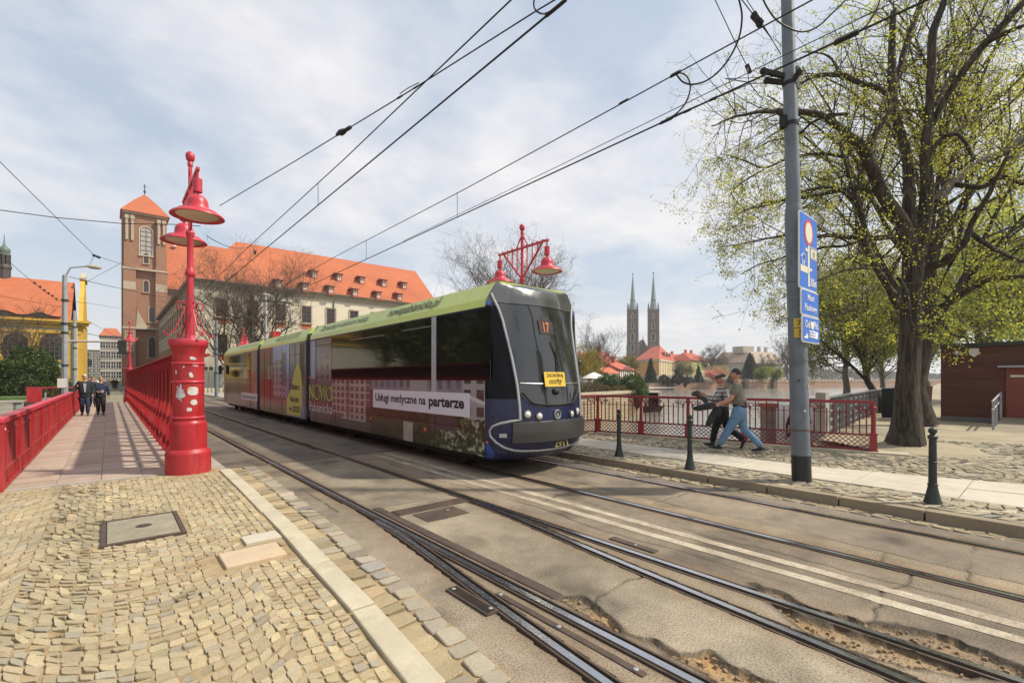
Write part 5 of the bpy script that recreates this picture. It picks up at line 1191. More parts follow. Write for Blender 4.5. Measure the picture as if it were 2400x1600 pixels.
def library():
    LX,LY=8.6,75.6; RX=46.3; EZ=15.0; RZ=23.2; DP=17.
    b=thing('library_building',(27,LY+8,0),'long cream library building with steep orange roof and two rows of dormers','building')
    MB().box(LX,RX,LY,LY+DP,0,EZ).build('wall',m_cream,b)
    mb=MB(); o=.7; e=EZ+.1
    A,Bq,Cq,Dq=(LX-o,LY-o,e),(RX+.3,LY-o,e),(RX+.3,LY+DP+o,e),(LX-o,LY+DP+o,e); r0,r1=(15.2,LY+8.5,RZ),(RX+.3,LY+8.5,RZ)
    mb.quad(A,Bq,r1,r0).quad(Cq,Dq,r0,r1).poly([Dq,A,r0]).poly([Bq,Cq,r1]); mb.poly([A,Dq,Cq,Bq]); rf=mb.build('roof',m_orange,b)
    MB().add([(RX-.02,LY+.0,EZ),(RX-.02,LY+DP,EZ),(RX-.02,LY+8.5,RZ-.25)],[(0,1,2)]).build('gable',m_cream,b)
    mb=MB()
    for k,(zz,d) in enumerate(((EZ-.9,.12),(EZ-.55,.25),(EZ-.2,.5))): mb.box(LX-d,RX+.1,LY-d,LY+.01,zz,zz+.28-.004*k).box(LX-d-.003,LX+.01,LY-d,LY+DP,zz+.002,zz+.282-.004*k)
    mb.build('cornice',m_stonetrim,b); MB().box(LX-.1,RX,LY-.75,LY-.63,EZ+.02,EZ+.14).build('gutter',m_greytrim,b)
    # facade windows towards the river
    U=Vector((1,0,0)); O=(0,LY,0); X=[]
    for px in (415+0,660,714,777,838,900,962): X.append(oY(px,720,LY).x)
    xs=[X[1]+ (X[2]-X[1])*0]; 
    x=oY(656.5,725,LY).x; st=(oY(775.5,727,LY).x-oY(656.5,725,LY).x)/2
    k=-4
    while x+st*k<RX-1.5:
        xx=x+st*k
        if xx>LX+1.4:
            window(b,O,U,xx,10.3,1.3,2.5,surround=m_stonetrim,apron=m_brickpanel,nz=4); window(b,O,U,xx,5.3,1.3,2.5,surround=m_stonetrim,nz=4,apron=m_brickpanel)
        k+=1
    mb=MB(); xx=x+st*1.5
    MB().tube([(xx+2.3,LY-.12,1),(xx+2.3,LY-.12,EZ-.9)],.09,6).build('downpipe',m_greytrim,b); MB().tube([(xx-9.5,LY-.12,1),(xx-9.5,LY-.12,EZ-.9)],.09,6).build('downpipe',m_greytrim,b)
    # painted panels between the windows near the corner
    # dormers on the long slope
    def roofpt(px,py):
        d=(D(px,py,1)-Vector((0,0,EH))); p0=Vector((LX,LY-o,e)); nn=Vector((0,-(RZ-e),8.5+o)).normalized(); s=(p0-Vector((0,0,EH))).dot(nn)/d.dot(nn); return Vector((0,0,EH))+d*s
    c3=lambda x,y:(400+x/3.36,520+y/3.36)
    for (x,y) in ((1130,445),(1325,468),(1505,490),(1678,512),(1838,530),(848,523),(1057,545),(1260,567),(1450,587),(1635,608),(1800,620)):
        p=roofpt(*c3(x,y)); w=.42; h=1.2
        f=p.y-.15
        g=MB().box(p.x-w,p.x+w,f,f+2.4,p.z-.2,p.z+h).build('dormer',m_oldroof,b)
        MB().quad((p.x-w-.3,f-.35,p.z+h),(p.x+w+.3,f-.35,p.z+h),(p.x+w*.7,f+1.,p.z+h+.5),(p.x-w*.7,f+1.,p.z+h+.5)).quad((p.x-w-.3,f-.35,p.z+h),(p.x-w*.7,f+1.,p.z+h+.5),(p.x-w*.7,f+2.8,p.z+h+.5),(p.x-w-.3,f+2.4,p.z+h)).quad((p.x+w+.3,f-.35,p.z+h),(p.x+w+.3,f+2.4,p.z+h),(p.x+w*.7,f+2.8,p.z+h+.5),(p.x+w*.7,f+1.,p.z+h+.5)).quad((p.x-w*.7,f+1,p.z+h+.5),(p.x+w*.7,f+1,p.z+h+.5),(p.x+w*.7,f+2.8,p.z+h+.5),(p.x-w*.7,f+2.8,p.z+h+.5)).build('dormer_roof',m_oldroof,g)
        mb=MB()
        for (a,c) in ((-.27,-.04),(.04,.27)):
            for (z0,z1) in ((.15,.6),(.65,1.1)): mb.box(p.x+a,p.x+c,f-.03,f-.01,p.z+z0,p.z+z1)
        mb.build('dormer_window',m_framew,g)
    # chimneys
    # street side wing, greyer than the river front: its shade put into the colour
    SY0,SY1=LY,131.
    MB().box(LX-.02,LX+14,LY+DP+.1,SY1,0,EZ).build('street_wing',m_greyplaster,b)
    mb=MB(); q0,q1,q2=(LX-.8,LX+7,LX+14.8); 
    mb.quad((q0,LY+DP,EZ),(q0,SY1,EZ),(q1,SY1,RZ-1.8),(q1,LY+DP-6,RZ-1.8)).quad((q2,SY1,EZ),(q2,LY+DP,EZ),(q1,LY+DP-6,RZ-1.8),(q1,SY1,RZ-1.8)).poly([(q0,SY1,EZ),(q2,SY1,EZ),(q1,SY1,RZ-1.8)]); mb.build('roof',m_orange,b)
    MB().box(LX-.75,LX,LY,SY1,EZ-.35,EZ+.1).build('cornice',m_greytrim,b)
    MB().box(LX-.06,LX+.02,LY+.4,SY1,.02,EZ-.4).build('street_face',m_greyplaster,b)
    U=Vector((0,-1,0)); y=LY+2.2
    while y<SY1-2:
        for z0,h in ((9.6,3.3),(4.4,3.0)): window(b,(LX-.06,0,0),U,-y,z0,1.5,h,surround=m_creamw,nz=3,t=.1)
        MB().box(LX-.22,LX-.06,y+1.7,y+2.2,1,EZ-.4).build('pilaster',m_stonetrim,b); y+=3.9
library()
def church():
    Y0=133.; X0,X1=2.55,9.8; S=X1-X0; EZ=38.2; 
    c=thing('church_tower',((X0+X1)/2,Y0+4,0),'tall brown brick gothic church tower with a low orange pyramid roof','church tower')
    MB().box(X0,X1,Y0,Y0+S,0,EZ).build('wall',m_brick,c)
    for (a,b_) in ((X0-.25,X0+1.9),(X1-1.9,X1+.25)): 
        MB().box(a,b_,Y0-.9,Y0+.02,0,26.5).build('buttress',m_brick,c); MB().box(a+.1,b_-.1,Y0-.55,Y0+.02,26.5,37.2).build('buttress',m_brick,c)
        for k in (.28,.72):
            xx=a+(b_-a)*k; MB().box(xx-.22,xx+.22,Y0-.85,Y0-.55,32,36.6).build('tracery_pier',m_stonetrim,c); MB().box(xx-.35,xx+.35,Y0-.95,Y0-.5,36.6,37.4).build('tracery_cap',m_stonetrim,c)
        MB().box(a,b_,Y0-.95,Y0-.8,21.2,22.9).build('stone_band',m_stonetrim,c)
    MB().box(X0-.45,X0+.2,Y0+.6,Y0+S-.3,0,38).build('corner_pier',m_brick,c)
    for z in (12.6,25.6): MB().box(X0-.4,X1+.4,Y0-1.02,Y0+.03,z,z+.4).build('string_course',m_stonetrim,c)
    MB().box(X0-.35,X1+.35,Y0-.4,Y0+S+.3,EZ-.2,EZ+.25).build('cornice',m_stonetrim,c)
    mb=MB(); e=.75; m=(X0+X1)/2; my=Y0+S/2; P=[(X0-e,Y0-e),(X1+e,Y0-e),(X1+e,Y0+S+e),(X0-e,Y0+S+e)]; Q=[(m-2.1,my-2.1),(m+2.1,my-2.1),(m+2.1,my+2.1),(m-2.1,my+2.1)]
    for i in range(4): j=(i+1)%4; mb.quad((*P[i],EZ+.2),(*P[j],EZ+.2),(*Q[j],EZ+3.3),(*Q[i],EZ+3.3)); mb.poly([(*Q[i],EZ+3.3),(*Q[j],EZ+3.3),(m,my,EZ+5.7)])
    mb.poly([(*p,EZ+.2) for p in P]); rf=mb.build('roof',m_orange,c); MB().tube([(m,my,EZ+5.5),(m,my,EZ+8.0)],.09,6).sphere((m,my,EZ+6.3),.28,8).bar((m-.4,my,EZ+7.5),(m+.4,my,EZ+7.5),.1,.1).build('finial',m_iron,rf)
    U=Vector((1,0,0)); O=(0,Y0,0); mid=m+.1
    m_louv=M('pale_louvres',(.42,.42,.40),.7,var=.2,vs=2)
    window(c,O,U,mid,29.2,2.1,6.3,surround=m_creamw,frame=m_frame,arch=1.0,nz=6,nx=2,t=.12,glass=m_louv)
    window(c,O,U,mid,23.5+4.2-4.6+4.3,.75,3.0 if 0 else 2.2,surround=m_stonetrim,arch=1.3,nz=2,t=.1); window(c,O,U,mid,21.0,.8,2.5,surround=m_stonetrim,arch=1.2,nz=2,t=.1)
    window(c,O,U,mid+1.0,14.4,.9,3.4,surround=m_stonetrim,arch=1.3,nz=3,t=.1); window(c,O,U,mid+1.0,6.4,1.1,4.6,surround=m_stonetrim,arch=1.3,nz=4,t=.1)
    MB().slab([(X0+1.95,Y0-.35,12.9),(X0+4.0,Y0-.35,12.9),(X0+2.1,Y0-.35,17.)],(0,-1,0),.3).build('stone_patch',m_stonetrim,c)
    window(c,(0,Y0-.92,0),U,X0+.8,7.6,1.2,4.2,surround=m_stonetrim,arch=.0,nz=3,glass=M('blind_panel',(.40,.30,.20),.9))
    # nave behind the library
    n=thing('church_nave',(40,146,0),'huge steep orange church nave roof rising behind the library','church')
    nx0,nx1=10.3,70; ye,yr,yb=134.5,149,163.5; ze,zr=22.5,37.4
    MB().box(nx0,nx1,ye+.8,yb-.8,0,ze).build('wall',m_brick,n); mb=MB(); mb.quad((nx0,ye,ze),(nx1,ye,ze),(nx1,yr,zr),(nx0,yr,zr)).quad((nx1,yb,ze),(nx0,yb,ze),(nx0,yr,zr),(nx1,yr,zr)).poly([(nx1,ye,ze),(nx1,yb,ze),(nx1,yr,zr)]).poly([(nx0,yb,ze),(nx0,ye,ze),(nx0,yr,zr)]); rf=mb.build('roof',m_orange,n)
    MB().box(nx0+2,nx0+2.6,ye+11,ye+12,35,35.8).build('roof_hatch',m_white,rf)
church()
def yellow_church():
    Y0=88.; XR=-2.75; XL=-45; EZ=9.3; RZ=16.1; DP=17
    b=thing('baroque_church',(-14,Y0+6,0),'yellow and cream baroque church with orange roof and green topped ridge turret','church')
    MB().box(XL,XR-.3,Y0,Y0+DP,0,EZ).build('wall',m_creamw,b)
    mb=MB(); mb.quad((XL,Y0-.7,EZ),(XR-1.2,Y0-.7,EZ),(XR-1.2,Y0+DP/2,RZ),(XL,Y0+DP/2,RZ)).quad((XR-1.2,Y0+DP+.7,EZ),(XL,Y0+DP+.7,EZ),(XL,Y0+DP/2,RZ),(XR-1.2,Y0+DP/2,RZ)).poly([(XL,Y0-.7,EZ),(XR-1.2,Y0-.7,EZ),(XR-1.2,Y0+DP+.7,EZ),(XL,Y0+DP+.7,EZ)]); rf=mb.build('roof',m_orange,b)
    for px in (12,95): 
        x=oY(px,740,Y0+1).x; mb=MB(); 
        P=[(x+a,Y0-.3,EZ+.75+.45*math.exp(-(a/.85)**2)) for a in np.linspace(-2.2,2.2,13)]; Q=[(x+a,Y0+2.2,EZ+2.6) for a in np.linspace(-2.2,2.2,13)]
        for i in range(12): mb.quad(P[i],P[i+1],Q[i+1],Q[i])
        mb.build('eyebrow_dormer',m_orange,rf); MB().slab([(x-1.6,Y0-.35,EZ+.5)]+[(x+a,Y0-.35,EZ+.66+.42*math.exp(-(a/.8)**2)) for a in np.linspace(-1.6,1.6,9)]+[(x+1.6,Y0-.35,EZ+.5)],(0,-1,0),.05).build('dormer_opening',m_black,rf)
    # yellow gable front to the street
    f=MB(); f.box(XR-.55,XR,Y0-.15,Y0+DP+.15,0,EZ+.2); f.slab([(XR,Y0+.2,EZ),(XR,Y0+DP-.2,EZ),(XR,Y0+DP-2.5,EZ+4),(XR,Y0+DP-5,EZ+5.2),(XR,Y0+DP/2+2,RZ+.2),(XR,Y0+DP/2-2,RZ+.2),(XR,Y0+5,EZ+5.2),(XR,Y0+2.5,EZ+4)],(1,0,0),.5); f.build('gable_front',m_yellow,b)
    MB().box(XR-.6,XR+.2,Y0+DP/2-2.2,Y0+DP/2+2.2,RZ+.2,RZ+.6).slab([(XR+.1,Y0+DP/2-2,RZ+.6),(XR+.1,Y0+DP/2+2,RZ+.6),(XR+.1,Y0+DP/2,RZ+1.6)],(1,0,0),.6).build('pediment',m_stonetrim,b)
    mb=MB()
    for z,d in ((EZ-.75,.3),(EZ-.35,.6),(EZ+.0,.85)): mb.box(XL,XR+d,Y0-d,Y0+.02,z,z+.3)
    mb.build('cornice',m_yellow,b)
    MB().box(XL,XR-.2,Y0-.25,Y0+.01,EZ-1.5,EZ-1.1).build('frieze',m_yellow,b)
    for pa,pb in ((73,90),(153,166),(-6,4)):
        xa,xb=oY(pa,800,Y0).x,oY(pb,800,Y0).x; MB().box(xa,xb,Y0-.22,Y0+.01,0,EZ-1.1).build('pilaster',m_yellow,b)
    MB().box(XR-.95,XR-.55,Y0-.5,Y0,0,EZ-.4).build('pilaster',m_creamw,b)
    U=Vector((1,0,0))
    for px,yb in ((37,838),(122,838)):
        x=oY(px,800,Y0).x; z0=oY(px,843,Y0).z; g=window(b,(0,Y0,0),U,x,z0,2.3,3.5,surround=m_yellow,arch=1.0,nx=5,nz=6,t=.07,frame=m_greytrim)
    for px in (127,): 
        x=oY(px,873,Y0).x; z=oY(px,873,Y0).z; MB().lathe((x,Y0-.05,z),[(.0,0),(.9,0),(.9,.12),(.65,.14),(.62,.05)],20,axis=(0,-1,0)).build('round_window',m_yellow,b); MB().lathe((x,Y0-.05,z),[(.0,.07),(.62,.07)],20,axis=(0,-1,0)).build('round_pane',m_glass,b)
    # ridge turret
    q=oY(10,640,Y0+DP/2); tx=q.x; ty=Y0+DP/2
    zz=lambda py: oY(10,py,ty).z
    m_cop=M('dark_copper',(.075,.07,.065),.6,.2,var=.2,vs=1)
    hw=oY(26,650,ty).x-tx
    t=MB().lathe((tx,ty,0),[(hw,RZ-2.5),(hw,zz(632)),(hw*1.15,zz(629)),(hw*1.15,zz(624)),(hw*.95,zz(620))],8).build('turret',m_cop,b)
    for a in range(8): MB().box(tx+hw*.8*math.cos(a*.785)-.12,tx+hw*.8*math.cos(a*.785)+.12,ty+hw*.8*math.sin(a*.785)-.12,ty+hw*.8*math.sin(a*.785)+.12,zz(621),zz(598)).build('turret_post',m_cop,t)
    MB().lathe((tx,ty,0),[(hw*1.0,zz(599)),(hw*1.05,zz(596)),(hw*.85,zz(594)),(hw*1.0,zz(588)),(hw*.9,zz(583)),(hw*.35,zz(577)),(hw*.12,zz(570)),(.05,zz(560)),(.03,zz(549))],16).build('turret_dome',M('green_copper',(.12,.16,.13),.6,.1,var=.2),t,smooth=50)
yellow_church()
# ---------------- far street: grey tenement, street furniture
def block(name,px0,px1,pyt,pyb,Y,dep,label,mat,cat='building',roof=None,rows=4,cols=5,ww=1.1,wh=1.7,frame=m_framew,group=None):
    a=oY(px0,HY,Y).x; b=oY(px1,HY,Y).x; zt=oY((px0+px1)/2,pyt,Y).z; g=thing(name,((a+b)/2,Y+dep/2,0),label,cat,group)
    MB().box(a,b,Y,Y+dep,-.03,zt).build('wall',mat,g); MB().box(a-.3,b+.3,Y-.3,Y+dep,zt,zt+.35).build('cornice',m_greytrim,g)
    if roof: mb=MB(); mb.quad((a-.3,Y-.3,zt+.35),(b+.3,Y-.3,zt+.35),(b-1,Y+dep/2,zt+roof),(a+1,Y+dep/2,zt+roof)).quad((b+.3,Y+dep,zt+.35),(a-.3,Y+dep,zt+.35),(a+1,Y+dep/2,zt+roof),(b-1,Y+dep/2,zt+roof)).poly([(a-.3,Y-.3,zt+.35),(a+1,Y+dep/2,zt+roof),(a-.3,Y+dep,zt+.35)]).poly([(b+.3,Y-.3,zt+.35),(b+.3,Y+dep,zt+.35),(b-1,Y+dep/2,zt+roof)]); mb.build('roof',m_orange,g)
    for r in range(rows):
        for c in range(cols):
            x=a+(b-a)*(c+.5)/cols; z=1.4+(zt-2.2)*(r)/rows; window(g,(0,Y,0),Vector((1,0,0)),x,z+.3,ww,wh,surround=None,frame=frame,nz=2,t=.12)
    return g
block('tenement',235,284,789,900,190,14,'old grey tenement closing the far street beside the church tower',m_greyplaster,roof=3.2,rows=4,cols=4,ww=1.3,wh=2.2)
block('tenement',205,236,822,900,215,14,'pale yellow far apartment block behind the street signs',M('pale_yellow_plaster',(.5,.46,.34),.9,var=.1,vs=.3),rows=5,cols=3,ww=1.4,wh=1.7)
block('tenement',178,206,826,900,230,14,'light far apartment block just right of the yellow church',M('pale_far_plaster',(.46,.47,.46),.9,var=.1,vs=.3),rows=5,cols=3,ww=1.6,wh=1.4)
def car(px,py,label,colr,group='cars on the far street',rz=0):
    p=W(px,py,0); mt=M('car_paint_'+label.split()[0],colr,.3,var=.05,coat=.5); g=thing('parked_car',(p.x,p.y,0),label,'car',group)
    X,Y=p.x,p.y; mb=MB(); pr=[(-2.1,.35),(2.1,.35),(2.15,.75),(1.3,.88),(.75,1.42),(-1.2,1.45),(-1.9,.95),(-2.15,.8)]; 
    mb.slab([(X+.85,Y+a,z) for a,z in pr],(1,0,0),1.7); mb.build('body',mt,g,bevel=.06)
    MB().slab([(X-.7,Y-1.28,1.36),(X+.7,Y-1.28,1.36),(X+.74,Y-1.86,.98),(X-.74,Y-1.86,.98)],(0,-.56,.8),.02).build('windscreen',m_twin,g)
    for sx_ in (-.86,.86):
        MB().slab([(X+sx_,Y-1.1,.95),(X+sx_,Y+1.1,.95),(X+sx_,Y+.7,1.35),(X+sx_,Y-1.1,1.38)],(1 if sx_>0 else -1,0,0),.02).build('side_window',m_twin,g)
        for dy in (-1.3,1.3): MB().lathe((X+sx_*.92,Y+dy,.32),[(.0,-.1),(.31,-.1),(.32,0),(.31,.1),(.0,.1)],14,axis=(1,0,0)).build('wheel',m_black,g)
        MB().box(X+sx_*.65-.16,X+sx_*.65+.16,Y-2.17,Y-2.1,.66,.8).build('headlight',MATS['lamp_lens'],g)
car(212,900.5,'dark car waiting on the far street under the sign gantry',(.03,.03,.04)); car(258,899,'white van parked at the far end of the street before the tenement',(.6,.6,.58))
g=thing('street_sign_board',tuple(oY(200,905,120)),'dark rectangular street sign board on a post right of the yellow church','road sign'); a=oY(186,850,120);b_=oY(216,850,120); MB().box(a.x,b_.x,120,120.1,oY(200,857,120).z,oY(200,843,120).z).build('board',m_iron,g); MB().tube([((a.x+b_.x)/2,120.15,-.5),((a.x+b_.x)/2,120.15,oY(200,828,120).z)],.1,6).build('post',m_steel,g)
# ---------------- poles and lamps on the island
def pole(px,pyb,pyt,Y,label,r=.14,arm=None,cat='pole',mat=m_steel):
    p=oY(px,HY,Y); zt=oY(px,pyt,Y).z; g=thing('street_pole',(p.x,Y,0),label,cat); MB().tube([(p.x,Y,-.03),(p.x,Y,zt*.5),(p.x,Y,zt)],[r*1.2,r*1.1,r*.85],10).build('shaft',mat,g)
    for k in (.3,.55,.62,.8): MB().tube([(p.x,Y,zt*k),(p.x,Y,zt*k+.12)],r*1.35,10).build('band',m_iron,g)
    if arm: q=oY(*arm,Y); MB().tube([(p.x,Y,zt-.15),(p.x+(q.x-p.x)*.25,Y,zt+.55),q],.06,6).build('arm',mat,g); MB().sphere((q.x+.35,Y,q.z),.42,10,sc=(1,.45,.35)).build('lamp_head',m_greyplaster,g)
    return g,p,zt
g,p,zt=pole(152,930,645,42.5,'tall grey pole with a curved lamp arm left of the church tower',.15,(205,624),'street lamp')
a=oY(152,799,42.5); b_=oY(294,801,42.5); MB().tube([a,(b_.x,42.5,b_.z)],.07,8).build('signal_arm',m_greyplaster,g)
mb=MB(); q=oY(287,813,42.5); mb.box(q.x-.22,q.x+.22,42.3,42.6,q.z-.5,q.z+.45); tl=mb.build('traffic_light',m_black,g); 
MB().box(p.x-.35,p.x+.1,42.3,42.34,1.15,1.75).build('notice_plate',m_framew,g)
pole(175,905,728,68,'second thinner grey pole in front of the yellow church corner',.16,None)
pole(507,912,750,52,'dark grey pole standing behind the red column near the tram tail',.13,None,mat=m_poleg)
g,p,zt=pole(623,860,694,60,'light grey street lamp pole behind the tram roof',.13,(617,690),'street lamp')
# white fence with ball finials, stone bollards along the island kerb
fw=thing('garden_wall',(15,73,0),'white fence with dark panels and ball topped piers behind the tram tail','wall')
xs_=[oY(px,HY,70).x for px in range(482,700,13)]
for i,x in enumerate(xs_):
    MB().box(x-.28,x+.28,69.8,70.3,0,2.7).build('pier',m_creamw,fw); MB().sphere((x,70.05,3.0),.28,8).build('ball',m_greytrim,fw)
MB().box(xs_[0],xs_[-1],70,70.1,.0,.7).build('base',m_greyplaster,fw)
mb=MB()
for x in np.arange(xs_[0],xs_[-1],.22): mb.bar((x,70.05,.7),(x,70.05,2.4),.06,.06)
mb.build('bars',m_frame,fw)
st=None
for i,px in enumerate(range(481,700,9)):
    P=W(px,921-.015*(px-481),0); 
    if st is None: st=thing('stone_bollard',(P.x,P.y,0),'short pale stone bollard in the row along the kerb behind the tram','bollard','stone bollards behind the tram'); MB().lathe((P.x,P.y,0),[(.2,0),(.2,.42),(.15,.55),(.05,.6)],10).build('stone',m_stone,st,smooth=60)
    else: dup(st,(P.x,P.y,0))
struct(MB().box(7.7,80,46,66,-.03,.06),'island_pavement',m_conc)
# ---------------- island river bank, right of the bridge
w_=MB(); P=[(9.6,43.6),(12,42.5),(34,30.4),(50,33.6),(52,36)]
for a,b_ in zip(P[:-1],P[1:]): w_.bar((a[0],a[1],.17),(b_[0],b_[1],.17),.55,.32)
single(w_,'quay_parapet',m_stonetrim,'long stone parapet along the top of the island river wall','parapet')
m_quayw=BR('pale_rubble_wall',(.52,.43,.28),(.38,.31,.21),(.26,.2,.13),1.,.62,.30,.05,var=.5,stain=(.2,.15,.09),bump=.6)
w_=MB()
for a,b_ in zip(P[:-1],P[1:]):
    d=Vector((b_[0]-a[0],b_[1]-a[1],0)).normalized(); nn=Vector((d.y,-d.x,0)); w_.quad(Vector((*a,-3))+nn*.15,Vector((*b_,-3))+nn*.15,Vector((*b_,.02))+nn*.05,Vector((*a,.02))+nn*.05)
single(w_,'river_wall',m_quayw,'pale rubble stone river wall of the island behind the red railing','wall')
# concrete steps and red quay railing on the left bank
sp=thing('river_steps',(-8.4,50,-2.8),'broad concrete river steps below the lawn on the left','steps')
for k in range(9): MB().box(-30,-4.95,51.5-.32*(k+1),51.6,-.35-.27*k-.27,-.1-.27*k-.04).build('step',m_conc,sp,bevel=.02)
struct(MB().box(-30,-4.9,51.4,53,-.1,.06),'steps_landing',m_conc)
struct(MB().box(-40,-5.0,53,58,-.02,.25),'lawn',M('lawn_grass',(.07,.13,.025),.95,var=.3,vs=3,bump=.5,bs=30))
q=thing('quay_fence',(-3.4,51.4,0),'short red railing with a solid end panel beyond the river on the left','railing')
MB().box(-4.85,-1.9,51.35,51.45,1.0,1.08).build('handrail',m_lampred,q); MB().box(-4.8,-3.95,51.37,51.43,-.15,1.0).build('end_panel',m_red,q)
mb=MB()
for x in np.arange(-3.8,-1.9,.16): mb.bar((x,51.4,.15),(x,51.4,1.0),.02,.02)
mb.box(-3.95,-1.9,51.38,51.42,.12,.16).box(-3.95,-1.9,51.38,51.42,-.12,-.08); mb.build('bars',m_rail2,q)
mb=MB()
for x in np.arange(-3.75,-1.95,.27): mb.tube([(x+.11*math.cos(t),51.4,.02+.09*math.sin(t)) for t in np.linspace(0,6.28,10)],.016,4)
mb.build('rings',m_rail2,q)
bx=thing('quay_cabinet',(-5.0,47.6,-2.8),'pair of weathered grey steel mooring posts by the steps on the left','post')
for x in (-4.9,-4.2): MB().tube([(x,47.6,-2.9),(x,47.6,.0)],.19,12).build('post',m_steel,bx); MB().tube([(x,47.6,-.02),(x,47.6,.05)],.25,12).build('cap',m_iron,bx)
gr=thing('gangway_rail',(-2.6,47.4,-1),'pale steel gangway handrail below the left bridge railing','handrail')
for x,z in ((-3.55,.75),(-2.9,.3)): MB().bar((x,47.2,-1.5),(x+.1,47.2,z),.09,.09).build('stanchion',m_steel,gr)
MB().bar((-4.2,47.2,-.55),(-1.6,47.2,-.45),.06,.06).bar((-4.2,47.2,-.95),(-1.6,47.2,-.85),.06,.06).build('rail',m_steel,gr)
# ================================================================ far bank: wall, palace, cathedral, houses
m_farwall=M('far_quay_wall',(.40,.26,.19),.9,var=.12,vs=.25,stain=(.30,.19,.14),ss=.12,st=(.45,.7)); m_farbrick=BR('far_brick',(.21,.125,.10),(.17,.10,.08),(.2,.15,.13),1.,1.2,.4,.05,var=.45,stain=(.13,.10,.09))
m_pier=M('dark_pier_stone',(.14,.11,.09),.9,var=.2)
ud=fdir; nd=-fnor
fw_=thing('far_river_wall',tuple(FB(60,0,-2.8)),'long reddish brick river wall with battlement parapet across the water','wall')
def fbox(mb,u0,u1,v0,v1,z0,z1):
    c=FB((u0+u1)/2,(v0+v1)/2,(z0+z1)/2); mb.obox(c,ud*(u1-u0)/2,fnor*(v1-v0)/2,Vector((0,0,(z1-z0)/2))); return mb
fbox(MB(),-200,800,0,1,-3.5,.1).build('face',m_farwall,fw_); fbox(MB(),-200,800,-.2,1.1,.1,.3).build('coping',m_stonetrim,fw_); fbox(MB(),-200,800,.3,.7,.3,1.0).build('parapet',m_farwall,fw_)
mb=MB()
for u in np.arange(-190,500,2.6): fbox(mb,u-.35,u+.35,.2,.8,.3,1.35)
mb.build('merlons',m_stonetrim,fw_)
for px in (1514,1692,1770,1878): u=(D(px,900,200)-FB(0,0)).dot(ud); fbox(MB(),u-1.2,u+1.2,-1.2,.2,-3.4,1.6).build('buttress',m_pier,fw_)
def fp(px,d): return D(px,HY,d)
def zz(py,d): return EH+(HY-py)/F*d
def hiproof(mb,a,b,c,d_,z,zr,k=.5,inset=.3,ov=.0):
    "corners a,b (front), c,d (back); ridge along a-b"
    a,b,c,d_=[Vector(x) for x in (a,b,c,d_)]; m0=(a+d_)/2; m1=(b+c)/2; r0=m0+(m1-m0)*inset; r1=m1+(m0-m1)*inset
    Z=lambda v,h: Vector((v.x,v.y,h))
    A,B,C,D_=Z(a,z),Z(b,z),Z(c,z),Z(d_,z); R0,R1=Z(r0,zr),Z(r1,zr)
    mb.quad(A,B,R1,R0).quad(C,D_,R0,R1).poly([D_,A,R0]).poly([B,C,R1]).poly([A,D_,C,B]); return mb
def pbox(mb,P,z0,z1): return mb.prism([(p.x,p.y) for p in P],z0,z1)
def facade(par,A,B,rows,cols,z0,z1,ww,wh,glass=m_glass,sur=None,frame=m_framew,skip=()):
    A=Vector(A);B=Vector(B); u=(B-A).normalized(); L=(B-A).length; n=u.cross(Vector((0,0,1)))
    if n.dot(Vector((ST,CT,0)))>0: u=-u; A,B=B,A
    for r in range(rows):
        for c in range(cols):
            if (r,c) in skip: continue
            window(par,A,u,L*(c+.5)/cols,z0+(z1-z0)*r/rows,ww,wh,surround=sur,frame=frame,nz=2,t=.16,glass=glass)
m_pal=M('palace_orange',(.62,.33,.11),.9,var=.07,vs=.3); m_paly=M('palace_yellow',(.66,.50,.22),.9,var=.06,vs=.3); m_ygreen=M('yellow_green_plaster',(.50,.47,.22),.9,var=.06,vs=.2); m_farglass=GLASS('far_glass',(.08,.09,.10),.2)
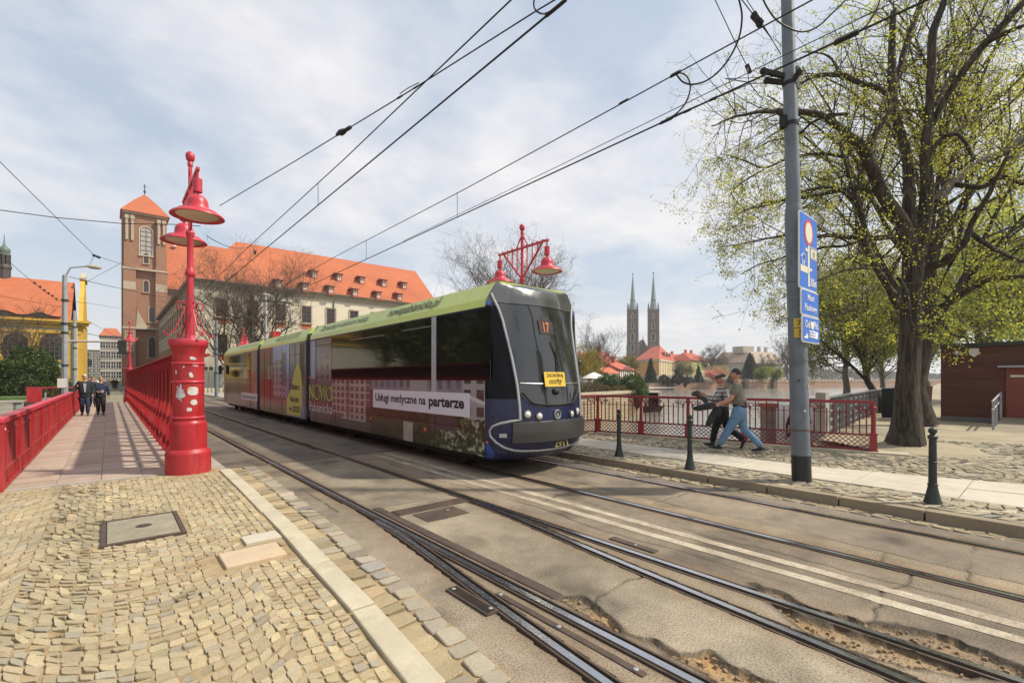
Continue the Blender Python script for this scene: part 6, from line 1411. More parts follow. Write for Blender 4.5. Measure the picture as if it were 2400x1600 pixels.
def palace():
    # corners: left 1490 (d 214), front corner 1544 (d 196), right 1582 (d 222)
    a=fp(1490,226); b=fp(1544,205); c=fp(1583,238); d_=a+(c-b)
    g=thing('palace',tuple(((a+c)/2)[:2])+(.3,),'orange and yellow palace with tall red hipped roof beneath the twin spires','palace')
    ze=zz(842,210); zr=zz(805,214)
    pbox(MB(),[a,b,c,d_],0,ze).build('wall',m_pal,g)
    u=(c-b).normalized(); n=Vector((u.y,-u.x,0)); L=(c-b).length
    MB().quad(b+n*.12+Vector((0,0,.3-b.z)),c+n*.12+Vector((0,0,.3-c.z)),Vector((c.x,c.y,ze-.5))+n*.12,Vector((b.x,b.y,ze-.5))+n*.12).build('front_face',m_paly,g)
    mb=MB(); ex=lambda p,q: p+(p-q).normalized()*.9
    ctr=(a+c)/2; A,B,C,D_=[p+(p-ctr).normalized()*1.2 for p in (a,b,c,d_)]
    hiproof(mb,A,B,C,D_,ze,zr,inset=.34); rf=mb.build('roof',m_redroof,g)
    mb=MB(); 
    for z in (ze-.6,ze-.2): 
        for p,q in ((a,b),(b,c)): mb.bar(Vector((p.x,p.y,z)),Vector((q.x,q.y,z)),1.0,.3)
    mb.build('cornice',m_creamw,g)
    for k in (0.01,.38,.62,.99): p=b+u*L*k+n*.2; mb=MB().obox(Vector((p.x,p.y,(ze)/2)),u*.5,n*.12,Vector((0,0,ze/2-.4))); mb.build('pilaster',m_creamw,g)
    facade(g,Vector((b.x,b.y,0))+n*.14,Vector((c.x,c.y,0))+n*.14,3,7,1.6,ze-.6,1.2,2.2,sur=m_creamw,glass=m_farglass)
    for k in (.3,.5,.7): 
        p=(B*(1-k)+C*k); q=(p*.72+ctr*.28); mb=MB().obox(Vector((q.x,q.y,ze+(zr-ze)*.30+.7)),u*.9,n*1.4,Vector((0,0,.8))); dm=mb.build('dormer',m_oldroof,rf); MB().obox(Vector((q.x,q.y,ze+(zr-ze)*.30+.8))+n*1.45,u*.55,n*.02,Vector((0,0,.5))).build('dormer_window',m_framew,dm)
    return g
palace()
def church2():
    dL,dR=438,420
    g=thing('cathedral',tuple(fp(1510,440)[:2])+(.3,),'brown brick gothic cathedral with two towers and green needle spires','cathedral')
    m_spire=M('verdigris_copper',(.20,.27,.275),.6,.1,var=.12,vs=.3); fr=Vector((ST,CT,0)); rt=Vector((CT,-ST,0))
    for (cx,px0,px1,pytop,pyt,pyb,d,w0,wt) in ((1483.5,1469,1497,639,728,905,438,1465,1472),(1530,1517,1546,636,728,905,430,1517,1518)):
        zt=zz(pyt,d); ztop=zz(pytop,d); wpx=(px1-px0)/F*d; c=fp((px0+px1)/2,d); 
        a_=R(-18); u=rt*math.cos(a_)+fr*math.sin(a_); v=Vector((-u.y,u.x,0))
        def sq(h0,h1,w,w1=None,name='tower',mat=m_farbrick,par=g):
            w1=w1 or w; P=[c-u*w-v*w,c+u*w-v*w,c+u*w+v*w,c-u*w+v*w]; Q=[c-u*w1-v*w1,c+u*w1-v*w1,c+u*w1+v*w1,c-u*w1+v*w1]
            mb=MB().add([(p.x,p.y,h0) for p in P]+[(p.x,p.y,h1) for p in Q],[(0,1,5,4),(1,2,6,5),(2,3,7,6),(3,0,4,7),(4,5,6,7)]); return mb.build(name,mat,par)
        W_=wpx/2*.82
        t1=sq(0,zt*.36,W_*1.14); sq(zt*.36,zt*.70,W_*1.03,par=g); sq(zt*.70,zt,W_*.9,par=g)
        for k in (.36,.53,.70,.86,.995): sq(zt*k-.5,zt*k+.5,W_*(1.2 if k<.4 else 1.1 if k<.75 else 1.02),name='string_course',mat=m_pier)
        for h0,h1,wf in ((.06,.2,.26),(.25,.35,.22),(.40,.52,.3),(.555,.68,.32),(.73,.84,.26),(.88,.96,.2)):
            for (e,f) in ((-v,u),(u,v)):
                # pointed openings, set into the two faces one can see
                ww=W_*wf; cc=c+e*(W_*1.16 if h1<.37 else W_*1.05 if h1<.71 else W_*.93); P=[(-ww,zt*h0),(ww,zt*h0),(ww,zt*h1*.96),(0,zt*h1),(-ww,zt*h1*.96)]
                MB().slab([cc+f*x+Vector((0,0,z-cc.z)) for x,z in P],e,.4).build('window',m_black,g)
                mb=MB(); Q=P+[P[0]]
                for p,q in zip(Q[:-1],Q[1:]): mb.bar(cc+f*p[0]+Vector((0,0,p[1]-cc.z))+e*.15,cc+f*q[0]+Vector((0,0,q[1]-cc.z))+e*.15,.55,.55)
                mb.build('window_surround',m_stonetrim,g)
        for sx in (-1,1):
            for sy in (-1,1):
                p=c+u*W_*.92*sx+v*W_*.92*sy
                for h0,h1,ww in ((0,.5,W_*.26),(.5,.98,W_*.17)): MB().obox(Vector((p.x,p.y,zt*(h0+h1)/2)),u*ww,v*ww,Vector((0,0,zt*(h1-h0)/2))).build('buttress',m_farbrick,g)
                MB().lathe((p.x,p.y,0),[(W_*.16,zt*.97),(W_*.13,zt*1.06),(.02,zt*1.12)],6).build('pinnacle',m_pier,g)
        MB().obox(Vector((c.x,c.y,zt*1.0)),u*W_*1.12,v*W_*1.12,Vector((0,0,.5))).build('gallery',m_pier,g)
        H=ztop-zt; n8=lambda prof,name,mat,par: MB().lathe((c.x,c.y,0),prof,8).build(name,mat,par)
        s=n8([(W_*.78,zt+.3),(W_*.52,zt+H*.24)],'spire_base',m_spire,g)
        for a in range(8): MB().tube([(c.x+W_*.42*math.cos(a*.785),c.y+W_*.42*math.sin(a*.785),zt+H*.24),(c.x+W_*.38*math.cos(a*.785),c.y+W_*.38*math.sin(a*.785),zt+H*.29)],.3,4).build('lantern_post',m_pier,g)
        n8([(W_*.56,zt+H*.285),(W_*.46,zt+H*.30),(W_*.15,zt+H*.80),(.16,zt+H*.955)],'spire',m_spire,g); MB().tube([(c.x,c.y,zt+H*.94),(c.x,c.y,ztop)],.12,5).sphere((c.x,c.y,zt+H*.96),.7,8).bar(c+rt*-.9+Vector((0,0,ztop-1.2-c.z)),c+rt*.9+Vector((0,0,ztop-1.2-c.z)),.3,.3).build('cross',m_iron,g)
    a,b=fp(1496,450),fp(1518,445); zt=zz(817,445); zp=zz(795,445); m=(a+b)/2
    MB().slab([(a.x,a.y,0),(b.x,b.y,0),(b.x,b.y,zt),(m.x,m.y,zp),(a.x,a.y,zt)],-fr,12).build('nave_gable',m_farbrick,g)
    mb=MB(); n_=Vector((0,0,.4)); A=Vector((a.x,a.y,zt));B=Vector((b.x,b.y,zt));P=Vector((m.x,m.y,zp)); mb.bar(A-fr*.3+n_,P-fr*.3+n_,1.,.8).bar(B-fr*.3+n_,P-fr*.3+n_,1.,.8); mb.build('gable_coping',m_stonetrim,g); MB().tube([P,P+Vector((0,0,3))],.25,5).build('gable_finial',m_iron,g)
church2()
def house(name,A,B,depth,z0,ze,zr,label,wall,roofm,rows=0,cols=0,ww=1.,wh=1.5,hip=0.,timber=False,chim=0,cat='house',group=None,gable_front=False):
    "A-B is the eave line seen from the camera; depth runs away from it"
    A=Vector((A.x,A.y,0));B=Vector((B.x,B.y,0)); u=(B-A).normalized(); n=Vector((-u.y,u.x,0))
    if n.dot(Vector((ST,CT,0)))<0: n=-n
    C=B+n*depth; D_=A+n*depth; g=thing(name,((A.x+C.x)/2,(A.y+C.y)/2,z0),label,cat,group)
    pbox(MB(),[A,B,C,D_],z0,ze).build('wall',wall,g)
    o=.5; A2,B2,C2,D2=A-n*o-u*o,B-n*o+u*o,C+n*o+u*o,D_+n*o-u*o; mb=MB(); hiproof(mb,A2,B2,C2,D2,ze,zr,inset=hip); rf=mb.build('roof',roofm,g)
    if hip==0: 
        for p,q in ((A,D_),(B,C)): MB().slab([Vector((p.x,p.y,ze)),Vector((q.x,q.y,ze)),Vector(((p.x+q.x)/2,(p.y+q.y)/2,zr-.5))],u if p is B else -u,.25).build('gable',wall,g)
    if rows: facade(g,A-n*.03,B-n*.03,rows,cols,z0+1.2,ze,ww,wh,glass=m_farglass)
    if timber:
        mb=MB(); L=(B-A).length
        for (P,Q,nn) in ((A,B,-n),(B,C,u),(A,D_,-u)):
            d=(Q-P).normalized(); LL=(Q-P).length
            for z in (z0+.3,(z0+ze)/2,ze-.2): mb.bar(P+nn*.06+Vector((0,0,z)),Q+nn*.06+Vector((0,0,z)),.12,.22)
            k=max(3,int(LL/1.6))
            for i in range(k+1): mb.bar(P+d*LL*i/k+nn*.06+Vector((0,0,z0)),P+d*LL*i/k+nn*.06+Vector((0,0,ze)),.2,.12)
            if nn is not -n and LL>0:
                zg=lambda f: ze+(zr-.5-ze)*(1-abs(2*f-1))
                for i in range(1,k):
                    f=i/k; mb.bar(P+d*LL*f+nn*.3+Vector((0,0,ze)),P+d*LL*f+nn*.3+Vector((0,0,zg(f)-.3)),.2,.12)
                for h in (.35,.65): f=h/2+.02; z=ze+(zr-.5-ze)*h; mb.bar(P+d*LL*f+nn*.3+Vector((0,0,z)),P+d*LL*(1-f)+nn*.3+Vector((0,0,z)),.12,.2)
        mb.build('timbers',m_frame,g)
    for i in range(chim):
        p=(A+C)/2+u*((i-(chim-1)/2)*(B-A).length*.3); MB().obox(Vector((p.x,p.y,zr+.2)),u*.6,n*.5,Vector((0,0,1.4))).build('chimney',m_brickpanel,rf)
    return g
m_half=M('whitewash',(.62,.59,.52),.9,var=.08,vs=.4)
def hs(px0,d0,px1,d1): return fp(px0,d0),fp(px1,d1)
A,B=hs(1346,158,1405,170); house('timbered_house',A,B,9,-.1,zz(868,160),zz(824,165),'half timbered house with brown roof farthest left behind the bare tree',m_half,m_oldroof,timber=True)
A,B=hs(1424,150,1455,158); house('timbered_house',A,B,11,-.1,zz(855,150),zz(823,155),'tall red roofed half timbered house left of the cathedral towers',m_half,m_redroof,timber=True,chim=1,rows=1,cols=4)
A,B=hs(1452,128,1486,139); house('timbered_house',A,B,8,-.1,zz(866,130),zz(849,134),'small low red roofed timbered house just behind the round bushes',m_half,m_redroof,timber=True,chim=1)
A,B=hs(1325,120,1352,125); house('orange_roof_house',A,B,8,-.1,zz(850,122),zz(822,124),'house with bright orange roof close beside the tram nose',m_half,m_orange)
A,B=hs(1420,120,1450,124); house('orange_roof_house',A,B,6,-.1,zz(875,122),zz(860,124),'low orange roof peeping over the round bushes',m_half,m_orange)
A,B=hs(1566,262,1630,275); house('long_annex',A,B,14,.3,zz(848,265),zz(828,268),'long red roofed annex to the right of the orange palace',m_ygreen,m_redroof,rows=1,cols=6,chim=1)
A,B=hs(1621,236,1664,248); house('green_gabled_house',A,B,14,.3,zz(845,240),zz(826,244),'plain yellow green house with red mansard roof right of the palace',m_ygreen,m_redroof,hip=.25,chim=2)
A,B=hs(1640,330,1708,345); house('far_grey_building',A,B,20,.3,zz(842,335),zz(838,335),'long flat dark grey building behind the bare pink tree',M('far_grey_render',(.22,.22,.23),.9,var=.1,vs=.1),M('far_grey_roof',(.24,.25,.27),.8),hip=.1,cat='building')
A,B=hs(1708,340,1760,352); house('far_red_building',A,B,18,.3,zz(845,345),zz(840,345),'pinkish red flat roofed building left of the dark spruce',M('far_red_render',(.38,.2,.17),.9,var=.1,vs=.1),M('flat_dark_roof',(.1,.1,.11),.8),rows=2,cols=6,ww=2,wh=2.6,hip=.1,cat='building')
def mansard():
    a=fp(1752,300); b=fp(1835,318); u=(b-a).normalized(); n=Vector((-u.y,u.x,0)); n=n if n.dot(Vector((ST,CT,0)))>0 else -n; c,d_=b+n*26,a+n*26
    g=thing('mansard_building',((a.x+c.x)/2,(a.y+c.y)/2,.3),'large pale building with a beige mansard roof and tall chimneys','building')
    ze,zr=zz(850,305),zz(824,310); pbox(MB(),[a,b,c,d_],0,ze).build('wall',m_greyplaster,g)
    m_br=TILE('beige_roof_tiles',(.46,.35,.27),(.40,.30,.24),.7); ctr=(a+c)/2
    P=[p+(p-ctr).normalized()*1. for p in (a,b,c,d_)]; Q=[p+(ctr-p)*.28 for p in (a,b,c,d_)]; mb=MB().add([(p.x,p.y,ze) for p in P]+[(p.x,p.y,zr) for p in Q],[(0,1,5,4),(1,2,6,5),(2,3,7,6),(3,0,4,7),(4,5,6,7)]); rf=mb.build('roof',m_br,g)
    for k in (.28,.55,.82): p=Q[0]+(Q[1]-Q[0])*k+n*2; MB().obox(Vector((p.x,p.y,zr+1)),u*.8,n*.8,Vector((0,0,2.6))).build('chimney',m_greyplaster,rf)
    p=Q[0]+(Q[1]-Q[0])*.08+n*5; MB().obox(Vector((p.x,p.y,zr+1.2)),u*5,n*4,Vector((0,0,2.2))).build('roof_house',m_greyplaster,rf)
    for k in (.2,.45,.7,.92):
        for h in (.22,.62): p=P[0]+(P[1]-P[0])*k; q=Q[0]+(Q[1]-Q[0])*k; r=p*(1-h)+q*h; MB().obox(Vector((r.x,r.y,ze+(zr-ze)*h+.4)),u*1.0,n*.8,Vector((0,0,.9))).build('dormer',m_creamw,rf)
    facade(g,a-n*.03,b-n*.03,3,8,2.,ze,1.4,2.2,glass=m_farglass); MB().bar(Vector((a.x,a.y,ze-.3))-n*.5,Vector((b.x,b.y,ze-.3))-n*.5,.8,.7).build('cornice',m_stonetrim,g)
mansard()
g=single(fbox(fbox(MB(),8,44,8,10,.3,3.0),4,60,13,14,.3,1.4),'terrace_wall',m_greyplaster,'grey garden terrace wall above the far river wall','wall')
# ---------------- hut, marina things on the right bank
def hut():
    g=thing('timber_hut',(27,-2,.12),'low dark red timber clad hut with flat roof on the right','hut'); m_clad,t=newmat('red_timber_cladding'); v=t.coord(); x=t.new('ShaderNodeSeparateXYZ'); t.l.new(v,x.inputs[0]); w=t.math('FRACT',t.math('MULTIPLY',x.outputs[2],9.)); nf=t.noise(v,.9,4); cb=t.new('ShaderNodeCombineXYZ'); t.l.new(t.math('MULTIPLY',t.math('FLOOR',t.math('MULTIPLY',x.outputs[2],9.)),3.7),cb.inputs[0]); t.l.new(t.math('MULTIPLY',x.outputs[1],.4),cb.inputs[1]); n2=t.noise(cb.outputs[0],1.,2)
    c=t.mix(t.ramp(n2,.3,.7),(.075,.022,.015,1),(.125,.038,.024,1)); c=t.mix(t.ramp(nf,.4,.7,0,.4),c,(.09,.035,.022,1)); c=t.mix(t.ramp(w,.0,.12,.85,0),c,(.02,.008,.006,1)); t.l.new(c,t.b.inputs['Base Color']); t.b.inputs['Roughness'].default_value=.6; t.bump(w,.4,.02)
    MB().box(24.6,30,-9,3.0,.12,2.95).build('wall',m_clad,g); MB().box(24.5,30.1,-9.1,3.1,2.95,3.08).build('roof',m_iron,g); MB().box(24.57,24.6,-9,3.0,.1,.3).build('plinth',m_greytrim,g)
    lp=oX(2283,826,24.58); MB().slab([(24.58,lp.y+.13,lp.z+.16),(24.58,lp.y-.13,lp.z+.16),(24.58,lp.y-.13,lp.z-.06),(24.58,lp.y,lp.z-.17),(24.58,lp.y+.13,lp.z-.06)],(-1,0,0),.06).build('wall_lamp',m_framew,g)
    lp=oX(2244,827,24.58); MB().sphere(lp,.09,8).build('wall_lamp',m_framew,g)
    d0=oX(2358,900,24.58); MB().box(24.55,24.58,d0.y-2.6,d0.y,.35,2.15).build('door',M('door_red',(.22,.05,.03),.5,var=.15),g); MB().box(24.3,24.6,d0.y-2.8,d0.y+.2,2.15,2.22).build('canopy',m_steel,g); h=oX(2392,881,24.54); MB().box(24.50,24.55,h.y-.5,h.y+.25,h.z-.04,h.z+.04).build('door_sign',m_framew,g)
    r=thing('access_ramp',(22.5,.2,.12),'concrete ramp with galvanised handrails in front of the hut','ramp')
    y0,y1=-3.2,1.35; x0,x1=20.8,24.5
    MB().add([(x0,y0,.12),(x0,y1,.12),(x1,y1,.12),(x1,y0,.12),(x1,y1,.36),(x1,y0,.36)],[(0,1,4,5),(1,2,4),(0,5,3),(2,3,5,4)]).build('slope',M('ramp_concrete',(.26,.22,.165),.9,var=.12,vs=1.5),r)
    for y in (y1,-.55):
        for x,z in ((21.2,.14),(22.4,.22),(24.2,.34)): MB().bar((x,y,z),(x,y,z+.92),.06,.06).build('post',m_steel,r)
        for h in (.92,.65): MB().tube([(20.85,y,.12+h),(24.3,y,.34+h)],.028,6).build('handrail',m_steel,r)
    mb=thing('leaning_boards',(24.4,3.6,.12),'dark bins and brown boards leaning at the hut corner','boards')
    for k,(dy,c) in enumerate(((.25,m_frame),(.45,m_frame),(.62,m_iron))): MB().bar((24.5+.1*k,3.1+dy*1.3,.12),(24.9,3.0+dy*1.6,1.45),.25,.04,up=(1,0,0)).build('board',c,mb)
    MB().box(24.8,25.6,4.1,4.9,.1,1.35).build('bin',m_black,mb,bevel=.05)
hut()
m_fence=M('fence_grey',(.27,.28,.285),.55,.2,var=.12,vs=3)
ff=thing('promenade_fence',(21,5,.12),'long grey steel fence of posts with horizontal plates along the promenade','fence')
p0=Vector((15.75,4.42,.12)); p1=Vector((45,7.7,.12)); fd=(p1-p0).normalized(); fn=Vector((-fd.y,fd.x,0)); k=0; s=0
MB().obox(p0-fd*.35+Vector((0,0,.62)),fd*.28,fn*.12,Vector((0,0,.62))).build('end_pillar',m_conc,ff)
while s<29:
    P=p0+fd*s; MB().obox(P+Vector((0,0,.53)),fd*.02,fn*.13,Vector((0,0,.53))).build('post',m_fence,ff); 
    if s<28:
        for h in (.15,.40,.65,.90): MB().obox(P+fd*.62+Vector((0,0,h)),fd*.60,fn*.05,Vector((0,0,.035))).build('plate',m_fence,ff)
    s+=1.24
MB().bar(p0+Vector((0,0,1.08)),p1+Vector((0,0,1.08)),.2,.03).build('top_rail',m_fence,ff)
bw=thing('brick_river_pier',(16.4,5.6,-2.7),'weathered brick river pier with black and white graffiti behind the railing','pier')
q0,q1=D(1782,HY,15.5),D(1945,HY,15.5); u=(q1-q0).normalized(); u.z=0; v=Vector((-u.y,u.x,0)); L=(Vector((q1.x-q0.x,q1.y-q0.y,0))).length; o=Vector((q0.x,q0.y,0))+u*.35; L-=.35; m_pierb=BR('pier_brick',(.30,.24,.20),(.20,.15,.12),(.3,.27,.23),1.,.25,.08,.012,var=.5,stain=(.1,.09,.07))
MB().obox(o+u*.02+v*.2+Vector((0,0,-.95)),u*.17,v*.17,Vector((0,0,1.75))).build('pillar',m_pierb,bw); MB().obox(o+u*.02+v*.2+Vector((0,0,.86)),u*.21,v*.21,Vector((0,0,.07))).build('pillar_cap',M('red_sandstone',(.3,.1,.08),.9,var=.2),bw)
MB().obox(o+u*(L/2+.1)+v*.2+Vector((0,0,-.9)),u*(L/2-.1),v*.15,Vector((0,0,1.8))).build('wall',M('whitewashed_wall',(.72,.71,.68),.9,var=.12,vs=3,bump=.2,bs=30),bw)
gm=MB(); gf=lambda a,z: o+u*(.35+a)+v*.04+Vector((0,0,z))
gm.slab([gf(.15,.2),gf(.32,.55),gf(.36,.35),gf(.7,.3),gf(.36,.25)],-v,.01).slab([gf(.1,-.25),gf(.3,.0),gf(.45,.02),gf(.5,-.3),gf(.3,-.12)],-v,.01); gm.tube([gf(.15+.5*math.cos(t)*.8+.45,.1+.6*math.sin(t)) for t in np.linspace(.3,3.6,14)],.035,5); gm.build('graffiti',m_ink,bw)
ct=thing('harbour_container',(24,9,-1),'grey corrugated harbour container below the promenade','container'); P=D(1952,HY,26); MB().obox(Vector((P.x,P.y,-.6)),Vector((2.4,.3,0)),Vector((-.2,1.6,0)),Vector((0,0,1.3))).build('body',m_fence,ct); 
mb=MB(); 
for k in range(8): mb.obox(Vector((P.x,P.y,-.55))+Vector((2.4,.3,0))*((k-3.5)/4)+Vector((.2,-1.62,0)),(.03,0,0),(0,.02,0),(0,0,1.2))
mb.build('ribs',m_greytrim,ct)
bt=thing('moored_boat',tuple(fp(1524,62)[:2])+(-2.7,),'small white roofed tour boat moored at the end of the stone wall','boat'); P=fp(1525,62); c=Vector((P.x,P.y,0)); uu=Vector((CT,-ST,0)); vv=Vector((ST,CT,0))
MB().slab([c+uu*a+Vector((0,0,z)) for a,z in ((-1.6,-2.7),(1.3,-2.7),(1.75,-1.9),(-1.75,-1.9))],-vv,1.8).build('hull',m_iron,bt); MB().obox(c+Vector((0,0,-.05)),uu*1.25,vv*.9,Vector((0,0,.06))).build('roof',m_white,bt)
MB().obox(c+Vector((0,0,-1.0))+uu*.1,uu*.7,vv*.7,Vector((0,0,.9))).build('cabin',m_twin,bt); MB().obox(c+uu*.95+vv*-.95+Vector((0,0,-1.2)),uu*.18,vv*.05,Vector((0,0,.18))).build('life_ring',m_red,bt)
for a in (-1.15,-.6,.85,1.15): MB().bar(c+uu*a-vv*.8+Vector((0,0,-1.9)),c+uu*a-vv*.8+Vector((0,0,-.1)),.06,.06).build('roof_post',m_white,bt)
um=thing('parasol',tuple(fp(1392,62)[:2])+(0,),'small white cafe parasol left of the round bushes','parasol'); P=fp(1392,62); MB().lathe((P.x,P.y,0),[(1.6,1.75),(.9,2.2),(.1,2.55)],8).build('canopy',m_white,um); MB().tube([(P.x,P.y,0),(P.x,P.y,2.5)],.04,6).build('pole',m_steel,um)
ol=thing('park_lantern',tuple(fp(1358,58)[:2])+(0,),'dark old fashioned park lantern beside the tram nose','street lamp'); P=fp(1358,58); MB().lathe((P.x,P.y,0),[(.12,0),(.08,.6),(.05,1.0),(.045,3.3)],8).build('post',m_iron,ol); MB().lathe((P.x,P.y,0),[(.12,3.3),(.22,3.75),(.26,3.78),(.05,4.05),(.02,4.2)],6).build('lantern',m_iron,ol)
# ================================================================ trees
def tubes_np(P,Rd,n):
    "many polylines of equal length at once: P (S,K,3), Rd (S,K)"
    S,K,_=P.shape; T=np.empty_like(P); T[:,1:-1]=P[:,2:]-P[:,:-2]; T[:,0]=P[:,1]-P[:,0]; T[:,-1]=P[:,-1]-P[:,-2]
    T/=np.linalg.norm(T,axis=-1,keepdims=True)+1e-9
    a=np.where(np.abs(T[...,2:3])<.9,np.array((0,0,1.)),np.array((1.,0,0))); A=np.cross(T,a); A/=np.linalg.norm(A,axis=-1,keepdims=True)+1e-9; B=np.cross(T,A)
    th=np.arange(n)*2*math.pi/n; V=P[:,:,None]+(A[:,:,None]*np.cos(th)[None,None,:,None]+B[:,:,None]*np.sin(th)[None,None,:,None])*Rd[:,:,None,None]
    V=V.reshape(-1,3); b=np.arange(S)[:,None,None]*K*n; k=np.arange(K-1)[None,:,None]*n; j=np.arange(n)[None,None,:]; j2=(j+1)%n
    Fq=np.stack([b+k+j,b+k+j2,b+k+n+j2,b+k+n+j],-1).reshape(-1,4); return V,Fq
def joinV(parts):
    Vs=[];Fs=[];o=0
    for V,Fq in parts: Vs.append(V); Fs.append(Fq+o); o+=len(V)
    return np.concatenate(Vs),Fs
def unit(v): return v/(np.linalg.norm(v,axis=-1,keepdims=True)+1e-9)
def curve(A,B,K,bend,r,up=0.):
    "bent polylines from A to B (S,3)"
    S=len(A); t=np.linspace(0,1,K)[None,:,None]; L=np.linalg.norm(B-A,axis=-1)[:,None,None]
    d=r.normal(0,1,(S,1,3))*bend; d2=r.normal(0,1,(S,1,3))*bend*.5; P=A[:,None]+(B-A)[:,None]*t+L*(d*t*(1-t)*2+d2*np.sin(t*2*math.pi)*.35); P[:,:,2]+=(L*up*t*(1-t)*2)[...,0]; return P
def spawn(P,Rd,cnt,lo,hi,Lf,spread,r,up=.1,jit=.35,minr=.004,rk=.5):
    "children from polylines: each gets cnt branches between lo and hi of its length"
    S,K,_=P.shape; idx=np.repeat(np.arange(S),cnt); N=len(idx); t=lo+(hi-lo)*r.random(N); x=t*(K-1); i=np.minimum(x.astype(int),K-2); f=(x-i)[:,None]
    A=P[idx,i]*(1-f)+P[idx,i+1]*f; T=unit(P[idx,i+1]-P[idx,i]); rad=(Rd[idx,i]*(1-f[:,0])+Rd[idx,i+1]*f[:,0])*rk
    q=r.normal(0,1,(N,3)); q-=T*(q*T).sum(-1,keepdims=True); q=unit(q); dirs=unit(T*(1-spread)+q*spread+np.array((0,0,up))); Lp=np.linalg.norm(np.diff(P,axis=1),axis=-1).sum(1)[idx]
    L=(Lf*Lp*(1.1-.6*t)*(1+jit*r.normal(0,1,N)).clip(.4,1.7))[:,None]; B=A+dirs*L; return A,B,np.maximum(rad,minr)
def leafmesh(name,C,size,cols,mat,parent,r,flat=.0,droop=0.,asp=.7):
    N=len(C); n=unit(r.normal(0,1,(N,3))+np.array((0,0,flat))); a=unit(np.cross(n,r.normal(0,1,(N,3)))); b=np.cross(n,a); s=(size*(.6+.8*r.random(N)))[:,None]
    V=np.stack([C-a*s*.5,C-b*s*.5*asp+n*s*.06,C+a*s*.5,C+b*s*.5*asp+n*s*.06],1).reshape(-1,3); Fq=np.arange(4*N).reshape(-1,4); return npmesh(name,V,[Fq],mat,parent,col=np.repeat(cols,4,0))
def leafmat(name,tr=.35):
    m=bpy.data.materials.new(name); m.use_nodes=True; t=NT(m); nt=m.node_tree; a=t.new('ShaderNodeAttribute',attribute_name='Col'); d=t.b; d.inputs['Roughness'].default_value=.55; d.inputs['Specular IOR Level'].default_value=.3; nt.links.new(a.outputs['Color'],d.inputs['Base Color'])
    tl=t.new('ShaderNodeBsdfTranslucent'); nt.links.new(t.mix(1.,a.outputs['Color'],(1.6,1.5,.7,1),'MULTIPLY'),tl.inputs[0]); mx=t.new('ShaderNodeMixShader'); mx.inputs[0].default_value=tr; nt.links.new(d.outputs[0],mx.inputs[1]); nt.links.new(tl.outputs[0],mx.inputs[2]); nt.links.new(mx.outputs[0],nt.nodes['Material Output'].inputs[0]); return m
m_leaf=leafmat('young_leaves',.5); m_leafd=leafmat('dense_leaves',.15)
def leafcol(N,base,r,sd=.25,hue=.12,C=None,sc=.5,seed=3):
    k=1+sd*r.normal(0,1,(N,1)); 
    if C is not None: k=k*(.55+.9*vnoise(C[:,0]+.7*C[:,2],C[:,1]-.6*C[:,2],sc,seed))[:,None]
    return np.clip(np.array(base)[None]*k*(1+hue*r.normal(0,1,(N,3))),.006,.6)
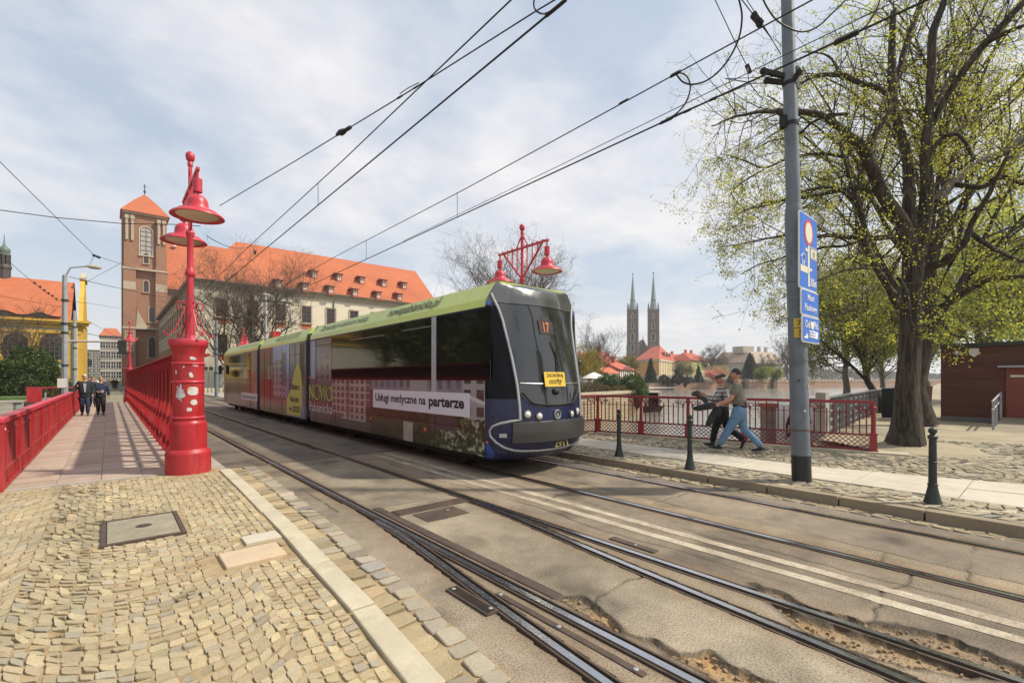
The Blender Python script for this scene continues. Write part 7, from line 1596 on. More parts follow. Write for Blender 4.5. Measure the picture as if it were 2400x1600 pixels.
def big_lime():
    r=np.random.default_rng(11); d0=10.9
    base=W(2122,1052,.16); g=thing('lime_tree',(base.x,base.y,.1),'huge old lime tree with dark ridged trunk and sparse young yellow green leaves','tree')
    def L(pts,da,db):
        n=len(pts); out=[]; rr=[]
        for i,(x,y,w) in enumerate(pts): d=d0+da+(db-da)*i/(n-1); out.append(D(x,y,d)[:]); rr.append(w/2/F*d*(.66 if w>45 else .74 if w>14 else .9))
        return np.array(out),np.array(rr)
    c8=lambda x,y,w:(1600+x/2.94,y/2.94,w); c9=lambda x,y,w:(1600+x/2.8,400+y/2.8,w)
    trunk=L([(2122,1062,118),(2124,1040,106),(2126,1010,92),(2126,970,80),(2125,920,70),(2129,860,65),(2132,800,62),(2135,720,60),(2138,660,60),(2140,610,62),(2142,575,66)],0,0)
    limbs=[
     (L([(2132,590,50),c9(1450,340,42),c9(1330,180,38),c9(1270,60,36),c8(1350,1250,36),c8(1250,1000,34),c8(1130,920,22),c8(960,780,17),c8(700,755,13),c8(560,765,10),c8(400,790,7),c8(290,830,5),c8(200,870,3)],0,-1.0),1),
     (L([c8(1270,1040,28),c8(1310,940,18),c8(1380,840,15),c8(1440,760,12),c8(1420,680,8)],-.4,-.6),1),
     (L([(2141,590,52),c9(1480,150,34),c8(1560,1300,32),c8(1550,1030,27),c8(1470,830,24),c8(1440,640,29),c8(1445,400,20),c8(1452,80,17)],.1,.4),1),
     (L([c8(1450,620,22),c8(1500,480,17),c8(1560,250,14),c8(1650,0,13),c8(1720,-200,9)],.3,.8),1),
     (L([c8(1400,640,18),c8(1220,560,15),c8(1080,510,12),c8(950,510,9),c8(830,570,6),c8(740,640,4)],.2,.9),1),
     (L([c8(1080,510,9),c8(1040,410,6),c8(960,370,4),c8(820,360,3)],.6,1.2),.8),
     (L([(2150,600,52),c8(1690,1400,38),c8(1680,1200,34),c8(1680,960,27),c8(1700,800,24),c8(1710,600,22),c8(1715,230,24),c8(1800,0,18),c8(1860,-220,12)],.1,-.6),1),
     (L([c8(1720,860,20),c8(1800,700,18),c8(1900,530,20),c8(2050,330,22),c8(2180,190,20),c8(2330,40,18),c8(2450,-120,12)],-.2,-1.2),1),
     (L([c8(2080,310,16),c8(2200,240,12),c8(2340,180,9),c8(2480,140,6)],-.8,-1.6),1),
     (L([c9(1640,620,26),c9(1700,610,26),c9(1760,560,24),c9(1830,490,20),c9(1880,400,16),c9(1930,270,13),c9(2000,160,11),c9(2080,20,9),c9(2140,-120,7)],.0,-1.4),1),
     (L([c9(1880,400,13),c9(2010,500,11),c9(2120,560,9),c9(2260,600,7)],-.5,-1.6),1),
     (L([c8(1740,1400,32),c8(1870,1250,28),c8(2050,1120,26),c8(2230,1040,27),c8(2352,940,24),c8(2460,860,18)],.1,1.2),1),
     (L([c8(1880,1270,18),c8(2080,1300,15),c8(2200,1200,14),c8(2352,1270,11),c8(2500,1330,8)],.2,-1.),1),
     (L([c9(1640,930,20),c9(1750,870,20),c9(1900,760,17),c9(2050,700,15),c9(2240,690,11),c9(2420,720,7)],.1,-1.8),1),
     (L([c9(1415,900,22),c9(1340,780,18),c9(1290,670,15),c9(1215,520,13),c9(1180,300,11),c9(1120,150,9),c9(1080,0,8),c8(1100,1000,6),c8(1090,900,4)],-.1,-1.2),1),
     (L([c9(1420,430,20),c9(1200,440,14),c9(1080,440,12),c9(960,420,10),c9(800,440,8),c9(690,430,7),c9(560,440,5),c9(400,480,3),c9(250,500,2)],0,-1.0),1.1),
     (L([c9(1300,150,18),c9(1170,110,13),c9(1050,125,11),c9(800,180,9),c9(690,190,8),c9(560,200,5),c9(420,250,4),c9(300,330,2)],-.2,.8),1.1),
     (L([c9(1210,440,8),c9(1050,500,7),c9(880,500,6),c9(700,560,5),c9(520,600,4),c9(380,680,2)],-.4,.8),1.1),
     (L([c9(1280,640,8),c9(1100,640,6),c9(930,700,5),c9(780,760,4),c9(640,840,2)],-.4,-1.4),1),
     (L([c8(1180,1380,10),c8(1060,1280,8),c8(850,1310,7),c8(640,1400,5),c8(420,1450,3)],-.4,-1.4),1),
     (L([c8(1120,1080,9),c8(960,1050,8),c8(700,1100,6),c8(560,1170,5),c8(400,1100,4),c8(260,1060,2)],-.5,1.0),1),
     (L([c8(560,1170,5),c8(420,1250,4),c8(330,1330,2)],.6,.8),1),
     (L([c8(1140,790,9),c8(1000,790,8),c8(880,850,7),c8(780,950,5),c8(600,960,4),c8(480,1040,2)],-.2,1.2),1),
     (L([c8(1720,1030,12),c8(1800,940,10),c8(1910,920,9),c8(1990,1050,8),c8(2010,1100,7)],-.2,-.8),.8),
     (L([c8(1720,1010,10),c8(1900,890,8),c8(2050,800,7),c8(2250,700,5),c8(2400,620,3)],0,1.4),1),
     (L([c8(1740,720,9),c8(1850,520,8),c8(1980,250,7),c8(2080,40,5)],-.3,1.6),1),
     (L([c9(1410,700,9),c9(1480,820,8),c9(1500,960,6),c9(1560,1080,4)],-.5,-1.2),.8),
     (L([c9(1650,900,9),c9(1700,1000,8),c9(1760,1080,6),c9(1900,1100,4)],-.3,-1.4),.8),
     (L([c9(1150,880,5),c9(1000,960,5),c9(900,940,4)],-.5,-1.),.6),
    ]
    mb=MB(); P,Rr=trunk
    # trunk with root flare and ridges
    n=22; vs=[];K=len(P)
    ph=r.random(8)*6.28
    for i in range(K):
        fl=max(0,1-i/3.2)
        for j in range(n):
            a=2*math.pi*j/n; k=1+.05*math.sin(5*a+ph[0]+i*.25)+.035*math.sin(9*a+ph[1]-i*.2)+fl*(.22*max(0,math.sin(3*a+ph[2]))**1.5+.16*max(0,math.sin(5*a+ph[3]))**2)
            vs.append((P[i][0]+Rr[i]*k*math.cos(a),P[i][1]+Rr[i]*k*math.sin(a),P[i][2]-(.06 if i==0 else 0)))
    fs=[(i*n+j,i*n+(j+1)%n,(i+1)*n+(j+1)%n,(i+1)*n+j) for i in range(K-1) for j in range(n)]; mb.add(vs,fs)
    for a in (.3,1.2,2.3,3.3,4.4,5.4):
        b=Vector(P[0]); L0=r.uniform(.75,1.25); dr=Vector((math.cos(a),math.sin(a),0)); mb.tube([b+dr*.2+Vector((0,0,.20)),b+dr*.5+Vector((0,0,.02)),b+dr*(.5+L0*.3)+Vector((r.normal(0,.05),r.normal(0,.05),-.01)),b+dr*(.5+L0*.75)+Vector((r.normal(0,.08),r.normal(0,.08),-.05))],[.13,.10,.06,.02],8)
    mb.build('trunk',m_bark,g,smooth=50)
    segs=[];
    lm=MB(); chP=[];chR=[];wt=[]
    for (Pl,Rl),k in limbs:
        # densify with a little wobble
        q=np.linspace(0,len(Pl)-1,3*len(Pl)); i=np.minimum(q.astype(int),len(Pl)-2); f=(q-i)[:,None]; Q=Pl[i]*(1-f)+Pl[i+1]*f; rr=Rl[i]*(1-f[:,0])+Rl[i+1]*f[:,0]; Q[1:-1]+=r.normal(0,.018,Q[1:-1].shape); Q[1:-1]=(Q[:-2]+2*Q[1:-1]+Q[2:])/4
        lm.tube([tuple(x) for x in Q],list(np.maximum(rr,.008)),9)
        z=np.linspace(0,len(Q)-1,7); i=np.minimum(z.astype(int),len(Q)-2); f=(z-i)[:,None]; chP.append(Q[i]*(1-f)+Q[i+1]*f); chR.append(rr[i]*(1-f[:,0])+rr[i+1]*f[:,0]); wt.append(k)
    lm.build('limbs',m_bark,g,smooth=60)
    CP=np.array(chP); CR=np.array(chR); Ls=np.linalg.norm(np.diff(CP,axis=1),axis=-1).sum(1); cnt=np.maximum(4,(Ls*4.4*np.array(wt)).astype(int))
    A,B,ra=spawn(CP,CR,cnt,.12,1.,.40,.66,r,.12,rk=.42); d=B-A; ln=np.linalg.norm(d,axis=1,keepdims=True); d=d/ln; d=unit(d+np.array((ST,CT,0))*.38); B=A+d*np.clip(ln,.5,1.7)
    P1=curve(A,B,5,.16,r,.05); R1=np.minimum(ra,.014)[:,None]*np.linspace(1,.3,5)[None]
    A,B,ra=spawn(P1,R1,np.full(len(P1),5),.15,1.,.55,.62,r,.02,rk=.6,minr=.0045); P2=curve(A,B,4,.2,r,-.05); R2=ra[:,None]*np.linspace(1,.4,4)[None]
    A,B,ra=spawn(P2,R2,np.full(len(P2),3),.2,1.,.6,.6,r,-.08,rk=.7,minr=.003); P3=curve(A,B,3,.2,r,-.1); R3=ra[:,None]*np.linspace(1,.5,3)[None]
    V,Fs=joinV([tubes_np(P1,R1,5),tubes_np(P2,R2,3),tubes_np(P3,R3,3)]); npmesh('twigs_or_core',V,Fs,m_bark,g)
    # leaves in small bunches at the twig tips, thin towards the upper left
    T=np.concatenate([P3[:,-1],P3[:,1],P2[:,-1]]); C=np.repeat(T,9,0); C=C+r.normal(0,.055,C.shape); C[:,2]-=.03
    cam_=np.array((0,0,EH)); den=np.clip(.12+.85*vnoise(C[:,0]*1.,C[:,1]+C[:,2],.9,91)-.045*np.clip(C[:,2]-4,0,9),.06,1)*np.where(C[:,0]*ST+C[:,1]*CT<d0-.25,.55,1.); C=C[r.random(len(C))<den]
    leafmesh('crown',C,.042,leafcol(len(C),(.34,.36,.09),r,.22,.08,C,.8,92),m_leaf,g,r)
    return g
big_lime()
def tree(name,base,H,Rc,label,leaf=None,nleaf=0,ls=.1,bark=m_barkg,fork=.3,tr=.16,n1=8,n2=9,n3=6,n4=0,seed=1,group=None,squash=1.,lean=(0,0),lmat=None,minr=.006,up=.25,lc=.5,flat=.15):
    r=np.random.default_rng(seed); b=np.array(base[:],dtype=float); g=thing(name,tuple(b),label,'tree',group)
    top=b+np.array((lean[0]*H,lean[1]*H,H*.80)); fk=b+np.array((lean[0]*H*.4,lean[1]*H*.4,H*fork))
    t=np.linspace(0,1,7)[None,:,None]; TP=(b[None,None]*(1-t)**2+2*fk[None,None]*t*(1-t)+top[None,None]*t*t); TP[0,1:]+=r.normal(0,.012*H,(6,3))*np.array((1,1,.2)); TR=tr*np.array((1.35,1,.85,.65,.45,.28,.12))[None]
    a0=r.random(n1)*6.28; zc=b[2]+H*(fork+.18+.55*r.random(n1)); an=np.arange(n1)*2.4+a0*.2; hh=(zc-b[2])/H
    st=np.clip(fork*.9+.6*(hh-fork)*.8,.15,.9)*6*.95; i=np.minimum(st.astype(int),5); f=(st-i)[:,None]; A=TP[0,i]*(1-f)+TP[0,i+1]*f
    rad=Rc*(.55+.45*r.random(n1))*np.sqrt(np.clip(1-((hh-.62)/.48)**2,.15,1)); B=np.stack([b[0]+lean[0]*H*.8+rad*np.cos(an),b[1]+lean[1]*H*.8+rad*np.sin(an),zc+H*.10],1)
    P1=curve(A,B,6,.10,r,up*.3); R1=(tr*.42*(1-.4*hh))[:,None]*np.linspace(1,.25,6)[None]
    A,B,ra=spawn(np.concatenate([P1,TP[:,2:]] if False else [P1]),R1,np.full(n1,n2),.2,1.,.55,.55,r,up,rk=.6,minr=minr*1.6); P2=curve(A,B,5,.14,r,.05); R2=ra[:,None]*np.linspace(1,.35,5)[None]
    A2,B2,ra2=spawn(TP[:,3:].repeat(1,0),TR[:,3:],np.array([n2]),.1,1.,.8,.6,r,up,rk=.5,minr=minr*1.6); Pt=curve(A2,B2,5,.14,r,.05); P2=np.concatenate([P2,Pt]); R2=np.concatenate([R2,ra2[:,None]*np.linspace(1,.35,5)[None]])
    A,B,ra=spawn(P2,R2,np.full(len(P2),n3),.2,1.,.5,.6,r,up*.7,rk=.65,minr=minr); P3=curve(A,B,4,.16,r,.05); R3=ra[:,None]*np.linspace(1,.5,4)[None]
    V,Fs=joinV([tubes_np(TP,TR,10),tubes_np(P1,R1,7)]); npmesh('trunk',V,Fs,bark,g,smooth=60)
    parts=[tubes_np(P2,R2,4),tubes_np(P3,R3,3)]; tips=P3
    if n4:
        A,B,ra=spawn(P3,R3,np.full(len(P3),n4),.25,1.,.6,.6,r,up*.5,rk=.8,minr=minr*.8); P4=curve(A,B,3,.15,r,.05); R4=ra[:,None]*np.linspace(1,.6,3)[None]; parts.append(tubes_np(P4,R4,3)); tips=P4
    V,Fs=joinV(parts); npmesh('branches' if nleaf else 'crown',V,Fs,bark if nleaf else m_twig,g)
    if nleaf:
        T=tips.reshape(-1,3); k=r.integers(0,len(T),nleaf); C=T[k]+r.normal(0,ls*1.6,(nleaf,3)); leafmesh('crown',C,ls,leafcol(nleaf,leaf,r,.3,.12,C,lc,seed),lmat or m_leaf,g,r,flat)
    return g
def G(px,py,d,z=.1):
    p=D(px,py,d); return (p.x,p.y,z)
YG=(.28,.31,.085); DG=(.13,.15,.055); BG=(.25,.30,.08)
tree('lime_tree',G(2166,1000,16.2),15,4.6,'second lime tree directly behind the huge trunk with bright leaves',YG,30000,.075,bark=m_bark,tr=.30,n1=11,n2=10,n3=6,seed=21,fork=.25)
tree('park_tree',G(2064,965,23),7.8,3.4,'dark leaning tree over the promenade fence left of the huge trunk',(.17,.19,.07),26000,.085,bark=m_bark,tr=.17,n1=11,n2=10,n3=7,seed=22,lean=(-.02,.16),fork=.24,up=-.05)
tree('park_tree',G(1985,950,40,0),11.,5.0,'olive green tree farther along the promenade behind the signs',(.19,.20,.08),26000,.13,tr=.25,n1=10,n2=9,n3=6,seed=23,fork=.25)
tree('park_tree',G(2290,960,34),13,6.0,'tall bright green tree rising behind the hut roof',BG,24000,.17,tr=.3,n1=12,n2=9,n3=6,seed=24,fork=.22)
tree('park_tree',G(2420,960,36),14,6.0,'large yellow green tree at the far right edge behind the hut',YG,22000,.17,tr=.3,n1=12,n2=9,n3=6,seed=25,fork=.22)
tree('park_tree',G(2165,930,60,0),13,6.5,'pale green tree in the distance between the two lime trunks',(.15,.17,.05),16000,.24,tr=.3,n1=11,n2=9,n3=6,seed=26,fork=.2)
tree('park_tree',G(2070,930,75,0),12,7,'distant grey green tree at the end of the promenade',(.12,.14,.06),13000,.28,tr=.3,n1=11,n2=9,n3=6,seed=27,fork=.2)
# bare trees
tree('bare_tree',G(596,893,58,0),15.6,6.6,'bare brown tree with a dense twig crown in front of the library',tr=.34,n1=12,n2=12,n3=9,n4=4,seed=31,fork=.22,minr=.012,up=.35)
tree('bare_tree',G(546,895,60,0),14.5,5.2,'second bare tree leaning left between the red column and the tram',tr=.28,n1=9,n2=10,n3=8,n4=4,seed=32,fork=.2,minr=.012,up=.35,lean=(-.1,-.02))
tree('bare_tree',G(1205,885,72,0),19.5,10.5,'large bare grey tree rising behind the tram front lamp',tr=.45,n1=14,n2=12,n3=9,n4=4,seed=33,fork=.25,minr=.013,up=.3)
tree('bare_tree',G(1404,890,112,0),13,5.,'slim bare upright tree left of the cathedral',tr=.25,n1=10,n2=10,n3=8,n4=3,seed=34,fork=.15,minr=.02,up=.6)
tree('bare_tree',G(1673,889,228,.3),16,9,'broad bare pinkish tree between the green house and the spruce',tr=.4,n1=12,n2=11,n3=9,n4=3,seed=35,fork=.15,minr=.035,up=.4)
tree('bare_tree',G(1845,889,236,.3),19,7,'bare tree right of the mansard building',tr=.4,n1=11,n2=10,n3=8,n4=3,seed=36,fork=.15,minr=.035,up=.5)
tree('bare_tree',G(1878,889,230,.3),23,8,'tall bare tree just left of the grey pole',tr=.4,n1=12,n2=11,n3=8,n4=3,seed=37,fork=.15,minr=.035,up=.5)
tree('bare_tree',G(1905,889,226,.3),17,8,'bare tree seen just right of the grey pole above the water',tr=.4,n1=11,n2=10,n3=8,n4=3,seed=38,fork=.15,minr=.035,up=.4)
tree('bare_tree',G(1798,889,232,.3),12,6,'low bare tree in front of the mansard building',tr=.3,n1=10,n2=10,n3=8,n4=3,seed=39,fork=.15,minr=.03,up=.4)
tree('bare_tree',G(45,905,56,0),10.8,4.6,'small bare tree in front of the yellow church',tr=.2,n1=10,n2=10,n3=8,n4=3,seed=40,fork=.2,minr=.011,up=.5)
tree('leafing_tree',G(1352,890,78,0),6.6,3.6,'olive brown leafing tree right beside the tram nose',(.19,.165,.05),9000,.16,tr=.15,n1=9,n2=9,n3=6,seed=41,fork=.15)
tree('leafing_tree',G(1382,890,84,0),6.,3.2,'second olive leafing tree under the half timbered house',(.19,.165,.055),7000,.16,tr=.15,n1=9,n2=9,n3=6,seed=42,fork=.15)
tree('leafing_tree',G(1474,885,172,.3),9.5,4.5,'round yellow olive tree at the foot of the left cathedral tower',(.17,.15,.05),7000,.33,tr=.3,n1=9,n2=9,n3=6,seed=43,fork=.2)
tree('leafing_tree',G(1600,889,188,.3),8,4.5,'dark bare shrub like tree in front of the long annex',(.05,.055,.03),2500,.3,tr=.3,n1=10,n2=9,n3=7,n4=0,seed=44,fork=.12)
tree('leafing_tree',G(1815,892,205,.3),5.6,4.6,'bright spring green bush tree right of the spruce',(.17,.21,.04),7000,.32,tr=.2,n1=9,n2=9,n3=6,seed=45,fork=.1)
tree('leafing_tree',G(1786,897,200,.0),6.3,3.4,'light green willow bush overhanging the far river wall',(.15,.185,.05),6000,.3,tr=.2,n1=9,n2=9,n3=6,seed=46,fork=.1)
tree('blossom_tree',G(1672,891,192,.3),4.3,4.0,'pink blossoming bush on the far river wall',(.46,.19,.22),4500,.3,tr=.2,n1=9,n2=9,n3=6,seed=47,fork=.1)
tree('blossom_tree',G(1692,891,194,.3),6.0,3.0,'pale cream blossoming bush beside the pink one',(.42,.33,.24),4000,.3,tr=.2,n1=9,n2=9,n3=6,seed=48,fork=.1)
# dense trees on an added bank out of view, mirrored in the tram windows
struct(MB().prism([(-70,10.5),(-10.2,10.5),(-10.2,49),(-70,49)],-4,-.05),'added_left_bank',m_grassland)
for i,(x,y,h) in enumerate(((-14.5,17,9),(-14.5,26,11),(-15,35,12),(-15.5,44,11),(-17,57,12),(-21,22,12))): tree('bank_tree',(x,y,-.05),h,4.3,'leafy bank tree left of the footway, number %s along the water'%('one two three four five six'.split()[i]),DG,5200,.32,bark=m_bark,tr=.3,n1=9,n2=8,n3=5,seed=60+i,group='trees on the left river bank',lmat=m_leafd)
for i,(x,y,h) in enumerate(((-13,21,7),(-13,30,8),(-13,39.5,8),(-24,36,13),(-26,28,13),(-27,44,13),(-26,60,14),(-13.5,12.5,8))): tree('bank_tree',(x,y,-.05),h,4.0,'unseen bushy bank tree added to fill the window reflections, low branched number %s'%('one two three four five six seven eight'.split()[i]),DG,4200,.34,bark=m_bark,tr=.25,n1=10,n2=8,n3=5,seed=160+i,group='trees on the left river bank',lmat=m_leafd,fork=.08)  # more unseen trees, added to darken bright gaps in the window reflections
# ---------------- bushes and conifers: leaf shells over a solid dark core added to block see-through
def bush(name,c,rad,n,ls,col,label,seed,cone=False,mat=None,group=None,cat='bush',lump=.22,core=True):
    r=np.random.default_rng(seed); c=np.array(c,dtype=float); rx,ry,rz=rad; g=thing(name,(c[0],c[1],c[2]),label,cat,group)
    d=unit(r.normal(0,1,(n,3))); d[:,2]=np.abs(d[:,2])*np.where(r.random(n)<.85,1,-.3); d=unit(d)
    lk=1+lump*(vnoise(d[:,0]*2.2+5,d[:,1]*2.2+d[:,2]*1.7,1.3,seed)-.5)*2+lump*.5*(vnoise(d[:,0]*6,d[:,1]*6+d[:,2]*5,1.2,seed+1)-.5)*2; dep=r.random(n)**.35
    if cone:
        h=r.random(n)**1.25; tier=.75+.35*((h*9+vnoise(d[:,0]*3+9,d[:,1]*3,1.,seed)*1.2)%1); a=r.random(n)*6.28; rr=(1-h)**.85*tier*(.55+.45*r.random(n)**.4); rr=rr*(.7+.7*vnoise(a*1.9,h*7,1.,seed+4)); C=np.stack([c[0]+rx*rr*np.cos(a),c[1]+ry*rr*np.sin(a),c[2]+rz*(h*1.0+.02)-.12*rz*rr],1)+r.normal(0,.05*rx,(n,3))
    else: C=c+d*(lk*(.72+.30*dep))[:,None]*np.array((rx,ry,rz))
    C[:,2]=np.maximum(C[:,2],c[2]-.1)
    leafmesh('leaves',C,ls,leafcol(n,col,r,.3,.12,C,1.2/max(rx,.5),seed),mat or m_leafd,g,r,.1)
    mb=MB(); kk=.42 if c[1]>90 or c[0]>60 else .68
    if cone: mb.lathe((c[0],c[1],c[2]),[(rx*.3,.0),(rx*.25,rz*.3),(rx*.12,rz*.7),(.02,rz*.9)],9)
    else: mb.sphere((c[0],c[1],c[2]),1,14,sc=(rx*kk,ry*kk,rz*kk))
    mb.build('twigs_or_core',M('bush_core',(.03,.035,.012),.95,var=.4) if 'bush_core' not in MATS else MATS['bush_core'],g); return g
bush('round_bush',D(62,930,43)[:2]+(0,) if False else (D(62,930,44).x,D(62,930,44).y,.2),(3.0,2.6,4.0),17000,.17,(.06,.105,.018),'big rounded green bush on the lawn left of the grey pole',71)
bush('round_bush',(D(4,930,47).x,D(4,930,47).y,.2),(2.6,2.4,3.4),8000,.17,(.055,.095,.018),'green bush cut by the left edge of the photo',72)
bush('low_hedge',(D(160,925,50).x,D(160,925,50).y,0),(2.6,1.2,1.1),4000,.15,(.05,.075,.02),'low dark hedge behind the base of the tall grey pole',73)
bush('low_hedge',(D(190,925,54).x,D(190,925,54).y,0),(1.6,1.0,1.2),2500,.15,(.05,.08,.02),'small dark hedge beside the yellow church corner',74)
bush('round_bush',(D(1426,905,60).x,D(1426,905,60).y,.0),(2.2,2.0,2.25),9000,.13,(.045,.085,.018),'left one of the two dark green round bushes above the stone wall',75)
bush('round_bush',(D(1484,905,57).x,D(1484,905,57).y,-.4),(2.0,1.8,2.6),9000,.13,(.05,.092,.018),'right one of the two dark green round bushes above the stone wall',76)
bush('brown_hedge',(D(1385,905,54).x,D(1385,905,54).y,.0),(3.6,1.3,1.2),6000,.13,(.13,.095,.045),'brownish straggly hedge along the stone wall top',77,lump=.3)
bush('brown_hedge',(D(1445,905,55).x,D(1445,905,55).y,.0),(2.4,1.2,.8),4000,.13,(.12,.09,.04),'low brown hedge under the round bushes',78,lump=.3)
bush('dark_cypress',(D(1525,889,176).x,D(1525,889,176).y,.3),(2.6,2.6,8.6),6000,.34,(.022,.036,.02),'narrow dark cypress in front of the orange palace',79,cone=True,cat='tree')
bush('dark_spruce',(D(1757,889,214).x,D(1757,889,214).y,.3),(5.2,5.2,12.5),9000,.42,(.025,.042,.036),'dark blue green spruce across the river behind the men',80,cone=True,cat='tree')
bush('dark_shrub',(D(1637,889,188).x,D(1637,889,188).y,.3),(2.4,2.,6.2),3000,.34,(.03,.045,.03),'small dark conifer before the green gabled house',81,cone=True,cat='tree')
bush('dark_shrub',(D(1556,889,186).x,D(1556,889,186).y,.3),(2.,2.,2.6),2500,.3,(.06,.075,.03),'small green shrub at the palace corner',82)
bush('dark_shrub',(D(1590,889,185).x,D(1590,889,185).y,.3),(3.6,2.,3.),3500,.3,(.03,.035,.022),'dark shrub beside the palace entrance',83)
bush('dark_shrub',(D(1612,889,184).x,D(1612,889,184).y,.3),(3.0,2.,2.2),3000,.3,(.035,.04,.02),'low dark shrub on the far river wall below the annex',84)
bush('dark_shrub',(D(1718,889,200).x,D(1718,889,200).y,.3),(3.4,2.,4.),3500,.3,(.06,.05,.035),'brown shrub on the far bank behind the two men',85)
bush('ivy_patch',(D(1606,893,181.2).x,D(1606,893,181.2).y,-1.2),(.9,.5,2.2),900,.3,(.03,.04,.02),'ivy hanging down the far river wall',86)
tree('sapling',G(1812,952,19,-2.2),3.2,.7,'thin bare sapling by the water behind the railing',tr=.02,n1=7,n2=6,n3=5,seed=90,fork=.1,minr=.004,up=.5)
# the wood far behind everything, one mass
r=np.random.default_rng(5); N=16000; u_=r.uniform(-200,860,N); C=np.array(FB(0,0))[None]+np.array(fdir)[None]*u_[:,None]+np.array(fnor)[None]*r.uniform(250,270,N)[:,None]; hgt=5+9*vnoise(u_,u_*0,.03,8)+4*vnoise(u_,u_*0,.11,9); C[:,2]=r.random(N)**.7*hgt
o=leafmesh('distant_wood',C,3.2,leafcol(N,(.13,.12,.085),r,.2,.08),m_leafd,None,r); tag(o,'far off bare spring wood closing the horizon behind the roofs','wood',kind='stuff')
# ================================================================ people
def skinmesh(chains,loc,fwd,mat,name,parent,sub=2,extra=None,sc=1.):
    "limbs as joints with radii grown into one skin; chains share joints by name"
    J={};E=[]
    for ch in chains:
        prev=None
        for (nm,p,rad) in ch:
            if nm not in J: J[nm]=(p,rad)
            if prev and nm!=prev: E.append((prev,nm))
            prev=nm
    keys=list(J); idx={k:i for i,k in enumerate(keys)}; me=bpy.data.meshes.new('sk'); me.from_pydata([J[k][0] for k in keys],[(idx[a],idx[b]) for a,b in E],[]); o=bpy.data.objects.new('sk',me); COL.objects.link(o)
    md=o.modifiers.new('s','SKIN'); md.use_smooth_shade=True
    if not me.skin_vertices: me.skin_vertices.new()
    for k,i in idx.items():
        rd=J[k][1]; me.skin_vertices[0].data[i].radius=rd if hasattr(rd,'__len__') else (rd,rd); me.skin_vertices[0].data[i].use_root=(i==0)
    ss=o.modifiers.new('ss','SUBSURF'); ss.levels=sub; ss.render_levels=sub
    dg=bpy.context.evaluated_depsgraph_get(); m2=bpy.data.meshes.new_from_object(o.evaluated_get(dg)); V=[v.co[:] for v in m2.vertices]; Fs=[tuple(p.vertices) for p in m2.polygons]
    bpy.data.objects.remove(o); mb=MB(); mb.add(V,Fs)
    if extra: extra(mb)
    return place(mb,loc,fwd,sc).build(name,mat,parent,smooth=80)
def place(mb,loc,fwd,sc=1.):
    f=Vector((fwd[0],fwd[1],0)).normalized(); l=Vector((-f.y,f.x,0)); L=Vector(loc); mb.v=[tuple(L+f*(v[0]*sc)+l*(v[1]*sc)+Vector((0,0,v[2]*sc))) for v in mb.v]; return mb
m_skin=M('skin',(.50,.26,.17),.55,var=.06); m_skinr=M('ruddy_skin',(.48,.22,.15),.55,var=.06); m_hairb=M('dark_brown_hair',(.035,.022,.015),.6,var=.3,vs=20); m_hairw=M('white_hair',(.6,.58,.55),.7,var=.1); m_hairf=M('fair_hair',(.33,.22,.12),.7,var=.2,vs=20)
m_tee=M('grey_green_cotton',(.17,.165,.135),.9,var=.1,vs=5,bump=.15,bs=14); m_jean=M('blue_denim',(.13,.24,.38),.9,var=.22,vs=5,bump=.25,bs=16,stain=(.2,.32,.46),ss=4); m_blackc=M('black_cloth',(.014,.014,.016),.9,var=.3,bump=.2,bs=12); m_navyc=M('navy_cloth',(.022,.032,.07),.9,var=.25,vs=5,bump=.25,bs=14); m_cap=M('grey_tweed',(.085,.08,.07),.9,var=.35,vs=25); m_shoe=M('dark_shoe',(.02,.02,.03),.6,var=.3,vs=8); m_sole=M('shoe_sole',(.3,.3,.28),.8); m_bottle=M('dark_green_cloth',(.022,.03,.026),.9,var=.2,bump=.2,bs=12); m_lilac=M('pale_lilac_shirt',(.36,.36,.46),.9,var=.08)
m_plaid,t_=newmat('plaid_cotton'); v_=t_.coord(); x_=t_.new('ShaderNodeSeparateXYZ'); t_.l.new(v_,x_.inputs[0])
def _st(o,k,w): return t_.math('LESS_THAN',t_.math('FRACT',t_.math('MULTIPLY',o,k)),w)
a_=t_.mix(_st(x_.outputs[2],11.,.35),(.52,.50,.47,1),(.12,.12,.14,1)); b_=t_.mix(_st(t_.math('ADD',x_.outputs[0],x_.outputs[1]),12.,.35),(1,1,1,1),(.32,.32,.36,1)); t_.l.new(t_.mix(1.,a_,b_,'MULTIPLY'),t_.b.inputs['Base Color']); t_.b.inputs['Roughness'].default_value=.9
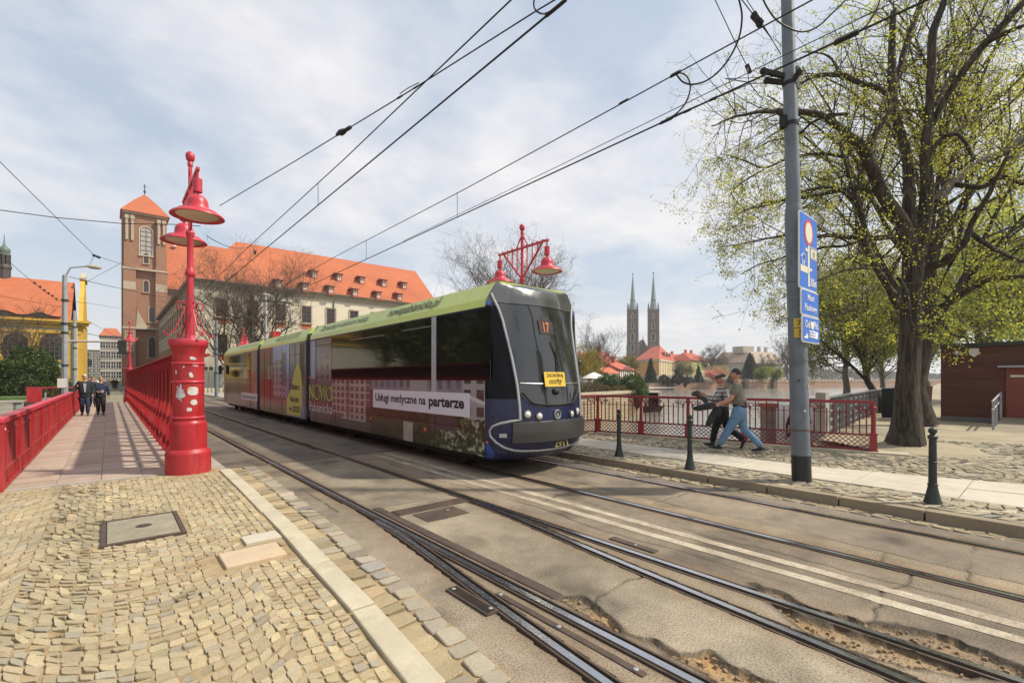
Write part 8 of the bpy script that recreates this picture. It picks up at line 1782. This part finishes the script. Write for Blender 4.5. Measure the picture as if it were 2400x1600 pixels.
def head(c,yaw=0,tilt=0.,s=1.):
    "a head with brow, nose, chin and ears, looking along +x before yaw"
    def f(mb):
        n=20;k=14;vs=[];fs=[]
        for i in range(k+1):
            t=math.pi*i/k
            for j in range(n):
                a=2*math.pi*j/n; x,y,z=math.sin(t)*math.cos(a),math.sin(t)*math.sin(a),-math.cos(t)
                X=.098*x; Y=.074*y*(1-.16*max(0,-z)); Zz=.122*z
                if x>0: 
                    X*=1.0-.10*abs(y); X+= .028*max(0,x)**6*math.exp(-((z+.16)/.20)**2)*math.exp(-(y/.18)**2)      # nose
                    X+= .010*math.exp(-((z+.62)/.16)**2)*x**3; X+=.006*math.exp(-((z-.22)/.12)**2)*x**3; X-=.008*math.exp(-((z-.06)/.1)**2)*math.exp(-((abs(y)-.38)/.18)**2)*x
                    X-=.006*math.exp(-((z+.46)/.05)**2)*x**3
                else: X*=1.05
                vs.append((X,Y,Zz))
        for i in range(k):
            for j in range(n): j2=(j+1)%n; fs.append((i*n+j,i*n+j2,(i+1)*n+j2,(i+1)*n+j))
        for sg in (-1,1):
            b=len(vs)
            for (dx,dz) in ((-.012,-.03),(.006,-.032),(.012,0),(.008,.03),(-.012,.034),(-.022,.01)): vs.append((dx,sg*.072,dz)); vs.append((dx-.008,sg*.088,dz*1.15))
            for q in range(6): w=(q+1)%6; fs.append((b+2*q,b+2*w,b+2*w+1,b+2*q+1))
            fs.append(tuple(b+2*q+1 for q in range(6)))
        ca,sa=math.cos(yaw),math.sin(yaw); ct,st_=math.cos(tilt),math.sin(tilt)
        out=[]
        for (x,y,z) in vs:
            x,z=x*ct+z*st_,-x*st_+z*ct; out.append((c[0]+s*(x*ca-y*sa),c[1]+s*(x*sa+y*ca),c[2]+s*z))
        mb.add(out,fs)
    return f
def hairshell(c,yaw,tilt,s=1.,long=0.,front=.45):
    mb=MB(); n=20;k=10;vs=[];fs=[]
    for i in range(k+1):
        t=math.pi*(.02+.52*i/k)
        for j in range(n):
            a=2*math.pi*j/n; x,y,z=math.sin(t)*math.cos(a),math.sin(t)*math.sin(a),math.cos(t)
            if x>.15: z=max(z,front+.1*x)
            elif z<0 and x>-.2: z=max(z,-.05)
            X=.104*x*(1.05 if x<0 else .98)-.004; Y=.081*y; Z=.130*z- (long*max(0,-z+.3) if x<.2 else 0); r_=1+.03*math.sin(7*a+i)
            vs.append((X*r_,Y*r_,Z+.003))
    for i in range(k):
        for j in range(n): j2=(j+1)%n; fs.append((i*n+j,i*n+j2,(i+1)*n+j2,(i+1)*n+j))
    ca,sa=math.cos(yaw),math.sin(yaw); ct,st_=math.cos(tilt),math.sin(tilt); out=[]
    for (x,y,z) in vs: x,z=x*ct+z*st_,-x*st_+z*ct; out.append((c[0]+s*(x*ca-y*sa),c[1]+s*(x*sa+y*ca),c[2]+s*z))
    return mb.add(out,fs)
def fingers(w,d,side,s=1.,curl=.6,spread=1.):
    "five bent fingers rooted in the palm at w, pointing along d; side is the thumb direction"
    def f(mb):
        W_=Vector(w); D_=Vector(d).normalized(); S=Vector(side).normalized(); N=D_.cross(S).normalized()
        for i,(o,L) in enumerate(((-.030,.060),(-.010,.074),(.010,.078),(.030,.070))):
            p0=W_+D_*.075+S*o; p1=p0+(D_*math.cos(curl*.5)-N*math.sin(curl*.5))*L*.5; p2=p1+(D_*math.cos(curl*1.3)-N*math.sin(curl*1.3))*L*.32; p3=p2+(D_*math.cos(curl*2.)-N*math.sin(curl*2.))*L*.25; mb.tube([p0-D_*.02,p0,p1,p2,p3],[.0095,.0095,.0088,.0082,.006],6)
        q0=W_+D_*.02+S*.03; q1=q0+(S*.8+D_*.6).normalized()*.035; q2=q1+(S*.3+D_*.9-N*.3).normalized()*.03; q3=q2+(D_-N*.4).normalized()*.022; mb.tube([q0-S*.015,q0,q1,q2,q3],[.013,.0125,.011,.0095,.007],6)
    return f
def person(label,loc,fwd,legs,arms,sc,top,trous,skin=None,hair=None,hc=(.05,0,1.66),yaw=0,tilt=0,shirt_len=.93,sleeve='short',belt=None,group=None,lean=.03,jacket=False,hl=0.,front=.45,fing=True,hairless=False):
    g=thing('person',loc,label,'person',group); skin=skin or m_skin; ch=(lean*1.0,0,1.30); nk=(lean*1.4,0,1.47)
    # body: head, neck, torso core, arms, hands, legs in one skin
    P='pelvis'; C=[[(P,(0,0,.95),(.10,.08)),('belly',(lean*.4,0,1.10),(.09,.075)),('chest',ch,(.10,.08)),('neck0',nk,.075),('neck1',(hc[0]-.025,hc[1],hc[2]-.07),.075)]]
    for sd,sg in (('l',1),('r',-1)):
        el,wr,hd=arms[sd]; C.append([('chest',ch,0),('sh'+sd,(ch[0],sg*.165,1.40),.06),('el'+sd,el,.052),('wr'+sd,wr,.036),('pa'+sd,tuple(Vector(wr)+Vector(hd).normalized()*.055),(.036,.022))])
        kn,an=legs[sd][:2]; C.append([(P,(0,0,0),0),('hp'+sd,(0,sg*.085,.90),.085),('kn'+sd,kn,.052),('an'+sd,an,.036)])
    def ex(mb):
        head(hc,yaw,tilt)(mb)
        if fing:
            for sd,sg in (('l',1),('r',-1)):
                el,wr,hd=arms[sd]; fingers(wr,hd,(0,-sg*.4,.9) if abs(hd[2])<.6 else (1,0,0),curl=.55)(mb)
    skinmesh(C,loc,fwd,skin,'body',g,2,ex,sc)
    # shirt or jacket
    k=1.16 if jacket else 1.
    C=[[('hem',(.0,0,shirt_len),(.205*k,.165*k)),('waist',(lean*.4+.01,0,1.12),(.20*k,.165*k)),('chest',ch,(.205*k,.165*k)),('col',(lean*1.3,0,1.46),(.09,.085))]]
    for sd,sg in (('l',1),('r',-1)):
        el,wr,hd=arms[sd]; e=Vector(el); s0=Vector((ch[0],sg*.17,1.395)); w_=Vector(wr)
        if sleeve=='short': C.append([('chest',ch,0),('sh'+sd,tuple(s0),.10*k),('sl'+sd,tuple(s0.lerp(e,.72)),.09*k)])
        else: C.append([('chest',ch,0),('sh'+sd,tuple(s0),.10*k),('el'+sd,el,.074*k),('cu'+sd,tuple(e.lerp(w_,.93)),.058*k)])
    skinmesh(C,loc,fwd,top,'jacket' if jacket else 'shirt',g,2,None,sc)
    C=[[('w',(.0,0,1.06),(.16,.135)),('seat',(-.02,0,.90),(.18,.165))]]
    for sd,sg in (('l',1),('r',-1)):
        kn,an=Vector(legs[sd][0]),Vector(legs[sd][1]); hp=Vector((0,sg*.085,.86)); C.append([('seat',(0,0,0),0),('th'+sd,tuple(hp.lerp(kn,.25)),.122),('kn'+sd,tuple(kn),.088),('cf'+sd,tuple(kn.lerp(an,.45)),.08),('hem'+sd,tuple(kn.lerp(an,1.0)),.068)])
    skinmesh(C,loc,fwd,trous,'trousers',g,2,None,sc)
    if belt: 
        mb=MB(); mb.tube([(.0+.128*math.cos(a),.135*math.sin(a)*1.02,.985) for a in np.linspace(0,6.283,20)],.022,6); place(mb,loc,fwd,sc).build('belt',belt,g)
    for sd in 'lr':
        an,toe=Vector(legs[sd][1]),Vector(legs[sd][2]); d=(toe-an); dl=d.copy(); fl=Vector((d.x,d.y,0)).normalized(); up_=Vector((0,0,1)); ax=(toe-Vector((an.x,an.y,an.z-.065))-fl*.0); dirv=ax.normalized(); heel=Vector((an.x,an.y,an.z-.06))-dirv*.06; mb=MB()
        sd_=dirv.cross(up_).normalized(); nn=sd_.cross(dirv)
        rings=[(0,.030,.035,.035),(.03,.040,.062,.045),(.09,.043,.085,.05),(.15,.046,.06,.03),(.21,.046,.045,.022),(.255,.034,.03,.018),(.275,.012,.015,.015)]
        vs=[];n=10
        for (s_,w_,h_,zc) in rings:
            for j in range(n): a=2*math.pi*j/n; vs.append(heel+dirv*s_+sd_*w_*math.cos(a)+nn*(zc-.02+ (h_*.5)*math.sin(a)))
        fs=[(i*n+j,i*n+(j+1)%n,(i+1)*n+(j+1)%n,(i+1)*n+j) for i in range(len(rings)-1) for j in range(n)]+[tuple(range(n))[::-1],tuple((len(rings)-1)*n+j for j in range(n))]
        mb.add(vs,fs); sh=place(mb,loc,fwd,sc).build('shoe',m_shoe,g,smooth=60)
        mb=MB(); mb.slab([heel+dirv*a+sd_*b-nn*.022 for a,b in ((-.005,-.03),(.06,-.042),(.18,-.045),(.25,-.03),(.275,0),(.25,.03),(.18,.045),(.06,.042),(-.005,.03))],nn,.016); place(mb,loc,fwd,sc).build('sole',m_sole,sh)
    if hair: place(hairshell(hc,yaw,tilt,1.,hl,front),loc,fwd,sc).build('hair',hair,g,smooth=60)
    # eyes, brows and mouth
    mb=MB(); ca,sa=math.cos(yaw),math.sin(yaw)
    for sg in (-1,1):
        for (x,y,z,r_) in ((.086,.030,.012,.009),(.090,.030,.030,.007)): mb.sphere((hc[0]+x*ca-sg*y*sa,hc[1]+x*sa+sg*y*ca,hc[2]+z),r_,6,sc=(.6,1.6 if z>.02 else 1,.6 if z>.02 else 1))
    mb.sphere((hc[0]+.090*ca,hc[1]+.090*sa,hc[2]-.056),.010,6,sc=(.5,1.9,.5)); place(mb,loc,fwd,sc).build('face_features',M('face_dark',(.10,.045,.035),.6) if 'face_dark' not in MATS else MATS['face_dark'],g)
    return g
wf=-dn   # the two men walk along the railing towards the bridge
pA=W(1735,1060,.145); pA.z=.145
person('man in grey green t-shirt and blue jeans striding left along the railing',pA,wf,
  {'l':((.20,.10,.50),(.40,.11,.13),(.60,.12,.10)),'r':((-.05,-.09,.49),(-.40,-.10,.14),(-.20,-.10,.055))},
  {'l':((.14,.25,1.13),(.40,.22,1.00),(.9,0,-.25)),'r':((.12,-.22,1.12),(.34,-.10,1.02),(.9,.2,-.1))},1.03,m_tee,m_jean,hair=m_hairb,hc=(.09,0,1.655),yaw=.0,tilt=.05,shirt_len=1.0,belt=m_blackc,lean=.05,front=.3)
MB_w=MB(); MB_w.tube([(.385+.03*math.cos(a)*.2,.22+.032*math.cos(a),1.005+.032*math.sin(a)) for a in np.linspace(0,6.28,12)],.008,5); wt_=place(MB_w,pA,wf,1.03); tag(single(wt_,'wristwatch',m_signw,'pale wristwatch on the forearm of the man in jeans','watch'))
pB=pA+Vector((wf.x,wf.y,0))*.10+Vector((ST,CT,0))*.60; pB.z=.145
person('older man in flat cap and checked shirt walking beside the man in jeans',pB,wf,
  {'l':((.16,.09,.47),(.22,.09,.12),(.42,.1,.09)),'r':((-.06,-.09,.49),(-.46,-.09,.22),(-.40,-.09,.06))},
  {'l':((.14,.26,1.14),(.36,.14,1.24),(.8,-.3,.35)),'r':((.16,-.2,1.14),(.36,-.06,1.22),(.9,.2,.2))},.965,m_plaid,m_blackc,skin=m_skinr,hair=m_hairw,hc=(.06,0,1.65),yaw=.35,tilt=.1,shirt_len=.96,sleeve='long',lean=.03,front=.55)
cp=thing('flat_cap',tuple(pB+Vector((0,0,1.62))),'grey tweed flat cap on the head of the man in the checked shirt','cap'); mb=MB(); mb.lathe((.055,0,1.688),[(.105,0),(.118,.02),(.118,.045),(.09,.075),(.04,.09),(.0,.092)],16); mb.v=[(x+(.0 if x<.1 else (x-.1)*.25),y*.85,z-(x-.05)*.25) for x,y,z in mb.v]; place(mb,pB,wf,.965).build('crown',m_cap,cp,smooth=60)
mb=MB(); mb.slab([(.12,-.075,1.69),(.20,-.05,1.672),(.225,0,1.668),(.20,.05,1.672),(.12,.075,1.69)],(.1,0,1),.012); place(mb,pB,wf,.965).build('peak',m_cap,cp)
def cloth(name,chains,loc,mat,label,cat,sc=1.):
    g=thing(name,tuple(Vector(loc)+Vector((wf.x,wf.y,0))*.4+Vector((0,0,.7))),label,cat); mb=MB()
    for pts,rad in chains:
        K=len(pts); n=10; vs=[]; P=[Vector(p) for p in pts]
        for i in range(K):
            t=(P[min(i+1,K-1)]-P[max(i-1,0)]).normalized(); a=t.cross(Vector((0,1,0))).normalized(); b=t.cross(a)
            for j in range(n): an=6.283*j/n; k=1+.16*math.sin(3*an+i*1.3)+.1*math.sin(5*an-i*2.1); vs.append(P[i]+(a*math.cos(an)*rad[i][0]+b*math.sin(an)*rad[i][1])*k)
        mb.add(vs,[(i*n+j,i*n+(j+1)%n,(i+1)*n+(j+1)%n,(i+1)*n+j) for i in range(K-1) for j in range(n)]+[tuple(range(n)),tuple((K-1)*n+j for j in range(n))])
    place(mb,loc,wf,sc).build('fabric',mat,g,smooth=70); return g
cloth('folded_jacket',[([(.36,.16,.97),(.48,.16,.99),(.62,.17,.965),(.78,.18,.93),(.90,.18,.91)],[(.04,.07),(.07,.10),(.075,.11),(.065,.11),(.035,.08)]),([(.42,.15,.96),(.47,.15,.84),(.52,.16,.72),(.60,.17,.60),(.64,.17,.55)],[(.05,.04),(.07,.05),(.075,.055),(.06,.045),(.03,.02)]),([(.40,.10,.97),(.40,.10,.86),(.42,.11,.74)],[(.06,.05),(.07,.05),(.04,.03)])],pA,M('dark_grey_jacket_cloth',(.035,.036,.042),.85,var=.35,vs=6,bump=.3,bs=14),'dark grey jacket carried over the forearm of the man in jeans','jacket',1.03)
cloth('rolled_jumper',[([(.34,.05,1.05),(.42,.06,1.16),(.50,.07,1.25),(.58,.06,1.31),(.66,.05,1.30),(.70,.05,1.25)],[(.045,.05),(.06,.07),(.07,.085),(.08,.09),(.06,.075),(.03,.04)])],pB,M('brown_grey_wool',(.10,.085,.08),.9,var=.25,vs=8),'brown grey bundled jumper held in the hands of the man in the cap','jumper',.965)
# the couple on the footway, and one behind them
tocam=Vector((0,-1,0)); lg={'l':((.10,.09,.50),(.10,.10,.10),(.30,.11,.06)),'r':((.02,-.09,.49),(-.16,-.09,.13),(.02,-.1,.05))}
pc=W(199,974,.065); pw=W(236,972,.065)
person('white haired bearded man in dark green jacket coming along the footway',(pc.x,pc.y,.065),tocam,lg,{'l':((.0,.27,1.12),(.12,.25,.88),(.2,0,-1)),'r':((.02,-.30,1.16),(.10,-.42,.98),(.4,-.6,-.5))},1.05,m_bottle,m_navyc,hair=m_hairw,hc=(.05,0,1.66),yaw=-.1,shirt_len=.82,sleeve='long',jacket=True,front=.5)
MB_=MB(); MB_.slab([(.19,-.055,1.40),(.19,.055,1.40),(.195,.03,1.02),(.195,-.01,1.02)],(1,0,0),.02); tg=single(place(MB_,(pc.x,pc.y,.065),tocam,1.05),'shirt_front',m_lilac,'pale lilac shirt showing in the open dark green jacket','shirt')
person('fair haired woman in navy top and black trousers holding a cup',(pw.x,pw.y,.065),tocam,lg,{'l':((.0,.27,1.12),(.04,.28,.86),(.1,0,-1)),'r':((.06,-.26,1.12),(.24,-.08,1.06),(.5,.8,.1))},1.0,m_navyc,m_blackc,hair=m_hairf,hc=(.05,0,1.66),yaw=.1,shirt_len=.88,sleeve='long',hl=.10,front=.5)
cu=MB().lathe((pw.x+.06,pw.y-.33,1.10),[(.032,0),(.04,.11),(.043,.115),(.03,.12)],12); single(cu,'paper_cup',M('pale_pink_cup',(.6,.45,.42),.6),'pale paper cup in the hand of the woman in navy','cup')
p3_=W(217,953,.065); person('person in dark blue walking behind the elderly couple',(p3_.x,p3_.y,.065),tocam,lg,{'l':((.0,.27,1.12),(.1,.26,.88),(.2,0,-1)),'r':((.0,-.27,1.12),(.1,-.26,.88),(.2,0,-1))},1.02,m_navyc,m_navyc,hair=m_hairb,shirt_len=.9,sleeve='long',fing=False)
rb=D(226,900,37.2); bg2=thing('round_bag',tuple(rb),'round white bag with black swirl between the elderly couple','bag'); MB().lathe((rb.x,rb.y,rb.z-.02),[(.0,-.05),(.24,-.05),(.28,0),(.24,.05),(.0,.05)],22,axis=(.25,1,0)).build('body',m_signw,bg2,smooth=60)
mb=MB(); 
for (cx,cz,a0,a1,rr) in ((0,.02,20,160,.15),(-.05,-.08,-160,60,.07),(.09,-.05,0,300,.06)): mb.tube([(rb.x+cx+rr*math.cos(R(a)),rb.y-.075,rb.z+cz+rr*math.sin(R(a))) for a in np.linspace(a0,a1,12)],.022,5)
mb.build('swirl',m_ink,bg2)
po=D(6,930,43); person('person in orange trousers and dark jacket on the lawn at the far left edge',(po.x,po.y,.25),Vector((.7,-.7,0)),{'l':((.16,.09,.5),(.30,.1,.12),(.48,.1,.06)),'r':((-.02,-.09,.5),(-.24,-.09,.14),(-.05,-.1,.05))},{'l':((.1,.27,1.12),(.2,.25,.9),(.2,0,-1)),'r':((.1,-.27,1.12),(.2,-.26,.9),(.2,0,-1))},1.0,m_blackc,M('orange_cloth',(.6,.13,.02),.9,var=.15),hair=m_hairb,sleeve='long',fing=False)
for px,lab in ((266,'dark figure standing far down the street left of the church tower'),(272,'second dark figure at the far end of the street by the tower')):
    q=W(px,912,0); person(lab,(q.x,q.y,0),tocam,lg,{'l':((.0,.27,1.12),(.1,.26,.88),(.2,0,-1)),'r':((.0,-.27,1.12),(.1,-.26,.88),(.2,0,-1))},1.0,m_blackc,m_navyc,hair=m_hairb,sleeve='long',fing=False)
q=D(1386,905,58); person('cafe guest in white top left of the parasol above the stone wall',(q.x,q.y,.0),tocam,lg,{'l':((.0,.27,1.12),(.1,.26,.88),(.2,0,-1)),'r':((.0,-.27,1.12),(.1,-.26,.88),(.2,0,-1))},.95,m_signw,m_blackc,hair=m_hairb,sleeve='long',fing=False)
# ================================================================ overhead wires
def wire(pts,r,label,n=6,group='overhead tram wires',name='overhead_wire',parts=()):
    P=[Vector(p) for p in pts]; mid=P[len(P)//2]; g=thing(name,tuple(mid),label,'wire',group); MB().tube(P,r,n,cap=False).build('cable',m_wire,g,smooth=80)
    for nm,mb in parts: mb.build(nm,m_wire,g)
    return g
def sag(A,B,s,n=14):
    A=Vector(A);B=Vector(B); return [A.lerp(B,i/n)-Vector((0,0,s*4*(i/n)*(1-i/n))) for i in range(n+1)]
def xl(pl,X): return [oX(px,py,X) for px,py in pl]
XL,XRt=3.45,6.27
def ext(P,ylast,yfirst=None):
    "carry a line on along its last direction to a given Y"
    a,b=P[-2],P[-1]; s=(ylast-b.y)/(b.y-a.y); P=P+[b+(b-a)*s]
    return P
A=xl([(1420,-236),(1187,0),(976,204),(700,474),(608,559)],XL); B=xl([(1620,-236),(1333.5,0),(1040,238),(719,500),(611,584)],XL)
Cw=xl([(2240,-180),(1908,0),(1700,104),(1584,174),(1465,240),(1008,500),(828.6,612),(724,668)],XRt); Dw=xl([(2420,-60),(2205,10),(1985,90),(1869,146),(1753,190),(1559,281),(1078,500),(900,578),(724,656)],XRt)
def level(P,z=None):
    "one straight line through the measured points"
    a=np.array([p[:] for p in P]); s,i=np.polyfit(a[:,1],a[:,2],1); return lambda y: s*y+i
# messenger wires sit above the contact wires; both are level lines over their track
zA,zB,zC,zD=np.mean([p.z for p in A[1:4]]),np.mean([p.z for p in B[1:4]]),np.mean([p.z for p in Cw[1:5]]),np.mean([p.z for p in Dw[2:6]])
print('WIRES',zA,zB,zC,zD)
wA=wire([(XL,-3,zA+.05),(XL,3,zA),(XL,9,zA-.05),(XL,17,zA),(XL,30,zA-.12),(XL,44,zA),(XL,100,zA)],.010,'upper carrier wire over the near track')
wB=wire([(XL,-3,zB),(XL,17,zB),(XL,44,zB),(XL,100,zB)],.0125,'lower contact wire over the near track')
wC=wire([(XRt,-4,zC+.02),(XRt,3,zC),(XRt,9,zC-.05),(XRt,17,zC),(XRt,30,zC-.12),(XRt,44,zC),(XRt,100,zC)],.010,'upper carrier wire over the far track above the tram')
wD=wire([(XRt,-4,zD),(XRt,17,zD),(XRt,44,zD),(XRt,100,zD)],.0125,'lower contact wire over the far track above the tram')
wire([(XRt,-2,zD+.16),(XRt,2.3,zD+.13),(XRt,6,zD+.08),(XRt,12,zD+.03)],.006,'thin second strand close above the far contact wire')
for X,z0,z1,ys in ((XL,zB,zA,(10.5,17,24,34)),(XRt,zD,zC,(9.3,14.5,19.5,26,34))):
    for i,y in enumerate(ys): wire([(X,y,z0),(X,y,z1-.03)],.006,('hanger between the two near track wires, %s from the front' if X==XL else 'hanger between the two far track wires, %s from the front')%('first second third fourth fifth'.split()[i]),group='wire hangers',name='wire_hanger')
def clamp(P,ax,L,w,label,name='wire_clamp'):
    P=Vector(P); ax=Vector(ax).normalized(); s=ax.orthogonal().normalized(); u=ax.cross(s); L*=.8; w*=.7; mb=MB().obox(P,ax*L,s*w,u*w*.7).obox(P+ax*L*.7,ax*L*.35,s*w*1.5,u*w*.5).obox(P-ax*L*.7,ax*L*.25,s*w*1.3,u*w*.6); return single(mb,name,m_wire,label,'wire clamp')
yat=lambda px,py,X:oX(px,py,X).y
# crossing wire with insulator from the left lamp side up to the right
E0=D(515,482,12.2); E1=oX(976,204,XL-.0); E2=D(1257,26,5.7); E3=D(1500,-118,5.2)
En=[E0,E0.lerp(E1,.5)-Vector((0,0,.02)),E1,E2,E3]; wire(En,.010,'oblique crossing wire with an insulator rising from the near lamp to the upper right')
ins=oX(798,315,0); 
def onE(px): 
    # point of the oblique wire under picture column px
    best=None
    for a,b in zip(En[:-1],En[1:]):
        for k in range(41):
            q=a.lerp(b,k/40); xx=q.x*CT-q.y*ST; dd=q.x*ST+q.y*CT; c=abs(1200+F*xx/dd-px)
            if best is None or c<best[0]: best=(c,q,(b-a).normalized())
    return best[1],best[2]
q,t=onE(805); g=thing('strain_insulator',tuple(q),'dark strain insulator on the oblique wire above the library roof','insulator'); MB().tube([q-t*.24,q-t*.12,q-t*.1,q+t*.02],[.015,.02,.05,.045],8).tube([q+t*.02,q+t*.22],.032,8).build('body',m_wire,g); MB().tube([q-t*.26+Vector((0,0,.02)),q-t*.16+Vector((0,0,.07)),q-t*.04+Vector((0,0,.05))],.014,6).build('hook',m_wire,g)
q,t=onE(936); clamp(q,t,.05,.03,'small clamp on the oblique wire left of its crossing point'); q,t=onE(978); clamp(q,t,.07,.025,'clamp where the oblique wire meets the near carrier wire')
wire([onE(936)[0]+Vector((0,0,.05)),onE(955)[0]+Vector((0,0,.06)),onE(979)[0]+Vector((0,0,.04))],.007,'short jumper strand beside the crossing clamp')
bx=Vector((XL,yat(1303,20,XL),zB)); clamp(bx,(0,1,0),.16,.035,'rectangular feeder clamp on the near contact wire at the top edge')
lp=[bx+Vector((0,-.15,0)),D(1285,30,5.25),D(1265,31,5.2),D(1253,20,5.2),D(1252,0,5.2),D(1262,-30,5.2),D(1290,-60,5.2)]; 
def smooth3(P,n=5):
    out=[]
    for i in range(len(P)-1):
        a,b,c,d=P[max(i-1,0)],P[i],P[i+1],P[min(i+2,len(P)-1)]
        for k in range(n): s=k/n; out.append(.5*((2*b)+(c-a)*s+(2*a-5*b+4*c-d)*s*s+(3*b-a-3*c+d)*s**3))
    return out+[P[-1]]
wire(smooth3(lp),.010,'small feeder loop hanging at the top edge left of centre',name='feeder_loop',group='feeder cable loops')
dC=lambda px,py: oX(px,py,XRt)
c1=dC(1584,174); c1.z=zC; clamp(c1,(0,1,0),.09,.04,'black clamp on the upper far wire holding the loops')
c2=dC(1462,240); c2.z=zC; clamp(c2,(0,1,0),.10,.03,'spindle shaped joint on the upper far wire')
c3=dC(1562,281); c3.z=zD; clamp(c3,(0,1,0),.12,.035,'feeder clamp on the lower far wire under the hanging loop'); 
dd=(c1.x*ST+c1.y*CT)
wire(smooth3([c1,D(1597,172,dd),D(1612,182,dd),D(1618,205,dd),D(1610,235,dd),D(1590,262,dd),c3]),.011,'feeder loop dropping from the upper to the lower far wire',name='feeder_loop',group='feeder cable loops')
wire(smooth3([c1,D(1600,192,dd),D(1625,198,dd),D(1662,186,dd),D(1700,150,dd-.3),D(1730,95,dd-.6),D(1739,40,dd-.8),D(1731,-5,dd-.9),D(1722,-50,dd-1)]),.012,'long feeder cable sweeping from the wires up past the top edge left of the pole',name='feeder_loop',group='feeder cable loops')
wire(smooth3([D(1770,-60,6.6),D(1789,0,6.6),D(1815,42,6.7),D(1845,64,6.9),D(1880,75,7.),D(1915,64,7.),D(1950,32,7.),D(1983,-2,7.),D(2010,-50,7.)]),.012,'drooping feeder cable loop in front of the grey pole top',name='feeder_loop',group='feeder cable loops')
b4=dC(1985,90); b4.z=zD; clamp(b4,(0,1,0),.14,.05,'boxy clamp on the lower far wire right of the grey pole')
wire(smooth3([b4,D(2010,75,5.2),D(2035,55,5.2),D(2055,20,5.2),D(2068,-20,5.2),D(2075,-60,5.2)]),.009,'feeder cable rising right of the grey pole',name='feeder_loop',group='feeder cable loops')
# pull off wires by the pole
F1=[D(1660,-60,8),D(1676,0,8.1),D(1729,112,8.3),D(1752,158,8.4)]; cF=dC(1755,190); cF.z=zD
wire(F1+[cF],.008,'pull off wire running down to the clamp left of the grey pole'); clamp(D(1754,162,8.35),(F1[3]-F1[0]),.10,.05,'chunky insulator above the lower far wire left of the pole','strain_insulator')
wire([cF,D(1780,225,9),D(1806,238,9.2)],.007,'thin stay passing behind the grey pole')
G1=[D(1715,-50,7.6),D(1739,0,7.6),D(1774,46,7.55),D(1808,90,7.5)]; wire(G1,.009,'stay wire with insulator reaching the grey pole from the upper left'); clamp(D(1774,46,7.55),G1[2]-G1[1],.15,.06,'knobbly grey insulator high beside the pole','strain_insulator')
wire([D(1730,-50,7.7),D(1750,0,7.7),D(1797,72,7.6),D(1830,128,7.5)],.007,'thin parallel stay close to the insulator stay')
wire([PP(6.55),D(1700,185,9),cF],.009,'span strand from the pole bracket to the far wires'); wire([PP(6.45),D(1760,196,8.2),c3+Vector((0,0,.03))],.009,'lower span strand from the pole bracket to the loop clamp')
clamp(Vector((XRt,yat(1672,228,XRt),zD)),(0,1,0),.06,.03,'small clip on the lower far wire'); clamp(Vector((XRt,yat(1612,258,XRt),zD)),(0,1,0),.06,.03,'second small clip on the lower far wire')
# wires on the left
K=[D(131,510,20),D(221,598,30)]
w1=sag(D(-40,340,17),K[1],.0); wire(w1,.014,'wire slanting down at the far left to the hanging joint')
wire([D(-40,487,16),D(131,510,17),D(288,524,18),D(408,526,18.5),D(470,530,19)],.014,'nearly level wire crossing the far left sky to the near lamp')
pj=K[1]; clamp(pj+Vector((.1,0,-.05)),(1,.2,-.3),.25,.09,'black joint of the stay wires above the curved street lamp','wire_joint')
wire([pj,D(283,618,36),D(330,634,60)],.016,'stay wire from the joint towards the church tower'); wire([D(283,617,36),D(207,658,42)],.016,'stay wire from the tower down to the grey pole'); wire([pj,D(209,622,42)],.014,'short stay between joint and street lamp')
wire([D(163,649,42.5),D(286,677,60),D(390,698,85)],.03,'thick span wire from the grey pole across to the brick tower'); wire([D(158,706,42.5),D(213,711,60),D(284,723,95)],.022,'lower span wire behind the yellow church gable')
wire([D(-20,690,36),D(80,708,40),D(150,720,42.5)],.018,'wire along the yellow church roof to the grey pole')
wl=[D(20,612,30),D(28,619,30.5),D(47,636,32),D(66,652,33),D(100,680,36),D(140,707,41)]; g=wire(wl,.016,'beaded wire falling across the yellow church roof')
for k,(px,py) in enumerate(((81,663),(94,672),(104,680),(114,687),(123,693),(132,700))): q=D(px,py,35+k); MB().sphere(q,.09,6).build('bead',m_wire,g)
wire([D(196,780,80),D(284,797,120)],.05,'double span wire far down the street'); wire([D(194,745,80),D(284,795,130)],.03,'faint far span wire beside the tower')
wire([D(294,801,42.5),D(360,806,70)],.03,'thin arm wire from the traffic signal to the tower')
wire(sag(D(485,553,14),D(590,575,24),.25),.012,'slack stay from the near lamp to the near track wires'); wire([D(500,660,40),D(560,668,55),D(622,688,60)],.02,'span wire in front of the bare trees'); clamp(D(598,592,24),(0,0,1),.12,.06,'dark pulley hanging at the near wires before the roof','wire_clamp'); wire([D(590,575,24),D(598,592,24)],.01,'short hanger of the dark pulley')
SC.render.film_transparent=False

# ================================================================ the air: a thin even haze round everything
m_hz=bpy.data.materials.new('haze_air'); m_hz.use_nodes=True; nt=m_hz.node_tree; nt.nodes.remove(nt.nodes['Principled BSDF']); pv_=nt.nodes.new('ShaderNodeVolumePrincipled'); pv_.inputs['Color'].default_value=(.93,.95,1,1); pv_.inputs['Density'].default_value=.00032; pv_.inputs['Anisotropy'].default_value=.2; nt.links.new(pv_.outputs[0],nt.nodes['Material Output'].inputs['Volume'])
o=MB().box(-1600,1600,-1600,1600,-6,110).build('haze',m_hz); o['kind']='stuff'; o['label']='thin pale spring haze filling the air over the river'; o['category']='haze'
